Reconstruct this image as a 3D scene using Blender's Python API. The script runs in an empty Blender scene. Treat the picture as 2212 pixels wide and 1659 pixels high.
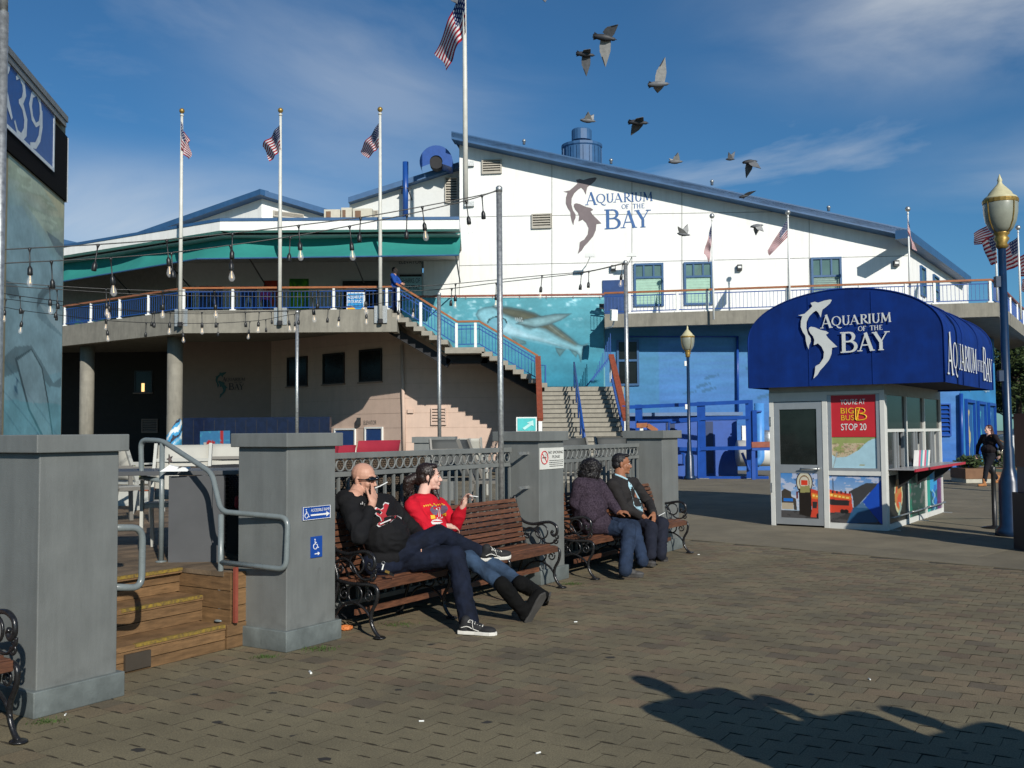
import bpy, bmesh, math, random
import numpy as np
from mathutils import Vector as V, Matrix, noise
from mathutils.geometry import tessellate_polygon
from mathutils.bvhtree import BVHTree
from math import sin, cos, pi, radians, sqrt
random.seed(7)
S = bpy.context.scene
COL = S.collection

# ------------------------------------------------------------------ camera
F0, CX, CY, HC = 2108.0, 1106.0, 829.5, 1.6          # measured on the photograph (2212 px wide view)
_p, _r = radians(2.81), radians(0.45)
FW = V((0, cos(_p), sin(_p))); _R0 = V((1, 0, 0)); _U0 = V((0, -sin(_p), cos(_p)))
UP = _U0 * cos(_r) + _R0 * sin(_r); RT = _R0 * cos(_r) - _U0 * sin(_r)
CAM = V((0, 0, HC))
cd = bpy.data.cameras.new("camera"); cam = bpy.data.objects.new("camera", cd); COL.objects.link(cam)
cam.matrix_world = Matrix(((RT.x, UP.x, -FW.x, 0), (RT.y, UP.y, -FW.y, 0), (RT.z, UP.z, -FW.z, HC), (0, 0, 0, 1)))
cd.sensor_width = 36; cd.lens = F0 / 2212 * 36; cd.clip_start = 0.05; cd.clip_end = 2000
S.camera = cam

# ------------------------------------------------------------------ light
SUN = V((-0.38, 0.925, -0.51)).normalized()           # direction the light travels
el = math.asin(-SUN.z); az = math.atan2(-SUN.x, -SUN.y)
w = bpy.data.worlds.new("World"); S.world = w; w.use_nodes = True
nt = w.node_tree; nt.nodes.clear()
def N(nt, t, **k):
    n = nt.nodes.new(t)
    for a, b in k.items():
        if a == 'i':
            for c, d in b.items(): n.inputs[c].default_value = d
        else: setattr(n, a, b)
    return n
sky = N(nt, 'ShaderNodeTexSky', sky_type='NISHITA', sun_disc=False, sun_elevation=el, sun_rotation=az, altitude=10, air_density=1.0, dust_density=0.25, ozone_density=2.2)
tc = N(nt, 'ShaderNodeTexCoord')
mp = N(nt, 'ShaderNodeMapping'); mp.inputs['Scale'].default_value = (1.5, 2.0, 5.2); mp.inputs['Rotation'].default_value = (0.0, radians(14), 0.0); mp.inputs['Location'].default_value = (3.1, 0.9, 2.45)
n1 = N(nt, 'ShaderNodeTexNoise', i={'Scale': 1.5, 'Detail': 9.0, 'Roughness': 0.55, 'Distortion': 0.7})
n2 = N(nt, 'ShaderNodeTexNoise', i={'Scale': 0.9, 'Detail': 3.0, 'Roughness': 0.5})
cr = N(nt, 'ShaderNodeMapRange', i={'From Min': 0.54, 'From Max': 0.90, 'To Min': 0.0, 'To Max': 0.7})
cr2 = N(nt, 'ShaderNodeMapRange', i={'From Min': 0.36, 'From Max': 0.62})
mul = N(nt, 'ShaderNodeMath', operation='MULTIPLY')
mx = N(nt, 'ShaderNodeMix', data_type='RGBA'); mx.inputs['B'].default_value = (12.5, 13.0, 13.2, 1)
tint = N(nt, 'ShaderNodeMix', data_type='RGBA', blend_type='MULTIPLY'); tint.inputs['Factor'].default_value = 1; tint.inputs['B'].default_value = (0.50, 1.0, 1.36, 1)
bg = N(nt, 'ShaderNodeBackground', i={'Strength': 0.061}); out = N(nt, 'ShaderNodeOutputWorld')
L = nt.links.new
L(tc.outputs['Generated'], mp.inputs['Vector']); L(mp.outputs[0], n1.inputs['Vector']); L(mp.outputs[0], n2.inputs['Vector'])
L(n1.outputs['Fac'], cr.inputs['Value']); L(n2.outputs['Fac'], cr2.inputs['Value']); L(cr.outputs[0], mul.inputs[0]); L(cr2.outputs[0], mul.inputs[1])
fac = mul.outputs[0]                                    # a few larger cloud banks, broken up by the same noise
for cdir, csc, amp in (((.44, .80, .43), (2.8, 1.0, 6.0), 1.0), ((-.36, .91, .20), (2.4, 1.0, 11.0), .55), ((-.13, .93, .34), (4.2, 1.0, 5.5), .26), ((.50, .84, .22), (5.0, 1.0, 12.0), .30), ((-.40, .90, .15), (4.0, 1.0, 16.0), .6)):
    sb = N(nt, 'ShaderNodeVectorMath', operation='SUBTRACT'); sb.inputs[1].default_value = V(cdir).normalized(); L(tc.outputs['Generated'], sb.inputs[0])
    ms = N(nt, 'ShaderNodeVectorMath', operation='MULTIPLY'); ms.inputs[1].default_value = csc; L(sb.outputs[0], ms.inputs[0])
    ln = N(nt, 'ShaderNodeVectorMath', operation='LENGTH'); L(ms.outputs[0], ln.inputs[0])
    bl = N(nt, 'ShaderNodeMapRange', interpolation_type='SMOOTHSTEP', i={'From Min': 1.0, 'From Max': 0.0, 'To Min': 0.0, 'To Max': amp}); L(ln.outputs['Value'], bl.inputs['Value'])
    nz = N(nt, 'ShaderNodeMapRange', i={'From Min': 0.36, 'From Max': 0.66}); L(n1.outputs['Fac'], nz.inputs['Value'])
    pr = N(nt, 'ShaderNodeMath', operation='MULTIPLY'); L(bl.outputs[0], pr.inputs[0]); L(nz.outputs[0], pr.inputs[1])
    ad = N(nt, 'ShaderNodeMath', operation='MAXIMUM'); L(fac, ad.inputs[0]); L(pr.outputs[0], ad.inputs[1]); fac = ad.outputs[0]
L(sky.outputs[0], tint.inputs['A']); L(tint.outputs['Result'], mx.inputs['A']); L(fac, mx.inputs['Factor']); L(mx.outputs['Result'], bg.inputs[0]); L(bg.outputs[0], out.inputs[0])
sl = bpy.data.lights.new("sun", 'SUN'); sl.energy = 5.0; sl.angle = radians(0.53); sl.color = (1.0, 0.955, 0.875)
so = bpy.data.objects.new("sun", sl); COL.objects.link(so); so.rotation_euler = SUN.to_track_quat('-Z', 'Y').to_euler(); so.location = (8, -10, 12)
S.view_settings.view_transform = 'Standard'; S.view_settings.look = 'None'; S.view_settings.exposure = -0.06; S.view_settings.gamma = 1.0
S.cycles.max_bounces = 6; S.cycles.diffuse_bounces = 2; S.cycles.transparent_max_bounces = 12

# ------------------------------------------------------------------ measuring helpers: turn a view ray into a real place
def ray(x, y): return FW + RT * ((x - CX) / F0) + UP * ((CY - y) / F0)
def W(x, y, Y): r = ray(x, y); return CAM + r * (Y / r.y)
def G(x, y, z=0.0): r = ray(x, y); return CAM + r * ((z - HC) / r.z)
class Plane:
    def __init__(s, p, q=None, n=None):
        s.p = V(p); s.n = V(n) if n is not None else V((q[1] - p[1], p[0] - q[0], 0)).normalized()
        if s.n.dot(s.p - CAM) > 0: s.n = -s.n          # faces the viewer
        s.e = V((-s.n.y, s.n.x, 0)).normalized()       # to the right seen from the front
    def hit(s, x, y, off=0.0):
        r = ray(x, y); return CAM + r * ((s.p + s.n * off - CAM).dot(s.n) / r.dot(s.n))
O = V((-2.41, 5.98, 0)); _t = radians(57.25)
EU = V((cos(_t), sin(_t), 0)); EV = V((-sin(_t), cos(_t), 0))
FR = Matrix(((EU.x, EV.x, 0, O.x), (EU.y, EV.y, 0, O.y), (0, 0, 1, 0), (0, 0, 0, 1)))   # t along the row of pillars, s away from the square
def fr(t, s, z=0.0): return FR @ V((t, s, z))
def PSs(x, y, s): return Plane(fr(0, s), n=EV).hit(x, y)

# ------------------------------------------------------------------ materials
MATS = {}
def P(name, col, rough=0.6, metal=0.0, var=0.12, vs=6.0, bump=0.0, bs=60.0, spec=0.5, col2=None, stretch=None, alpha=None, trans=None, emit=None, detail=6.0, rnd=0.0, streak=0.0, coat=0.0):
    if name in MATS: return MATS[name]
    m = bpy.data.materials.new(name); m.use_nodes = True; nt = m.node_tree; L = nt.links.new
    b = nt.nodes['Principled BSDF']; b.inputs['Roughness'].default_value = rough; b.inputs['Metallic'].default_value = metal
    b.inputs['Specular IOR Level'].default_value = spec
    if coat: b.inputs['Coat Weight'].default_value = coat
    tc = N(nt, 'ShaderNodeTexCoord'); mp = N(nt, 'ShaderNodeMapping')
    if stretch: mp.inputs['Scale'].default_value = stretch
    L(tc.outputs['Object'], mp.inputs['Vector'])
    no = N(nt, 'ShaderNodeTexNoise', i={'Scale': vs, 'Detail': detail, 'Roughness': 0.6}); L(mp.outputs[0], no.inputs['Vector'])
    c2 = col2 or tuple(min(1, c * (1 + var)) for c in col); c1 = tuple(c * (1 - var) for c in col) if not col2 else col
    rp = N(nt, 'ShaderNodeMapRange', i={'From Min': 0.3, 'From Max': 0.7}); L(no.outputs['Fac'], rp.inputs['Value'])
    mx = N(nt, 'ShaderNodeMix', data_type='RGBA'); mx.inputs['A'].default_value = (*c1, 1); mx.inputs['B'].default_value = (*c2, 1)
    L(rp.outputs[0], mx.inputs['Factor']); o = mx.outputs['Result']
    if streak:
        mp2 = N(nt, 'ShaderNodeMapping'); mp2.inputs['Scale'].default_value = (3.0, 3.0, 0.35); L(tc.outputs['Object'], mp2.inputs['Vector'])
        ns = N(nt, 'ShaderNodeTexNoise', i={'Scale': 1.3, 'Detail': 8.0, 'Roughness': 0.7}); L(mp2.outputs[0], ns.inputs['Vector'])
        r2 = N(nt, 'ShaderNodeMapRange', i={'From Min': 0.45, 'From Max': 0.75, 'To Min': 1.0, 'To Max': 1 - streak}); L(ns.outputs['Fac'], r2.inputs['Value'])
        h2 = N(nt, 'ShaderNodeVectorMath', operation='SCALE'); L(o, h2.inputs[0]); L(r2.outputs[0], h2.inputs['Scale']); o = h2.outputs[0]
    if rnd:
        oi = N(nt, 'ShaderNodeObjectInfo'); r3 = N(nt, 'ShaderNodeMapRange', i={'To Min': 1 - rnd, 'To Max': 1 + rnd}); L(oi.outputs['Random'], r3.inputs['Value'])
        h3 = N(nt, 'ShaderNodeVectorMath', operation='SCALE'); L(o, h3.inputs[0]); L(r3.outputs[0], h3.inputs['Scale']); o = h3.outputs[0]
    L(o, b.inputs['Base Color'])
    if bump:
        nb = N(nt, 'ShaderNodeTexNoise', i={'Scale': bs, 'Detail': 4.0}); L(mp.outputs[0], nb.inputs['Vector'])
        bp = N(nt, 'ShaderNodeBump', i={'Strength': bump, 'Distance': 0.01}); L(nb.outputs['Fac'], bp.inputs['Height']); L(bp.outputs[0], b.inputs['Normal'])
        rr = N(nt, 'ShaderNodeMapRange', i={'To Min': max(0, rough - 0.1), 'To Max': min(1, rough + 0.1)}); L(no.outputs['Fac'], rr.inputs['Value']); L(rr.outputs[0], b.inputs['Roughness'])
    if trans is not None:
        b.inputs['Transmission Weight'].default_value = trans; b.inputs['IOR'].default_value = 1.35
    if alpha is not None: b.inputs['Alpha'].default_value = alpha
    if emit: b.inputs['Emission Color'].default_value = (*emit[0], 1); b.inputs['Emission Strength'].default_value = emit[1]
    MATS[name] = m; return m
def VC(name, rough=0.6, spec=0.4):
    """paint that takes its colours from the mesh: printed graphics and murals"""
    if name in MATS: return MATS[name]
    m = bpy.data.materials.new(name); m.use_nodes = True; nt = m.node_tree
    a = N(nt, 'ShaderNodeVertexColor', layer_name='paint'); b = nt.nodes['Principled BSDF']
    b.inputs['Roughness'].default_value = rough; b.inputs['Specular IOR Level'].default_value = spec
    tcx = N(nt, 'ShaderNodeTexCoord'); nb = N(nt, 'ShaderNodeTexNoise', i={'Scale': 9.0, 'Detail': 8.0}); nt.links.new(tcx.outputs['Object'], nb.inputs['Vector'])
    r = N(nt, 'ShaderNodeMapRange', i={'To Min': 0.82, 'To Max': 1.14}); nt.links.new(nb.outputs['Fac'], r.inputs['Value'])
    h = N(nt, 'ShaderNodeVectorMath', operation='SCALE'); nt.links.new(a.outputs['Color'], h.inputs[0]); nt.links.new(r.outputs[0], h.inputs['Scale']); nt.links.new(h.outputs[0], b.inputs['Base Color'])
    MATS[name] = m; return m

grey = P('grey_paint', (0.158, 0.166, 0.158), 0.45, var=0.10, vs=3.5, bump=0.22, bs=180, streak=0.26)
def wear(m, lo=.67, gain=1.3, dark=.78):
    nt = m.node_tree; b = nt.nodes['Principled BSDF']; src = b.inputs['Base Color'].links[0].from_socket; L = nt.links.new; g = N(nt, 'ShaderNodeNewGeometry')
    for sc, st, l, k in ((14.0, (1, 1, .35), lo, gain), (5.0, (1, 1, .6), lo - .01, dark), (55.0, (1, 1, 1), .70, 1.35)):
        mp = N(nt, 'ShaderNodeMapping'); mp.inputs['Scale'].default_value = st; L(g.outputs['Position'], mp.inputs['Vector'])
        n = N(nt, 'ShaderNodeTexNoise', i={'Scale': sc, 'Detail': 9.0, 'Roughness': 0.72}); L(mp.outputs[0], n.inputs['Vector']); r = N(nt, 'ShaderNodeMapRange', i={'From Min': l, 'From Max': l + .035, 'To Min': 1.0, 'To Max': k}); L(n.outputs['Fac'], r.inputs['Value'])
        h = N(nt, 'ShaderNodeVectorMath', operation='SCALE'); L(src, h.inputs[0]); L(r.outputs[0], h.inputs['Scale']); src = h.outputs[0]
    # splashed dirt near the ground, where feet and rain mark the paint
    sp = N(nt, 'ShaderNodeSeparateXYZ'); L(g.outputs['Position'], sp.inputs[0]); n = N(nt, 'ShaderNodeTexNoise', i={'Scale': 7.0, 'Detail': 7.0}); L(g.outputs['Position'], n.inputs['Vector'])
    a = N(nt, 'ShaderNodeMath', operation='MULTIPLY_ADD', i={1: 0.55, 2: -0.18}); L(n.outputs['Fac'], a.inputs[0]); r = N(nt, 'ShaderNodeMath', operation='SUBTRACT'); L(sp.outputs['Z'], r.inputs[0]); L(a.outputs[0], r.inputs[1])
    q = N(nt, 'ShaderNodeMapRange', i={'From Min': -.06, 'From Max': .12, 'To Min': 0.72, 'To Max': 1.0}); L(r.outputs[0], q.inputs['Value']); h = N(nt, 'ShaderNodeVectorMath', operation='SCALE'); L(src, h.inputs[0]); L(q.outputs[0], h.inputs['Scale']); L(h.outputs[0], b.inputs['Base Color'])
wear(grey)
greydark = P('grey_paint_skirting', (0.14, 0.16, 0.155), 0.5, var=0.22, vs=7, bump=0.2, bs=90)
wear(greydark)
galv = P('galvanised_steel', (0.42, 0.43, 0.42), 0.42, 0.75, var=0.3, vs=30, bump=0.05)
railgrey = P('rail_grey_gloss', (0.16, 0.185, 0.185), 0.28, var=0.10, vs=12, bump=0.05, bs=120)
iron = P('black_cast_iron', (0.012, 0.012, 0.013), 0.27, var=0.4, vs=40, bump=0.12, bs=160)
wood = P('bench_slat_wood', (0.050, 0.022, 0.013), 0.48, var=0.3, vs=9, col2=(0.15, 0.060, 0.030), stretch=(1, 1, 9), bump=0.25, bs=22, rnd=0.25)
deckw = P('step_timber', (0.10, 0.055, 0.022), 0.7, vs=6, col2=(0.215, 0.12, 0.05), stretch=(1, 1, 7), bump=0.25, bs=30, rnd=0.22, streak=0.3)
floorw = P('deck_board_timber', (0.085, 0.06, 0.036), 0.75, vs=5, col2=(0.18, 0.125, 0.075), stretch=(1, 1, 1), bump=0.25, bs=40, rnd=0.25)
yellow = P('worn_yellow_paint', (0.10, 0.065, 0.03), 0.7, vs=34, col2=(0.30, 0.20, 0.02), bump=0.2)
white = P('white_stucco', (0.82, 0.82, 0.785), 0.75, var=0.03, vs=2, bump=0.1, bs=20, streak=0.13)
whitep = P('white_metal_paint', (0.74, 0.75, 0.72), 0.4, var=0.05, streak=0.06)
polew = P('cream_pole_paint', (0.60, 0.59, 0.53), 0.45, var=0.1, vs=4, streak=0.12)
bluetrim = P('blue_trim_paint', (0.032, 0.10, 0.22), 0.5, var=0.12, vs=3, streak=0.15)
blue = P('blue_rail_paint', (0.012, 0.065, 0.27), 0.35, var=0.12)
bluegate = P('gate_blue_paint', (0.008, 0.06, 0.30), 0.35, var=0.15, vs=4, streak=0.1)
bluepole = P('dark_blue_pole_paint', (0.005, 0.022, 0.060), 0.35, var=0.2, vs=8)
conc = P('grey_concrete', (0.235, 0.22, 0.18), 0.85, var=0.14, vs=3, bump=0.3, bs=30, streak=0.38)
concs = P('step_concrete', (0.27, 0.25, 0.205), 0.85, var=0.15, vs=6, bump=0.2, bs=40, rnd=0.08)
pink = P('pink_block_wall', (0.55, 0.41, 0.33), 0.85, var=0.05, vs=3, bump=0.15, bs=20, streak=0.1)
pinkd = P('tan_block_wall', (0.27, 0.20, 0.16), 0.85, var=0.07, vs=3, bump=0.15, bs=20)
railwood = P('varnished_handrail', (0.30, 0.105, 0.035), 0.35, var=0.2, vs=8)
redwood = P('red_brown_handrail', (0.22, 0.05, 0.022), 0.5, var=0.2, vs=8)
teal = P('teal_canvas', (0.018, 0.21, 0.185), 0.8, var=0.06, vs=3)
canvas = P('royal_blue_canvas', (0.0010, 0.024, 0.165), 0.8, var=0.22, vs=3.0, bump=0.4, bs=3.5, spec=0.22, streak=.3)
dark = P('dark_interior', (0.018, 0.018, 0.02), 0.8, var=0.3)
black = P('black_plastic', (0.012, 0.012, 0.012), 0.4, var=0.2)
alu = P('brushed_aluminium', (0.42, 0.44, 0.45), 0.4, 0.55, var=0.06)
kwhite = P('kiosk_white_enamel', (0.62, 0.62, 0.58), 0.4, var=0.04, streak=0.05)
gold = P('weathered_brass', (0.33, 0.21, 0.055), 0.4, 0.55, var=0.3, vs=30)
cream = P('cream_lamp_cap', (0.50, 0.46, 0.28), 0.5, var=0.1, vs=10)
frost = P('frosted_globe', (0.24, 0.25, 0.20), 0.35, var=0.12, vs=8, coat=0.3)
glassd = P('dark_window_glass', (0.010, 0.012, 0.012), 0.16, var=0.4, vs=1.2, spec=0.25)
glassg = P('green_tinted_window_glass', (0.10, 0.17, 0.15), 0.08, var=0.25, vs=1.0, spec=0.9)
bulbg = P('clear_bulb_glass', (1, 1, 1), 0.03, var=0, alpha=0.14, spec=1.0)
fil = P('lit_filament', (1, 0.75, 0.4), 0.5, emit=((1, 0.6, 0.25), 1.2))
signblue = P('sign_blue', (0.008, 0.055, 0.28), 0.4, var=0.06)
signwhite = P('sign_white', (0.75, 0.75, 0.72), 0.5, var=0.03)
signred = P('sign_red', (0.50, 0.02, 0.03), 0.5, var=0.05)
logogrey = P('mauve_grey_shark_paint', (0.17, 0.135, 0.14), 0.6, var=0.12, vs=3)
logoblue = P('lettering_blue_paint', (0.035, 0.115, 0.30), 0.6, var=0.12, vs=3)
printm = VC('printed_graphic', 0.35); muralm = VC('mural_paint', 0.7, 0.3)

# ------------------------------------------------------------------ mesh builder (coordinates are real places, in metres)
BASE = {}
class MB:
    def __init__(s, M=None): s.v = []; s.f = []; s.m = []; s.uv = None; s.M = M
    def pt(s, p):
        p = V(p); s.v.append(s.M @ p if s.M else p); return len(s.v) - 1
    def fc(s, ids, m=0): s.f.append(tuple(ids)); s.m.append(m)
    def box(s, a, b, m=0):
        (x0, y0, z0), (x1, y1, z1) = a, b
        if x0 > x1: x0, x1 = x1, x0
        if y0 > y1: y0, y1 = y1, y0
        if z0 > z1: z0, z1 = z1, z0
        i = [s.pt((x, y, z)) for z in (z0, z1) for x, y in ((x0, y0), (x1, y0), (x1, y1), (x0, y1))]
        for q in ((3, 2, 1, 0), (4, 5, 6, 7), (0, 1, 5, 4), (1, 2, 6, 5), (2, 3, 7, 6), (3, 0, 4, 7)): s.fc([i[k] for k in q], m)
        return s
    def pbox(s, p, ex, ey, ez, m=0):
        p, ex, ey, ez = V(p), V(ex), V(ey), V(ez)
        i = [s.pt(p + c) for c in (V((0, 0, 0)), ex, ex + ey, ey, ez, ex + ez, ex + ey + ez, ey + ez)]
        fl = ex.cross(ey).dot(ez) < 0
        for q in ((3, 2, 1, 0), (4, 5, 6, 7), (0, 1, 5, 4), (1, 2, 6, 5), (2, 3, 7, 6), (3, 0, 4, 7)):
            q = [i[k] for k in q]; s.fc(q[::-1] if fl else q, m)
        return s
    def prism(s, poly, vec, m=0, m2=None):
        poly = [V(p) for p in poly]; vec = V(vec); n = len(poly)
        nn = sum(((poly[i] - poly[0]).cross(poly[(i + 1) % n] - poly[0]) for i in range(n)), V((0, 0, 0)))
        if nn.dot(vec) > 0: poly = poly[::-1]
        a = [s.pt(p) for p in poly]; b = [s.pt(p + vec) for p in poly]
        s.fc(a, m if m2 is None else m2); s.fc(b[::-1], m)
        for k in range(n): s.fc((a[(k + 1) % n], a[k], b[k], b[(k + 1) % n]), m)
        return s
    def poly(s, pts, m=0):
        pts = [V(p) for p in pts]; i0 = [s.pt(p) for p in pts]
        for t in tessellate_polygon([pts]): s.fc([i0[k] for k in t], m)
        return s
    def beam(s, p, q, w, h, m=0, up=(0, 0, 1)):
        p, q, up = V(p), V(q), V(up); d = (q - p)
        sd = d.cross(up); sd = sd.normalized() if sd.length > 1e-6 else V((1, 0, 0)); u2 = sd.cross(d).normalized()
        return s.pbox(p - sd * w / 2 - u2 * h / 2, sd * w, d, u2 * h, m)
    def tube(s, pts, r, n=8, m=0, closed=False):
        pts = [V(p) for p in pts]; k = len(pts); rs = r if isinstance(r, (list, tuple)) else [r] * k; rings = []; pu = None
        for i, p in enumerate(pts):
            a = pts[i - 1] if (i or closed) else p; b = pts[(i + 1) % k] if (i < k - 1 or closed) else p
            d = (b - a); d = d.normalized() if d.length > 1e-9 else V((0, 0, 1))
            if pu is None: pu = d.orthogonal().normalized()
            pu = pu - d * pu.dot(d); pu = pu.normalized() if pu.length > 1e-6 else d.orthogonal().normalized(); w_ = d.cross(pu)
            rings.append([s.pt(p + (pu * cos(2 * pi * j / n) + w_ * sin(2 * pi * j / n)) * rs[i]) for j in range(n)])
        for i in range(k if closed else k - 1):
            A, B = rings[i], rings[(i + 1) % k]
            for j in range(n): s.fc((A[j], A[(j + 1) % n], B[(j + 1) % n], B[j]), m)
        if not closed: s.fc(rings[0][::-1], m); s.fc(rings[-1], m)
        return s
    def lathe(s, prof, c, n=16, m=0, ax=(0, 0, 1)):
        c = V(c); ax = V(ax).normalized(); e1 = ax.orthogonal().normalized(); e2 = ax.cross(e1); rings = []
        for r_, z_ in prof: rings.append([s.pt(c + ax * z_ + (e1 * cos(2 * pi * j / n) + e2 * sin(2 * pi * j / n)) * max(r_, 1e-4)) for j in range(n)])
        for i in range(len(rings) - 1):
            A, B = rings[i], rings[i + 1]
            for j in range(n): s.fc((A[j], A[(j + 1) % n], B[(j + 1) % n], B[j]), m)
        s.fc(rings[0][::-1], m); s.fc(rings[-1], m); return s
    def ell(s, c, r, m=0, n1=12, n2=8, R=None):
        c = V(c); r = (r, r, r) if isinstance(r, (int, float)) else r; rings = []
        for i in range(1, n2):
            a = pi * i / n2; ring = []
            for j in range(n1):
                b = 2 * pi * j / n1; q = V((r[0] * sin(a) * cos(b), r[1] * sin(a) * sin(b), r[2] * cos(a))); ring.append(s.pt(c + (R @ q if R else q)))
            rings.append(ring)
        q = V((0, 0, r[2])); q = R @ q if R else q; t = s.pt(c + q); bt = s.pt(c - q)
        for j in range(n1):
            s.fc((t, rings[0][j], rings[0][(j + 1) % n1]), m); s.fc((bt, rings[-1][(j + 1) % n1], rings[-1][j]), m)
        for i in range(n2 - 2):
            A, B = rings[i], rings[i + 1]
            for j in range(n1): s.fc((A[j], B[j], B[(j + 1) % n1], A[(j + 1) % n1]), m)
        return s
    def build(s, name, mats, par=None, smooth=False, bevel=0.0, loc=None):
        me = bpy.data.meshes.new(name)
        base = BASE[par.name] if par is not None else (V(loc) if loc is not None else V((0, 0, 0)))
        me.from_pydata([tuple(p - base) for p in s.v], [], s.f)
        mats = mats if isinstance(mats, (list, tuple)) else [mats]
        for m in mats: me.materials.append(m)
        if any(s.m): me.polygons.foreach_set('material_index', s.m)
        if smooth: me.polygons.foreach_set('use_smooth', [True] * len(s.f))
        me.update(); o = bpy.data.objects.new(name, me); COL.objects.link(o)
        if par is not None: o.parent = par
        else: o.location = base
        BASE[o.name] = base
        if bevel:
            bv = o.modifiers.new('edge', 'BEVEL'); bv.width = bevel; bv.segments = 2; bv.limit_method = 'ANGLE'
        if smooth == 'auto':
            pass
        return o
def thing(name, label, cat, loc, group=None):
    o = bpy.data.objects.new(name, None); COL.objects.link(o); o.location = loc; o.empty_display_size = 0.1
    BASE[o.name] = V(loc); tag(o, label, cat, group); return o
def tag(o, label=None, cat=None, group=None, kind=None):
    if label: o['label'] = label
    if cat: o['category'] = cat
    if group: o['group'] = group
    if kind: o['kind'] = kind
    return o
def copytree(o, M, label=None, group=None, par=None):
    """copy a thing with its parts and sub-parts and move the copy by M"""
    c = o.copy(); COL.objects.link(c)
    if par is None:
        c.matrix_world = M @ Matrix.Translation(BASE[o.name]); BASE[c.name] = M @ BASE[o.name]
        if label: c['label'] = label
        if group: c['group'] = group
    else: c.parent = par
    for ch in KIDS.get(o.name, []): copytree(ch, None, par=c)
    return c
KIDS = {}
def kids(root):
    for o in list(COL.objects):
        if o.parent: KIDS.setdefault(o.parent.name, [])
    KIDS.clear()
    for o in COL.objects:
        if o.parent: KIDS.setdefault(o.parent.name, []).append(o)
def catmull(pts, n=6, closed=False):
    pts = [V(p) for p in pts]; k = len(pts); out = []
    for i in range(k if closed else k - 1):
        p0 = pts[(i - 1) % k] if (closed or i) else pts[0] * 2 - pts[1]; p1 = pts[i]; p2 = pts[(i + 1) % k]; p3 = pts[(i + 2) % k] if (closed or i < k - 2) else pts[-1] * 2 - pts[-2]
        for j in range(n):
            t = j / n; out.append(0.5 * ((2 * p1) + (p2 - p0) * t + (2 * p0 - 5 * p1 + 4 * p2 - p3) * t * t + (3 * p1 - p0 - 3 * p2 + p3) * t ** 3))
    if not closed: out.append(pts[-1])
    return out

# ------------------------------------------------------------------ printed / painted surfaces: colours on a fine grid
def inpoly(x, y, P_):
    c = np.zeros(x.shape, bool); n = len(P_)
    for i in range(n):
        x1, y1 = P_[i]; x2, y2 = P_[(i + 1) % n]
        if y1 == y2: continue
        c ^= ((y1 > y) != (y2 > y)) & (x < (x2 - x1) * (y - y1) / (y2 - y1) + x1)
    return c
_rs = np.random.RandomState(5); _NG = _rs.rand(256, 256)
def vn(x, y):
    xi = np.floor(x).astype(int); yi = np.floor(y).astype(int); fx = x - xi; fy = y - yi; fx = fx * fx * (3 - 2 * fx); fy = fy * fy * (3 - 2 * fy)
    g = lambda a, b: _NG[a % 256, b % 256]
    return (g(xi, yi) * (1 - fx) + g(xi + 1, yi) * fx) * (1 - fy) + (g(xi, yi + 1) * (1 - fx) + g(xi + 1, yi + 1) * fx) * fy
def fbm(x, y, o=4): return sum(vn(x * 2 ** k + 17 * k, y * 2 ** k) / 2 ** k for k in range(o)) / sum(1 / 2 ** k for k in range(o))
def painted(name, quad, nx, ny, func, par, mat=None, mask=None):
    """quad: four corners (tl, tr, br, bl); func(x, y) with x, y in 0..1 from the top left returns an (n, 3) colour array"""
    tl, tr, br, bl = [V(q) for q in quad]; X, Y = np.meshgrid(np.linspace(0, 1, nx), np.linspace(0, 1, ny)); X = X.ravel(); Y = Y.ravel()
    a = [np.array(q) for q in (tl, tr, br, bl)]
    Pn = ((1 - X) * (1 - Y))[:, None] * a[0] + (X * (1 - Y))[:, None] * a[1] + (X * Y)[:, None] * a[2] + ((1 - X) * Y)[:, None] * a[3]
    base = np.array(BASE[par.name]); me = bpy.data.meshes.new(name)
    fs = [(j * nx + i, (j + 1) * nx + i, (j + 1) * nx + i + 1, j * nx + i + 1) for j in range(ny - 1) for i in range(nx - 1)]
    if mask:                                            # keep only the faces inside an outline given in the view of the photograph
        Q = Pn - np.array(CAM); dd = Q @ np.array(FW); sx = CX + F0 * (Q @ np.array(RT)) / dd; sy = CY - F0 * (Q @ np.array(UP)) / dd
        ok = inpoly(sx, sy, mask); fs = [f for f in fs if ok[f[0]] and ok[f[2]]]
    me.from_pydata((Pn - base).tolist(), [], fs); me.materials.append(mat or printm)
    c = func(X, Y); ca = me.color_attributes.new('paint', 'FLOAT_COLOR', 'POINT')
    ca.data.foreach_set('color', np.concatenate([np.clip(c, 0, 1), np.ones((len(X), 1))], 1).ravel()); me.update()
    o = bpy.data.objects.new(name, me); COL.objects.link(o); o.parent = par; BASE[o.name] = BASE[par.name]; return o
def lay(c, m, col, a=1.0):
    k = (np.asarray(m, float) * a)[:, None]; return c * (1 - k) + np.array(col)[None, :] * k

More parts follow.
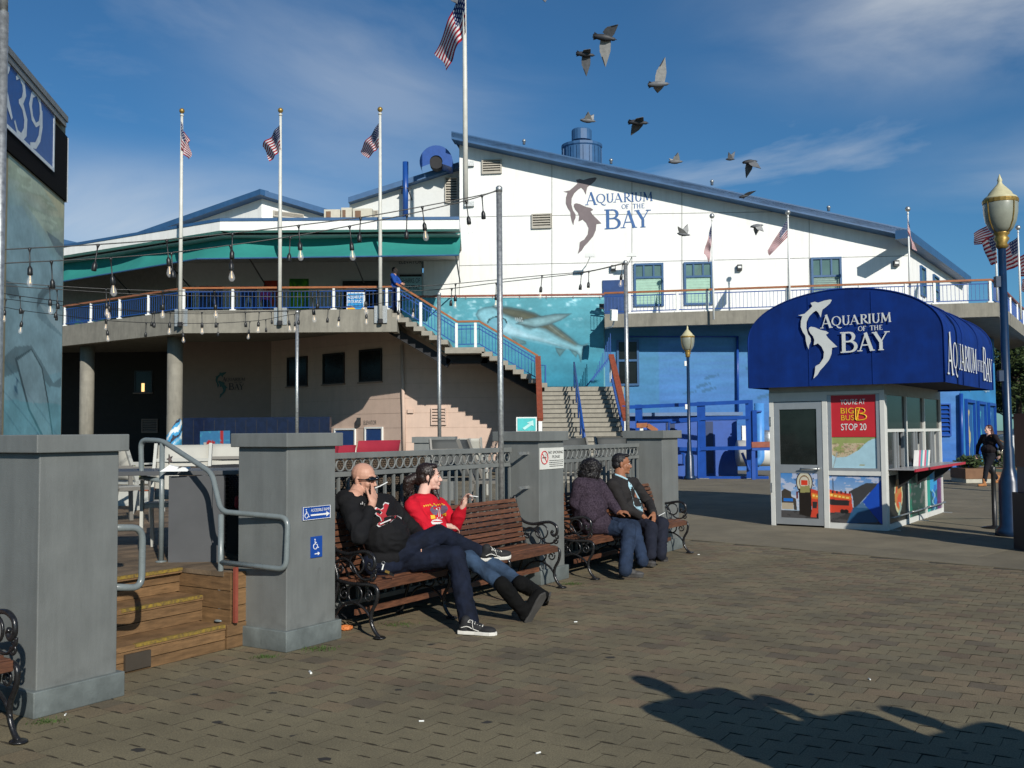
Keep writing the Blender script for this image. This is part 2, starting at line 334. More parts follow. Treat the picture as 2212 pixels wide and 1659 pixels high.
# ------------------------------------------------------------------ lettering
def sans(txt, p0, ex, ey, h, mat, name, par, width=None, off=0.004, align='L', shear=0.0):
    """flat lettering from the built-in face; p0 baseline start, ex/ey unit directions, h capital height, width = total width"""
    cu = bpy.data.curves.new('t', 'FONT'); cu.body = txt; cu.size = 1.0; cu.shear = shear
    ob = bpy.data.objects.new('t', cu); COL.objects.link(ob); dg = bpy.context.evaluated_depsgraph_get(); me0 = ob.evaluated_get(dg).to_mesh()
    vs = [v.co.copy() for v in me0.vertices]; fs = [tuple(p.vertices) for p in me0.polygons]; ob.evaluated_get(dg).to_mesh_clear(); bpy.data.objects.remove(ob)
    xs = [v.x for v in vs]; x0, x1 = min(xs), max(xs); sc = h / 0.69; sx = (width / (x1 - x0)) if width else sc
    ex, ey = V(ex), V(ey); n = ex.cross(ey).normalized(); b = MB()
    for v in vs: b.pt(V(p0) + ex * (v.x - x0) * sx + ey * v.y * sc + n * off)
    for f in fs: b.fc(f)
    return b.build(name, mat, par)
def _arc(cx, cy, rx, ry, a0, a1, tw=0.15, tn=0.06, n=14, maxat=0):
    out = []
    for i in range(n + 1):
        a = radians(a0 + (a1 - a0) * i / n); out.append((cx + rx * cos(a), cy + ry * sin(a), tn + (tw - tn) * abs(cos(a)) ** 1.5))
    return out
TH, TN = 0.16, 0.06
def _st(x0, y0, x1, y1, w): return [(x0, y0, w), (x1, y1, w)]
def _sf(x, y, w=0.26): return [(x - w / 2, y, 0.05), (x + w / 2, y, 0.05)]
GL = {
 'A': (0.86, [_st(0.12, 0, 0.43, 1, TN), _st(0.41, 1, 0.72, 0, TH), _st(0.2, 0.33, 0.6, 0.33, TN), _sf(0.12, 0.025), _sf(0.74, 0.025)]),
 'Q': (0.98, [_arc(0.47, 0.5, 0.40, 0.47, 0, 360, n=28), [(0.42, 0.1, 0.05), (0.62, -0.18, 0.12), (0.85, -0.28, 0.1), (1.02, -0.2, 0.04)]]),
 'U': (0.86, [_st(0.17, 1, 0.17, 0.36, TH), _arc(0.42, 0.36, 0.25, 0.34, 180, 360), _st(0.68, 1, 0.68, 0.36, 0.09), _sf(0.17, 0.975), _sf(0.68, 0.975)]),
 'R': (0.82, [_st(0.2, 0, 0.2, 1, TH), [(0.2, 0.96, 0.06), (0.4, 0.96, 0.07)], _arc(0.4, 0.74, 0.24, 0.22, -90, 90), [(0.2, 0.51, 0.06), (0.4, 0.51, 0.07)], [(0.38, 0.5, 0.08), (0.6, 0.2, TH), (0.84, 0.02, 0.07)], _sf(0.2, 0.025), _sf(0.17, 0.975, 0.2)]),
 'I': (0.40, [_st(0.2, 0, 0.2, 1, TH), _sf(0.2, 0.025), _sf(0.2, 0.975)]),
 'M': (1.06, [_st(0.16, 0, 0.2, 1, 0.08), _st(0.2, 1, 0.52, 0.12, TH), _st(0.52, 0.12, 0.84, 1, TN), _st(0.84, 1, 0.9, 0, TH), _sf(0.16, 0.025, 0.22), _sf(0.9, 0.025), _sf(0.16, 0.975, 0.14), _sf(0.88, 0.975, 0.16)]),
 'O': (0.94, [_arc(0.47, 0.5, 0.40, 0.47, 0, 360, n=28)]),
 'F': (0.72, [_st(0.2, 0, 0.2, 1, TH), _st(0.2, 0.965, 0.62, 0.965, 0.07), _st(0.2, 0.52, 0.5, 0.52, 0.06), _st(0.61, 0.8, 0.63, 1.0, 0.05), _sf(0.2, 0.025)]),
 'T': (0.80, [_st(0.4, 0, 0.4, 1, TH), _st(0.06, 0.965, 0.74, 0.965, 0.07), _st(0.05, 0.8, 0.07, 1, 0.05), _st(0.75, 0.8, 0.73, 1, 0.05), _sf(0.4, 0.025)]),
 'H': (0.98, [_st(0.2, 0, 0.2, 1, TH), _st(0.76, 0, 0.76, 1, TH), _st(0.2, 0.52, 0.76, 0.52, TN), _sf(0.2, 0.025), _sf(0.76, 0.025), _sf(0.2, 0.975), _sf(0.76, 0.975)]),
 'E': (0.74, [_st(0.2, 0, 0.2, 1, TH), _st(0.2, 0.965, 0.62, 0.965, 0.07), _st(0.2, 0.52, 0.52, 0.52, 0.06), _st(0.2, 0.035, 0.66, 0.035, 0.07), _st(0.61, 0.82, 0.63, 1.0, 0.05), _st(0.66, 0, 0.64, 0.18, 0.05)]),
 'B': (0.84, [_st(0.2, 0, 0.2, 1, TH), [(0.2, 0.965, 0.06), (0.42, 0.965, 0.07)], _arc(0.42, 0.755, 0.2, 0.21, -90, 90), [(0.2, 0.53, 0.06), (0.44, 0.53, 0.07)], _arc(0.44, 0.285, 0.27, 0.25, -90, 90), [(0.2, 0.035, 0.06), (0.44, 0.035, 0.07)], _sf(0.14, 0.025, 0.16), _sf(0.14, 0.975, 0.16)]),
 'Y': (0.86, [_st(0.14, 1, 0.43, 0.45, TH), _st(0.72, 1, 0.43, 0.45, TN), _st(0.43, 0, 0.43, 0.47, TH), _sf(0.43, 0.025), _sf(0.14, 0.975), _sf(0.72, 0.975)]),
 '3': (0.7, [[(0.1, 0.86, 0.05), (0.25, 0.97, 0.09), (0.45, 0.93, 0.14), (0.52, 0.76, 0.15), (0.42, 0.6, 0.1), (0.25, 0.53, 0.05)], [(0.25, 0.53, 0.05), (0.45, 0.5, 0.1), (0.6, 0.34, 0.15), (0.58, 0.12, 0.15), (0.4, -0.03, 0.12), (0.2, 0.0, 0.07), (0.06, 0.14, 0.05)]]),
 '9': (0.75, [[(0.62, 0.7, 0.12), (0.56, 0.9, 0.1), (0.38, 0.98, 0.07), (0.18, 0.88, 0.1), (0.1, 0.66, 0.14), (0.2, 0.46, 0.1), (0.38, 0.4, 0.07), (0.54, 0.5, 0.07), (0.62, 0.7, 0.1)], [(0.62, 0.78, 0.13), (0.64, 0.5, 0.14), (0.56, 0.22, 0.12), (0.38, 0.02, 0.1), (0.12, -0.06, 0.08)]]),
}
def serif(b, ch, org, ex, ey, w, h, off, wt=1.0):
    """one engraved-style capital drawn as strokes; each stroke a hair above the last so that none lie in one plane"""
    adv, strokes = GL[ch]; org, ex, ey = V(org), V(ex), V(ey); n = ex.cross(ey).normalized(); sx = w / adv
    for k, st in enumerate(strokes):
        pts = [V((p[0] * sx, p[1] * h)) for p in st]; ws = [p[2] * min(h, sx) * wt for p in st]; L_, R_ = [], []
        for i, p in enumerate(pts):
            d = (pts[min(i + 1, len(pts) - 1)] - pts[max(i - 1, 0)]); d = d.normalized() if d.length else V((1, 0)); q = V((-d.y, d.x)) * ws[i] / 2
            L_.append(p + q); R_.append(p - q)
        up = n * (off + 0.0006 * k * max(1, h * 2))
        li = [b.pt(org + ex * p.x + ey * p.y + up) for p in L_]; ri = [b.pt(org + ex * p.x + ey * p.y + up) for p in R_]
        for i in range(len(pts) - 1): b.fc((li[i], ri[i], ri[i + 1], li[i + 1]))
SHARK1 = [(988,320),(975,316),(940,320),(900,330),(878,322),(850,328),(862,350),(838,372),(810,395),(768,402),(795,410),(785,440),(783,480),(795,512),(812,538),(815,575),(822,605),(832,628),(836,600),(846,580),(847,558),(838,540),(830,530),(820,490),(822,450),(840,415),(865,392),(885,380),(900,395),(915,428),(920,400),(926,378),(950,362),(975,342)]
SHARK2 = [(838,487),(850,482),(875,488),(898,500),(920,510),(945,516),(963,530),(945,540),(958,562),(985,590),(1015,622),(982,626),(978,665),(960,705),(925,745),(902,768),(885,795),(858,818),(868,780),(872,742),(880,735),(900,725),(925,690),(930,650),(915,615),(892,592),(880,598),(865,603),(870,570),(862,545),(845,525),(835,503)]
def logo(plane_pt, ex, ey, h, mats, names, par, off=0.01, wt=1.0):
    """two sharks and the three lines of serif capitals, h = overall height, plane_pt = centre of the sharks' box"""
    k = h / 505.0; f = lambda x, y: V(plane_pt) + ex * ((x - 892) * k) + ey * ((567 - y) * k); n = ex.cross(ey).normalized()
    b = MB(); b.poly([f(*p) + n * off for p in SHARK1]); b.poly([f(*p) + n * off for p in SHARK2]); b.build('shark_emblem', mats[0], par)
    b = MB(); X0 = 768 - 1598 / 1.0
    g = lambda x, y: (768 + (x - 1598) * 1.033, 315 + (y - 1120) * 1.014)
    def put(ch, x0, x1, y1, y0): a = g(x0, y0); c = g(x1, y1); serif(b, ch, f(*a), ex, ey, (c[0] - a[0]) * k, (a[1] - c[1]) * k, off, wt)
    put('A', 1735, 1812, 1216, 1300)
    for ch, x0, x1 in (('Q', 1806, 1866), ('U', 1868, 1920), ('A', 1914, 1976), ('R', 1976, 2024), ('I', 2022, 2046), ('U', 2046, 2098), ('M', 2096, 2162)): put(ch, x0, x1, 1230, 1289)
    for ch, x0, x1 in (('O', 1965, 1992), ('F', 1992, 2014), ('T', 2034, 2058), ('H', 2058, 2086), ('E', 2087, 2110)): put(ch, x0, x1, 1303, 1333)
    put('B', 1848, 1968, 1333, 1462); put('A', 1958, 2060, 1345, 1458); put('Y', 2044, 2150, 1345, 1458)
    return b.build('lettering', mats[1], par)
def linetext(b, items, org, ex, ey, off):
    for ch, x, w_, y, h_ in items: serif(b, ch, V(org) + ex * x + ey * y, ex, ey, w_, h_, off)
# ================================================================== GROUND
def rect_clip(poly, a, b, c):
    """keep the side a*x + b*y + c >= 0 of a 2D polygon"""
    out = []
    for i in range(len(poly)):
        p, q = poly[i], poly[(i + 1) % len(poly)]; dp = a * p[0] + b * p[1] + c; dq = a * q[0] + b * q[1] + c
        if dp >= 0: out.append(p)
        if (dp < 0) != (dq < 0):
            t = dp / (dp - dq); out.append((p[0] + (q[0] - p[0]) * t, p[1] + (q[1] - p[1]) * t))
    return out
paverm = P('paver_concrete', (0.140, 0.114, 0.068), 0.85, vs=1.0, col2=(0.172, 0.142, 0.086), bump=0.5, bs=170)
def dirt_layer(m, stain=0.45, speck=True):
    nt = m.node_tree; b = nt.nodes['Principled BSDF']; src = b.inputs['Base Color'].links[0].from_socket
    g = N(nt, 'ShaderNodeNewGeometry'); L = nt.links.new
    a = N(nt, 'ShaderNodeTexNoise', i={'Scale': 1.1, 'Detail': 9.0, 'Roughness': 0.72}); L(g.outputs['Position'], a.inputs['Vector'])
    r = N(nt, 'ShaderNodeMapRange', i={'From Min': 0.42, 'From Max': 0.68, 'To Min': 1.10, 'To Max': 1 - stain}); L(a.outputs['Fac'], r.inputs['Value'])
    h = N(nt, 'ShaderNodeVectorMath', operation='SCALE'); L(src, h.inputs[0]); L(r.outputs[0], h.inputs['Scale']); o = h.outputs[0]
    f = N(nt, 'ShaderNodeTexNoise', i={'Scale': 110.0, 'Detail': 5.0, 'Roughness': 0.8}); L(g.outputs['Position'], f.inputs['Vector'])
    rf = N(nt, 'ShaderNodeMapRange', i={'From Min': 0.34, 'From Max': 0.68, 'To Min': 0.50, 'To Max': 1.62}); L(f.outputs['Fac'], rf.inputs['Value'])
    h2 = N(nt, 'ShaderNodeVectorMath', operation='SCALE'); L(o, h2.inputs[0]); L(rf.outputs[0], h2.inputs['Scale']); o = h2.outputs[0]
    if speck:
        v = N(nt, 'ShaderNodeTexVoronoi', i={'Scale': 3.6, 'Randomness': 1.0}); L(g.outputs['Position'], v.inputs['Vector'])
        rv = N(nt, 'ShaderNodeMapRange', i={'From Min': 0.05, 'From Max': 0.075, 'To Min': 0.35, 'To Max': 1.0}); L(v.outputs['Distance'], rv.inputs['Value'])
        h3 = N(nt, 'ShaderNodeVectorMath', operation='SCALE'); L(o, h3.inputs[0]); L(rv.outputs[0], h3.inputs['Scale']); o = h3.outputs[0]
    L(o, b.inputs['Base Color'])
_nt = paverm.node_tree; _b = _nt.nodes['Principled BSDF']; _s = _b.inputs['Base Color'].links[0].from_socket; _g = N(_nt, 'ShaderNodeNewGeometry'); _cr = N(_nt, 'ShaderNodeValToRGB'); _nt.links.new(_g.outputs['Random Per Island'], _cr.inputs[0])
for _k, (_p, _c) in enumerate(((0, (.70, .66, .70)), (.10, (.90, .92, .92)), (.35, (1.0, .98, .92)), (.6, (1.04, 1.06, 1.0)), (.84, (1.12, 1.0, .95)), (1, (.86, .76, .78)))):
    _e = _cr.color_ramp.elements[0] if _k < 1 else (_cr.color_ramp.elements[-1] if _k == 5 else _cr.color_ramp.elements.new(_p))
    _e.position = _p; _e.color = (*_c, 1)
_m = N(_nt, 'ShaderNodeMix', data_type='RGBA', blend_type='MULTIPLY'); _m.inputs['Factor'].default_value = 1; _nt.links.new(_s, _m.inputs['A']); _nt.links.new(_cr.outputs[0], _m.inputs['B']); _nt.links.new(_m.outputs['Result'], _b.inputs['Base Color'])
dirt_layer(paverm, .26)
slabm = P('plaza_concrete', (0.135, 0.114, 0.074), 0.88, vs=0.8, col2=(0.182, 0.155, 0.102), bump=0.3, bs=120, rnd=0.10); dirt_layer(slabm, 0.25, False)
jointm = P('joint_sand', (0.040, 0.033, 0.021), 0.95, var=0.3, vs=30, bump=0.4, bs=200)
b = MB(); b.pbox((-300, -60, -0.4), (600, 0, 0), (0, 700, 0), (0, 0, 0.392)); gnd = tag(b.build('ground', jointm), 'dark sandy bed of the square, seen in the joints between paving', kind='structure')
# boundary between the pavers and the concrete: through two measured ground points
Ba, Bb = G(1466, 1163), G(2051, 1216); bd = (Bb - Ba).normalized(); bn = V((-bd.y, bd.x, 0))
if bn.y > 0: bn = -bn                                   # bn points to the viewer's side (pavers)
cB = -(bn.x * Ba.x + bn.y * Ba.y)
paving = tag(bpy.data.objects.new('paving', None), 'zigzag-edged concrete pavers of the square', kind='structure'); COL.objects.link(paving); BASE['paving'] = V((0, 0, 0))
TP, SP, G_ = 0.163, 0.205, 0.008            # pavers: 0.163 along the fence line, 0.205 across, running bond
def paver_outline(t, s, gap=G_):
    """zigzag on the two edges that run across; local t along the fence line, s across"""
    z = 0.014; L2, W2 = SP - gap, TP - gap; pts = []
    for k in range(5): pts.append((t + gap / 2 + (z if k in (1, 2) else 0.0), s + gap / 2 + L2 * k / 4))
    for k in range(4, -1, -1): pts.append((t + W2 + gap / 2 + (z if k in (1, 2) else 0.0), s + gap / 2 + L2 * k / 4))
    return pts[::-1]
pv = []
for i in range(-36, 96):
    for j in range(-58, 6):
        t = i * TP; s = j * SP + (SP / 2 if i % 2 else 0)
        c = fr(t + TP / 2, s + SP / 2)
        if c.y < 3.6 or c.y > 15.2: continue
        px = CX + F0 * c.x / c.y
        if px < -160 or px > 2390: continue
        if bn.x * c.x + bn.y * c.y + cB < 0.1: continue
        if s > 0.75: continue
        pv.append((c.y, t, s))
pv.sort(); nsep = 0; big = MB()
for yy, t, s in pv:
    out = [fr(a, b_, 0) for a, b_ in paver_outline(t, s, random.uniform(.0015, .006) ** 1.0)]; h = random.uniform(-0.0012, 0.001); tx, ty = random.uniform(-0.005, 0.005), random.uniform(-0.005, 0.005)
    cc = sum(out, V((0, 0, 0))) / len(out); sep = nsep < 300 and 60 < CX + F0 * cc.x / cc.y < 2240
    bb = MB() if sep else big
    top = [V((p.x, p.y, h + (p.x - cc.x) * tx + (p.y - cc.y) * ty)) for p in out]
    bot = [V((p.x, p.y, -0.017)) for p in out]
    a = [bb.pt(p) for p in top]; a3 = [bb.pt(p) for p in bot]; n = len(a)
    bb.fc(a)
    for k in range(n): bb.fc((a[(k + 1) % n], a[k], a3[k], a3[(k + 1) % n]), 1)
    if sep: nsep += 1; bb.build('paver', [paverm, jointm], paving)
po = tag(big.build('paver_field', [paverm, jointm], paving), kind='stuff')
# concrete slabs beyond the pavers, laid in bays
plaza = tag(bpy.data.objects.new('plaza_pavement', None), 'brown concrete pavement in large bays around the kiosk', kind='structure'); COL.objects.link(plaza); BASE['plaza_pavement'] = V((0, 0, 0))
bays = []
d0 = 0.0
for j, (wd) in enumerate([0.75] + [1.9] + [3.4] * 12):
    for i in range(-12, 14):
        a = Ba - bn * (d0 + 0.004) + bd * (i * 3.1 + 0.004 + 0.9 * (j % 2)); q = [a, a + bd * 3.092, a + bd * 3.092 - bn * (wd - 0.008), a - bn * (wd - 0.008)]
        c = sum(q, V((0, 0, 0))) / 4
        if c.y < 5 or c.y > 60 or abs(c.x) > 0.62 * c.y + 4: continue
        MB().prism(q, (0, 0, -0.012)).build('concrete_bay', slabm, plaza)
    d0 += wd
b = MB(); far = MB()
far.prism([Ba - bn * d0 + bd * -60, Ba - bn * d0 + bd * 90, Ba - bn * 400 + bd * 160, Ba - bn * 400 - bd * 160], (0, 0, -0.01)); far.build('far_pavement', slabm, plaza)

# ================================================================== AQUARIUM BUILDING
YS = 36.3
ZD = 6.2
D0 = G(132, 705, ZD); D1 = G(395, 671, ZD); D2 = G(846, 668, ZD); D3 = G(1306, 679, ZD); D4 = G(2156, 653, ZD)
D0x = D0 + (D0 - D1) * 0.4; D5 = D4 + EU * 16
PF = Plane(W(992, 700, 42.0), W(1962, 700, 39.6)); FE = PF.e
bld = thing('aquarium_building', 'large white and blue aquarium building with a sloping blue roof edge behind the square', 'building', (5, 40, 0))
def wallpoly(name, plane, px, mat, th=0.2, off=0.0, par=bld): return MB().prism([plane.hit(x, y, off) for x, y in px], -plane.n * th).build(name, mat, par)
def yt(x): return 300 + (x - 992) * 0.2148
# main facade: backing + panels with open joints
wallpoly('facade_backing', PF, [(915, 560), (992, 560), (992, 302), (1962, 510), (1962, 735), (915, 735)], P('joint_shadow', (0.3, 0.3, 0.28), 0.9), 0.3, -0.06)
colsx = [992, 1192, 1365, 1473, 1702, 1748, 1962]
for xa, xb in zip(colsx[:-1], colsx[1:]):
    ra = [lambda x: yt(x), lambda x: 469 - (x - 992) * 0.017, lambda x: 574 - (x - 992) * 0.022, lambda x: 736]
    for k in range(3):
        f0, f1 = ra[k], ra[k + 1]
        if k == 0 and f0(xb) > f1(xb) - 2:
            if f0(xa) > f1(xa) - 2: continue
        top = lambda x: max(f0(x), yt(x)); A, B_ = top(xa), top(xb)
        if f1(xa) - A < 3 and f1(xb) - B_ < 3: continue
        g = 0.6; px = [(xa + g, A + (g if k else 0)), (xb - g, B_ + (g if k else 0)), (xb - g, f1(xb) - g), (xa + g, f1(xa) - g)]
        if f1(xb) - B_ < 3: xm = xa + (xb - xa) * 0.7; px = [(xa + g, A), (xm, f1(xm) - g), (xa + g, f1(xa) - g)]
        wallpoly('wall_panel', PF, px, white, 0.055)
wallpoly('wall_panel', PF, [(915, 545), (991.4, 545), (991.4, 735), (915, 735)], white, 0.055)
# side wall running back from the right corner
K1 = PF.hit(1962, 700); K1.z = 0
PSd = Plane(K1, n=V((EU.y, -EU.x, 0)))
wallpoly('side_wall', PSd, [(1963, 508), (2092, 604), (2092, 735), (1963, 735)], white, 0.3)
rf = MB(); a, c = PF.hit(975, 283, 0.75), PF.hit(1960, 494, 0.75); a2, c2 = PF.hit(975, 300, 0.75), PF.hit(1960, 510, 0.75)
rf.prism([a, c, c2, a2], -PF.n * 0.8).build('roof_edge', bluetrim, bld)
a3, c3 = PSd.hit(1963, 495, 0.5), PSd.hit(2098, 598, 0.5)
MB().prism([a3, c3, c3 - V((0, 0, 0.34)), a3 - V((0, 0, 0.34))], -PSd.n * 0.5).build('roof_edge', bluetrim, bld)
up = V((0, 0, 1)); MB().prism([a - up * .05, c - up * .05, c3 - up * .05, c3 - PF.n * 14 - up * 0.05, a - PF.n * 14 - up * .05], (0, 0, -0.2)).build('roof', bluetrim, bld)
for x, y in ((1132, 318), (1320, 360), (1538, 406), (1790, 462)):
    p = PF.hit(x, y - 6, 0.4); MB().lathe([(0.06, 0), (0.06, 0.12), (0.09, 0.14), (0.05, 0.22)], p, 10).build('roof_vent_cap', galv, bld, True)
# windows of the facade
def window(plane, x0, y0, x1, y1, nsash, split, par, fm=bluetrim, glass=glassg, blind=None):
    f = MB(); a, c = plane.hit(x0, y0), plane.hit(x1, y1); e = plane.e; wd = (plane.hit(x1, y0) - a).dot(e); ht = a.z - c.z; n = plane.n; t = 0.085
    at = lambda x, z, o=0.0: a + e * x - V((0, 0, z)) + n * o
    def bar(xa, za, xb, zb, d=0.09): f.pbox(at(xa, zb, -0.03), e * (xb - xa), V((0, 0, zb - za)), n * (d + 0.03))
    bar(0, 0, wd, t); bar(0, ht - t, wd, ht); bar(0, t, t, ht - t); bar(wd - t, t, wd, ht - t)
    zs = ht * split; bar(t, zs - t / 2, wd - t, zs + t / 2, 0.08)
    for k in range(1, nsash): xk = wd * k / nsash; bar(xk - 0.035, t, xk + 0.035, zs - t / 2, 0.07)
    fo = f.build('window', fm, par)
    zz = [t] + [zs - t / 2]; k0 = 0
    for k in range(nsash):
        xa = wd * k / nsash + 0.035 if k else t; xb = wd * (k + 1) / nsash - 0.035 if k < nsash - 1 else wd - t
        MB().pbox(at(xa, zs - t / 2, 0.005), e * (xb - xa), V((0, 0, zs - t / 2 - t)), n * 0.02).build('pane', glass, fo)
    MB().pbox(at(t, ht - t, 0.005), e * (wd - 2 * t), V((0, 0, ht - t - zs - t / 2)), n * 0.02).build('pane', blind or glass, fo)
    if blind:
        bb = MB()
        for k in range(9):
            z = zs + t / 2 + (ht - t - zs - t / 2) * (k + 0.5) / 9; bb.pbox(at(t, z, 0.026), e * (wd - 2 * t), V((0, 0, 0.012)), n * 0.012)
        bb.build('blind_slats', P('blind_pale_green', (0.42, 0.60, 0.48), 0.6), fo)
    return fo
blindm = P('pale_green_blind', (0.33, 0.52, 0.41), 0.6, var=0.08); bldo = P('grey_green_blind', (0.13, 0.20, 0.19), 0.5, var=0.1)
window(PF, 1369, 570, 1433, 661, 3, 0.33, bld, blind=blindm); window(PF, 1477, 567, 1539, 658, 3, 0.34, bld, blind=blindm); window(PF, 1751, 557, 1817, 640, 3, 0.48, bld, blind=bldo)
window(PSd, 1986, 573, 1996, 642, 1, 0.6, bld); window(PSd, 2014, 592, 2025, 650, 1, 0.6, bld)
def louver(plane, x0, y0, x1, y1, par, slats=5, fm=None, name='louvre_vent', dz=None):
    fm = fm or P('louvre_grey_cream', (0.42, 0.39, 0.33), 0.6, var=0.08)
    a, c = plane.hit(x0, y0), plane.hit(x1, y1); e = plane.e; n = plane.n; wd = (plane.hit(x1, y0) - a).dot(e); ht = a.z - c.z; at = lambda x, z, o=0.0: a + e * x - V((0, 0, z)) + n * o
    f = MB(); t = 0.05
    for q in ((0, 0, wd, t), (0, ht - t, wd, ht), (0, t, t, ht - t), (wd - t, t, wd, ht - t)): f.pbox(at(q[0], q[3], -0.02), e * (q[2] - q[0]), V((0, 0, q[3] - q[1])), n * 0.12)
    o = f.build(name, fm, par); MB().pbox(at(t, ht - t, 0.004), e * (wd - 2 * t), V((0, 0, ht - 2 * t)), n * 0.01).build('back_plate', dark, o)
    for k in range(slats):
        z = t + (ht - 2 * t) * (k + 1) / slats
        MB().prism([at(t, z, 0.10), at(wd - t, z, 0.10), at(wd - t, z - 0.55 * ht / slats, 0.02), at(t, z - 0.55 * ht / slats, 0.02)], (0, 0, 0.02)).build('slat', fm, o)
    return o
louver(PF, 1041, 346, 1084, 375, bld); louver(PF, 1148.5, 463, 1191.5, 493, bld)
logo(PF.hit(1216 + 124 * 0.3421, 380 + 252 * 0.3421, 0.0), PF.e, V((0, 0, 1)), 168 * 41.3 / F0, (logogrey, logoblue), None, bld, 0.012)
# small blue door, floodlights and wall lamps
d = MB(); a = PF.hit(1303, 604, 0.02); d.pbox(PF.hit(1303, 720, 0.0), PF.e * 0.95, V((0, 0, 2.25)), PF.n * 0.06); d.build('door', P('navy_door_paint', (0.02, 0.055, 0.17), 0.4), bld)
for x, y in ((1274, 552), (1364, 551)):
    p = PF.hit(x, y, 0.9); m = MB(); m.pbox(p - PF.e * 0.2 - up * 0.07, PF.e * 0.4, up * 0.14, PF.n * 0.12); fl = m.build('floodlight', whitep, bld); MB().tube([p, p - up * 0.1, PF.hit(x - 8, y + 22, 0.0)], 0.02, 6).build('bracket', whitep, fl)
for x, y in ((1325, 580), (1597, 579), (1935, 570)):
    p = PF.hit(x, y, 0.0); m = MB(); m.pbox(p - PF.e * 0.1 - up * 0.12, PF.e * 0.2, up * 0.24, PF.n * 0.18); wl = m.build('wall_lamp', black, bld); MB().pbox(p - PF.e * 0.07 - up * 0.03 + PF.n * 0.181, PF.e * 0.14, up * 0.09, PF.n * 0.01).build('lens', whitep, wl)
# upper building parts to the left, set back
def PY(Y): return Plane((0, Y, 0), n=(0, -1, 0))
PL1 = Plane(W(225, 500, 50), W(565, 500, 43.5)); PL2 = Plane(W(565, 500, 43.5), W(760, 500, 46))
wallpoly('gable_wall', PL1, [(225, 540), (565, 418), (565, 485), (225, 560)], white, 0.2); wallpoly('gable_wall', PL2, [(565, 418), (760, 482), (565, 482)], white, 0.2)
MB().prism([PL1.hit(215, 530, .5), PL1.hit(562, 408, .5), PL1.hit(562, 420, .5), PL1.hit(215, 541, .5)], -PL1.n * 0.5).build('roof_edge', bluetrim, bld)
MB().prism([PL2.hit(560, 408, .5), PL2.hit(770, 470, .5), PL2.hit(770, 482, .5), PL2.hit(560, 420, .5)], -PL2.n * 0.5).build('roof_edge', bluetrim, bld)
louver(PL2, 589, 455, 655, 476, bld, 4)
PL0 = PY(52); wallpoly('rear_wall', PL0, [(60, 520), (220, 546), (220, 580), (60, 580)], white, 0.3)
MB().prism([PL0.hit(60, 500, .3), PL0.hit(215, 534, .3), PL0.hit(215, 544, .3), PL0.hit(60, 511, .3)], (0, 0.5, 0)).build('roof_edge', bluetrim, bld)
PL3 = PY(43.2)
wallpoly('penthouse_wall', PL3, [(755, 436), (992, 362), (992, 485), (755, 485)], P('white_stucco_shaded', (0.62, 0.63, 0.61), 0.8, var=0.04), 0.3)  # white stucco greyed in its colour for the shade of the recess
MB().prism([PL3.hit(752, 426, .5), PL3.hit(991, 350, .5), PL3.hit(991, 362, .5), PL3.hit(752, 437, .5)], (0, 0.5, 0)).build('roof_edge', bluetrim, bld)
louver(PL3, 961, 384, 989, 439, bld, 9); louver(PL3, 802, 455, 818, 470, bld, 4)
# blue cowl, stack pipe and round fan house on the roofs
cw = MB(); c0 = PL3.hit(942, 349, 1.2); R_ = 0.72
def ringpts(r, y, n=18, a0=-20, a1=200): return [c0 + V((r * cos(radians(a0 + (a1 - a0) * k / n)), y, r * sin(radians(a0 + (a1 - a0) * k / n)))) for k in range(n + 1)]
f1, f2 = ringpts(R_, 0), ringpts(R_, 1.1); g1 = ringpts(0.28, 0, 18); i1 = [cw.pt(p) for p in f1]; i2 = [cw.pt(p) for p in f2]; i3 = [cw.pt(p) for p in g1]; 
for k in range(18): cw.fc((i1[k], i1[k + 1], i2[k + 1], i2[k])); cw.fc((i1[k + 1], i1[k], i3[k], i3[k + 1]))
cw.fc((i1[0], i2[0], cw.pt(c0 + V((0, 1.1, -.2))), i3[0])); cw.build('exhaust_cowl', blue, bld)
MB().lathe([(0.3, 0), (0.3, 0.5)], c0 + V((0, 0.06, 0)), 16, ax=(0, 1, 0)).build('cowl_mouth', dark, bld)
MB().tube([PL3.hit(876, 474, 0.5), PL3.hit(876, 350, 0.5)], 0.13, 14).build('stack_pipe', blue, bld, True)
MB().beam(PL3.hit(866, 405, 0.6), PL3.hit(889, 407, 0.6), 0.04, 0.04).beam(PL3.hit(868, 405, 0.6), PL3.hit(868, 418, 0.0), 0.04, 0.04).beam(PL3.hit(882, 410, 0.6), PL3.hit(890, 432, 0.0), 0.04, 0.04).build('pipe_bracket', black, bld)
fh = W(1257, 350, 46); m = MB(); m.lathe([(0.93, -1.2), (0.93, 0.60), (0.98, 0.66), (0.98, 0.78), (0.55, 0.92), (0.36, 0.92), (0.36, 1.0), (0.48, 1.02), (0.48, 1.5), (0.44, 1.56), (0.1, 1.58)], fh, 20); fo = m.build('fan_house', bluetrim, bld, False)
for k in range(20):
    a_ = 2 * pi * k / 20; MB().pbox(fh + V((0.935 * cos(a_), 0.935 * sin(a_), -1.2)), V((-sin(a_), cos(a_), 0)) * 0.05, V((cos(a_), sin(a_), 0)) * 0.03, (0, 0, 1.78)).build('rib', bluetrim, fo)
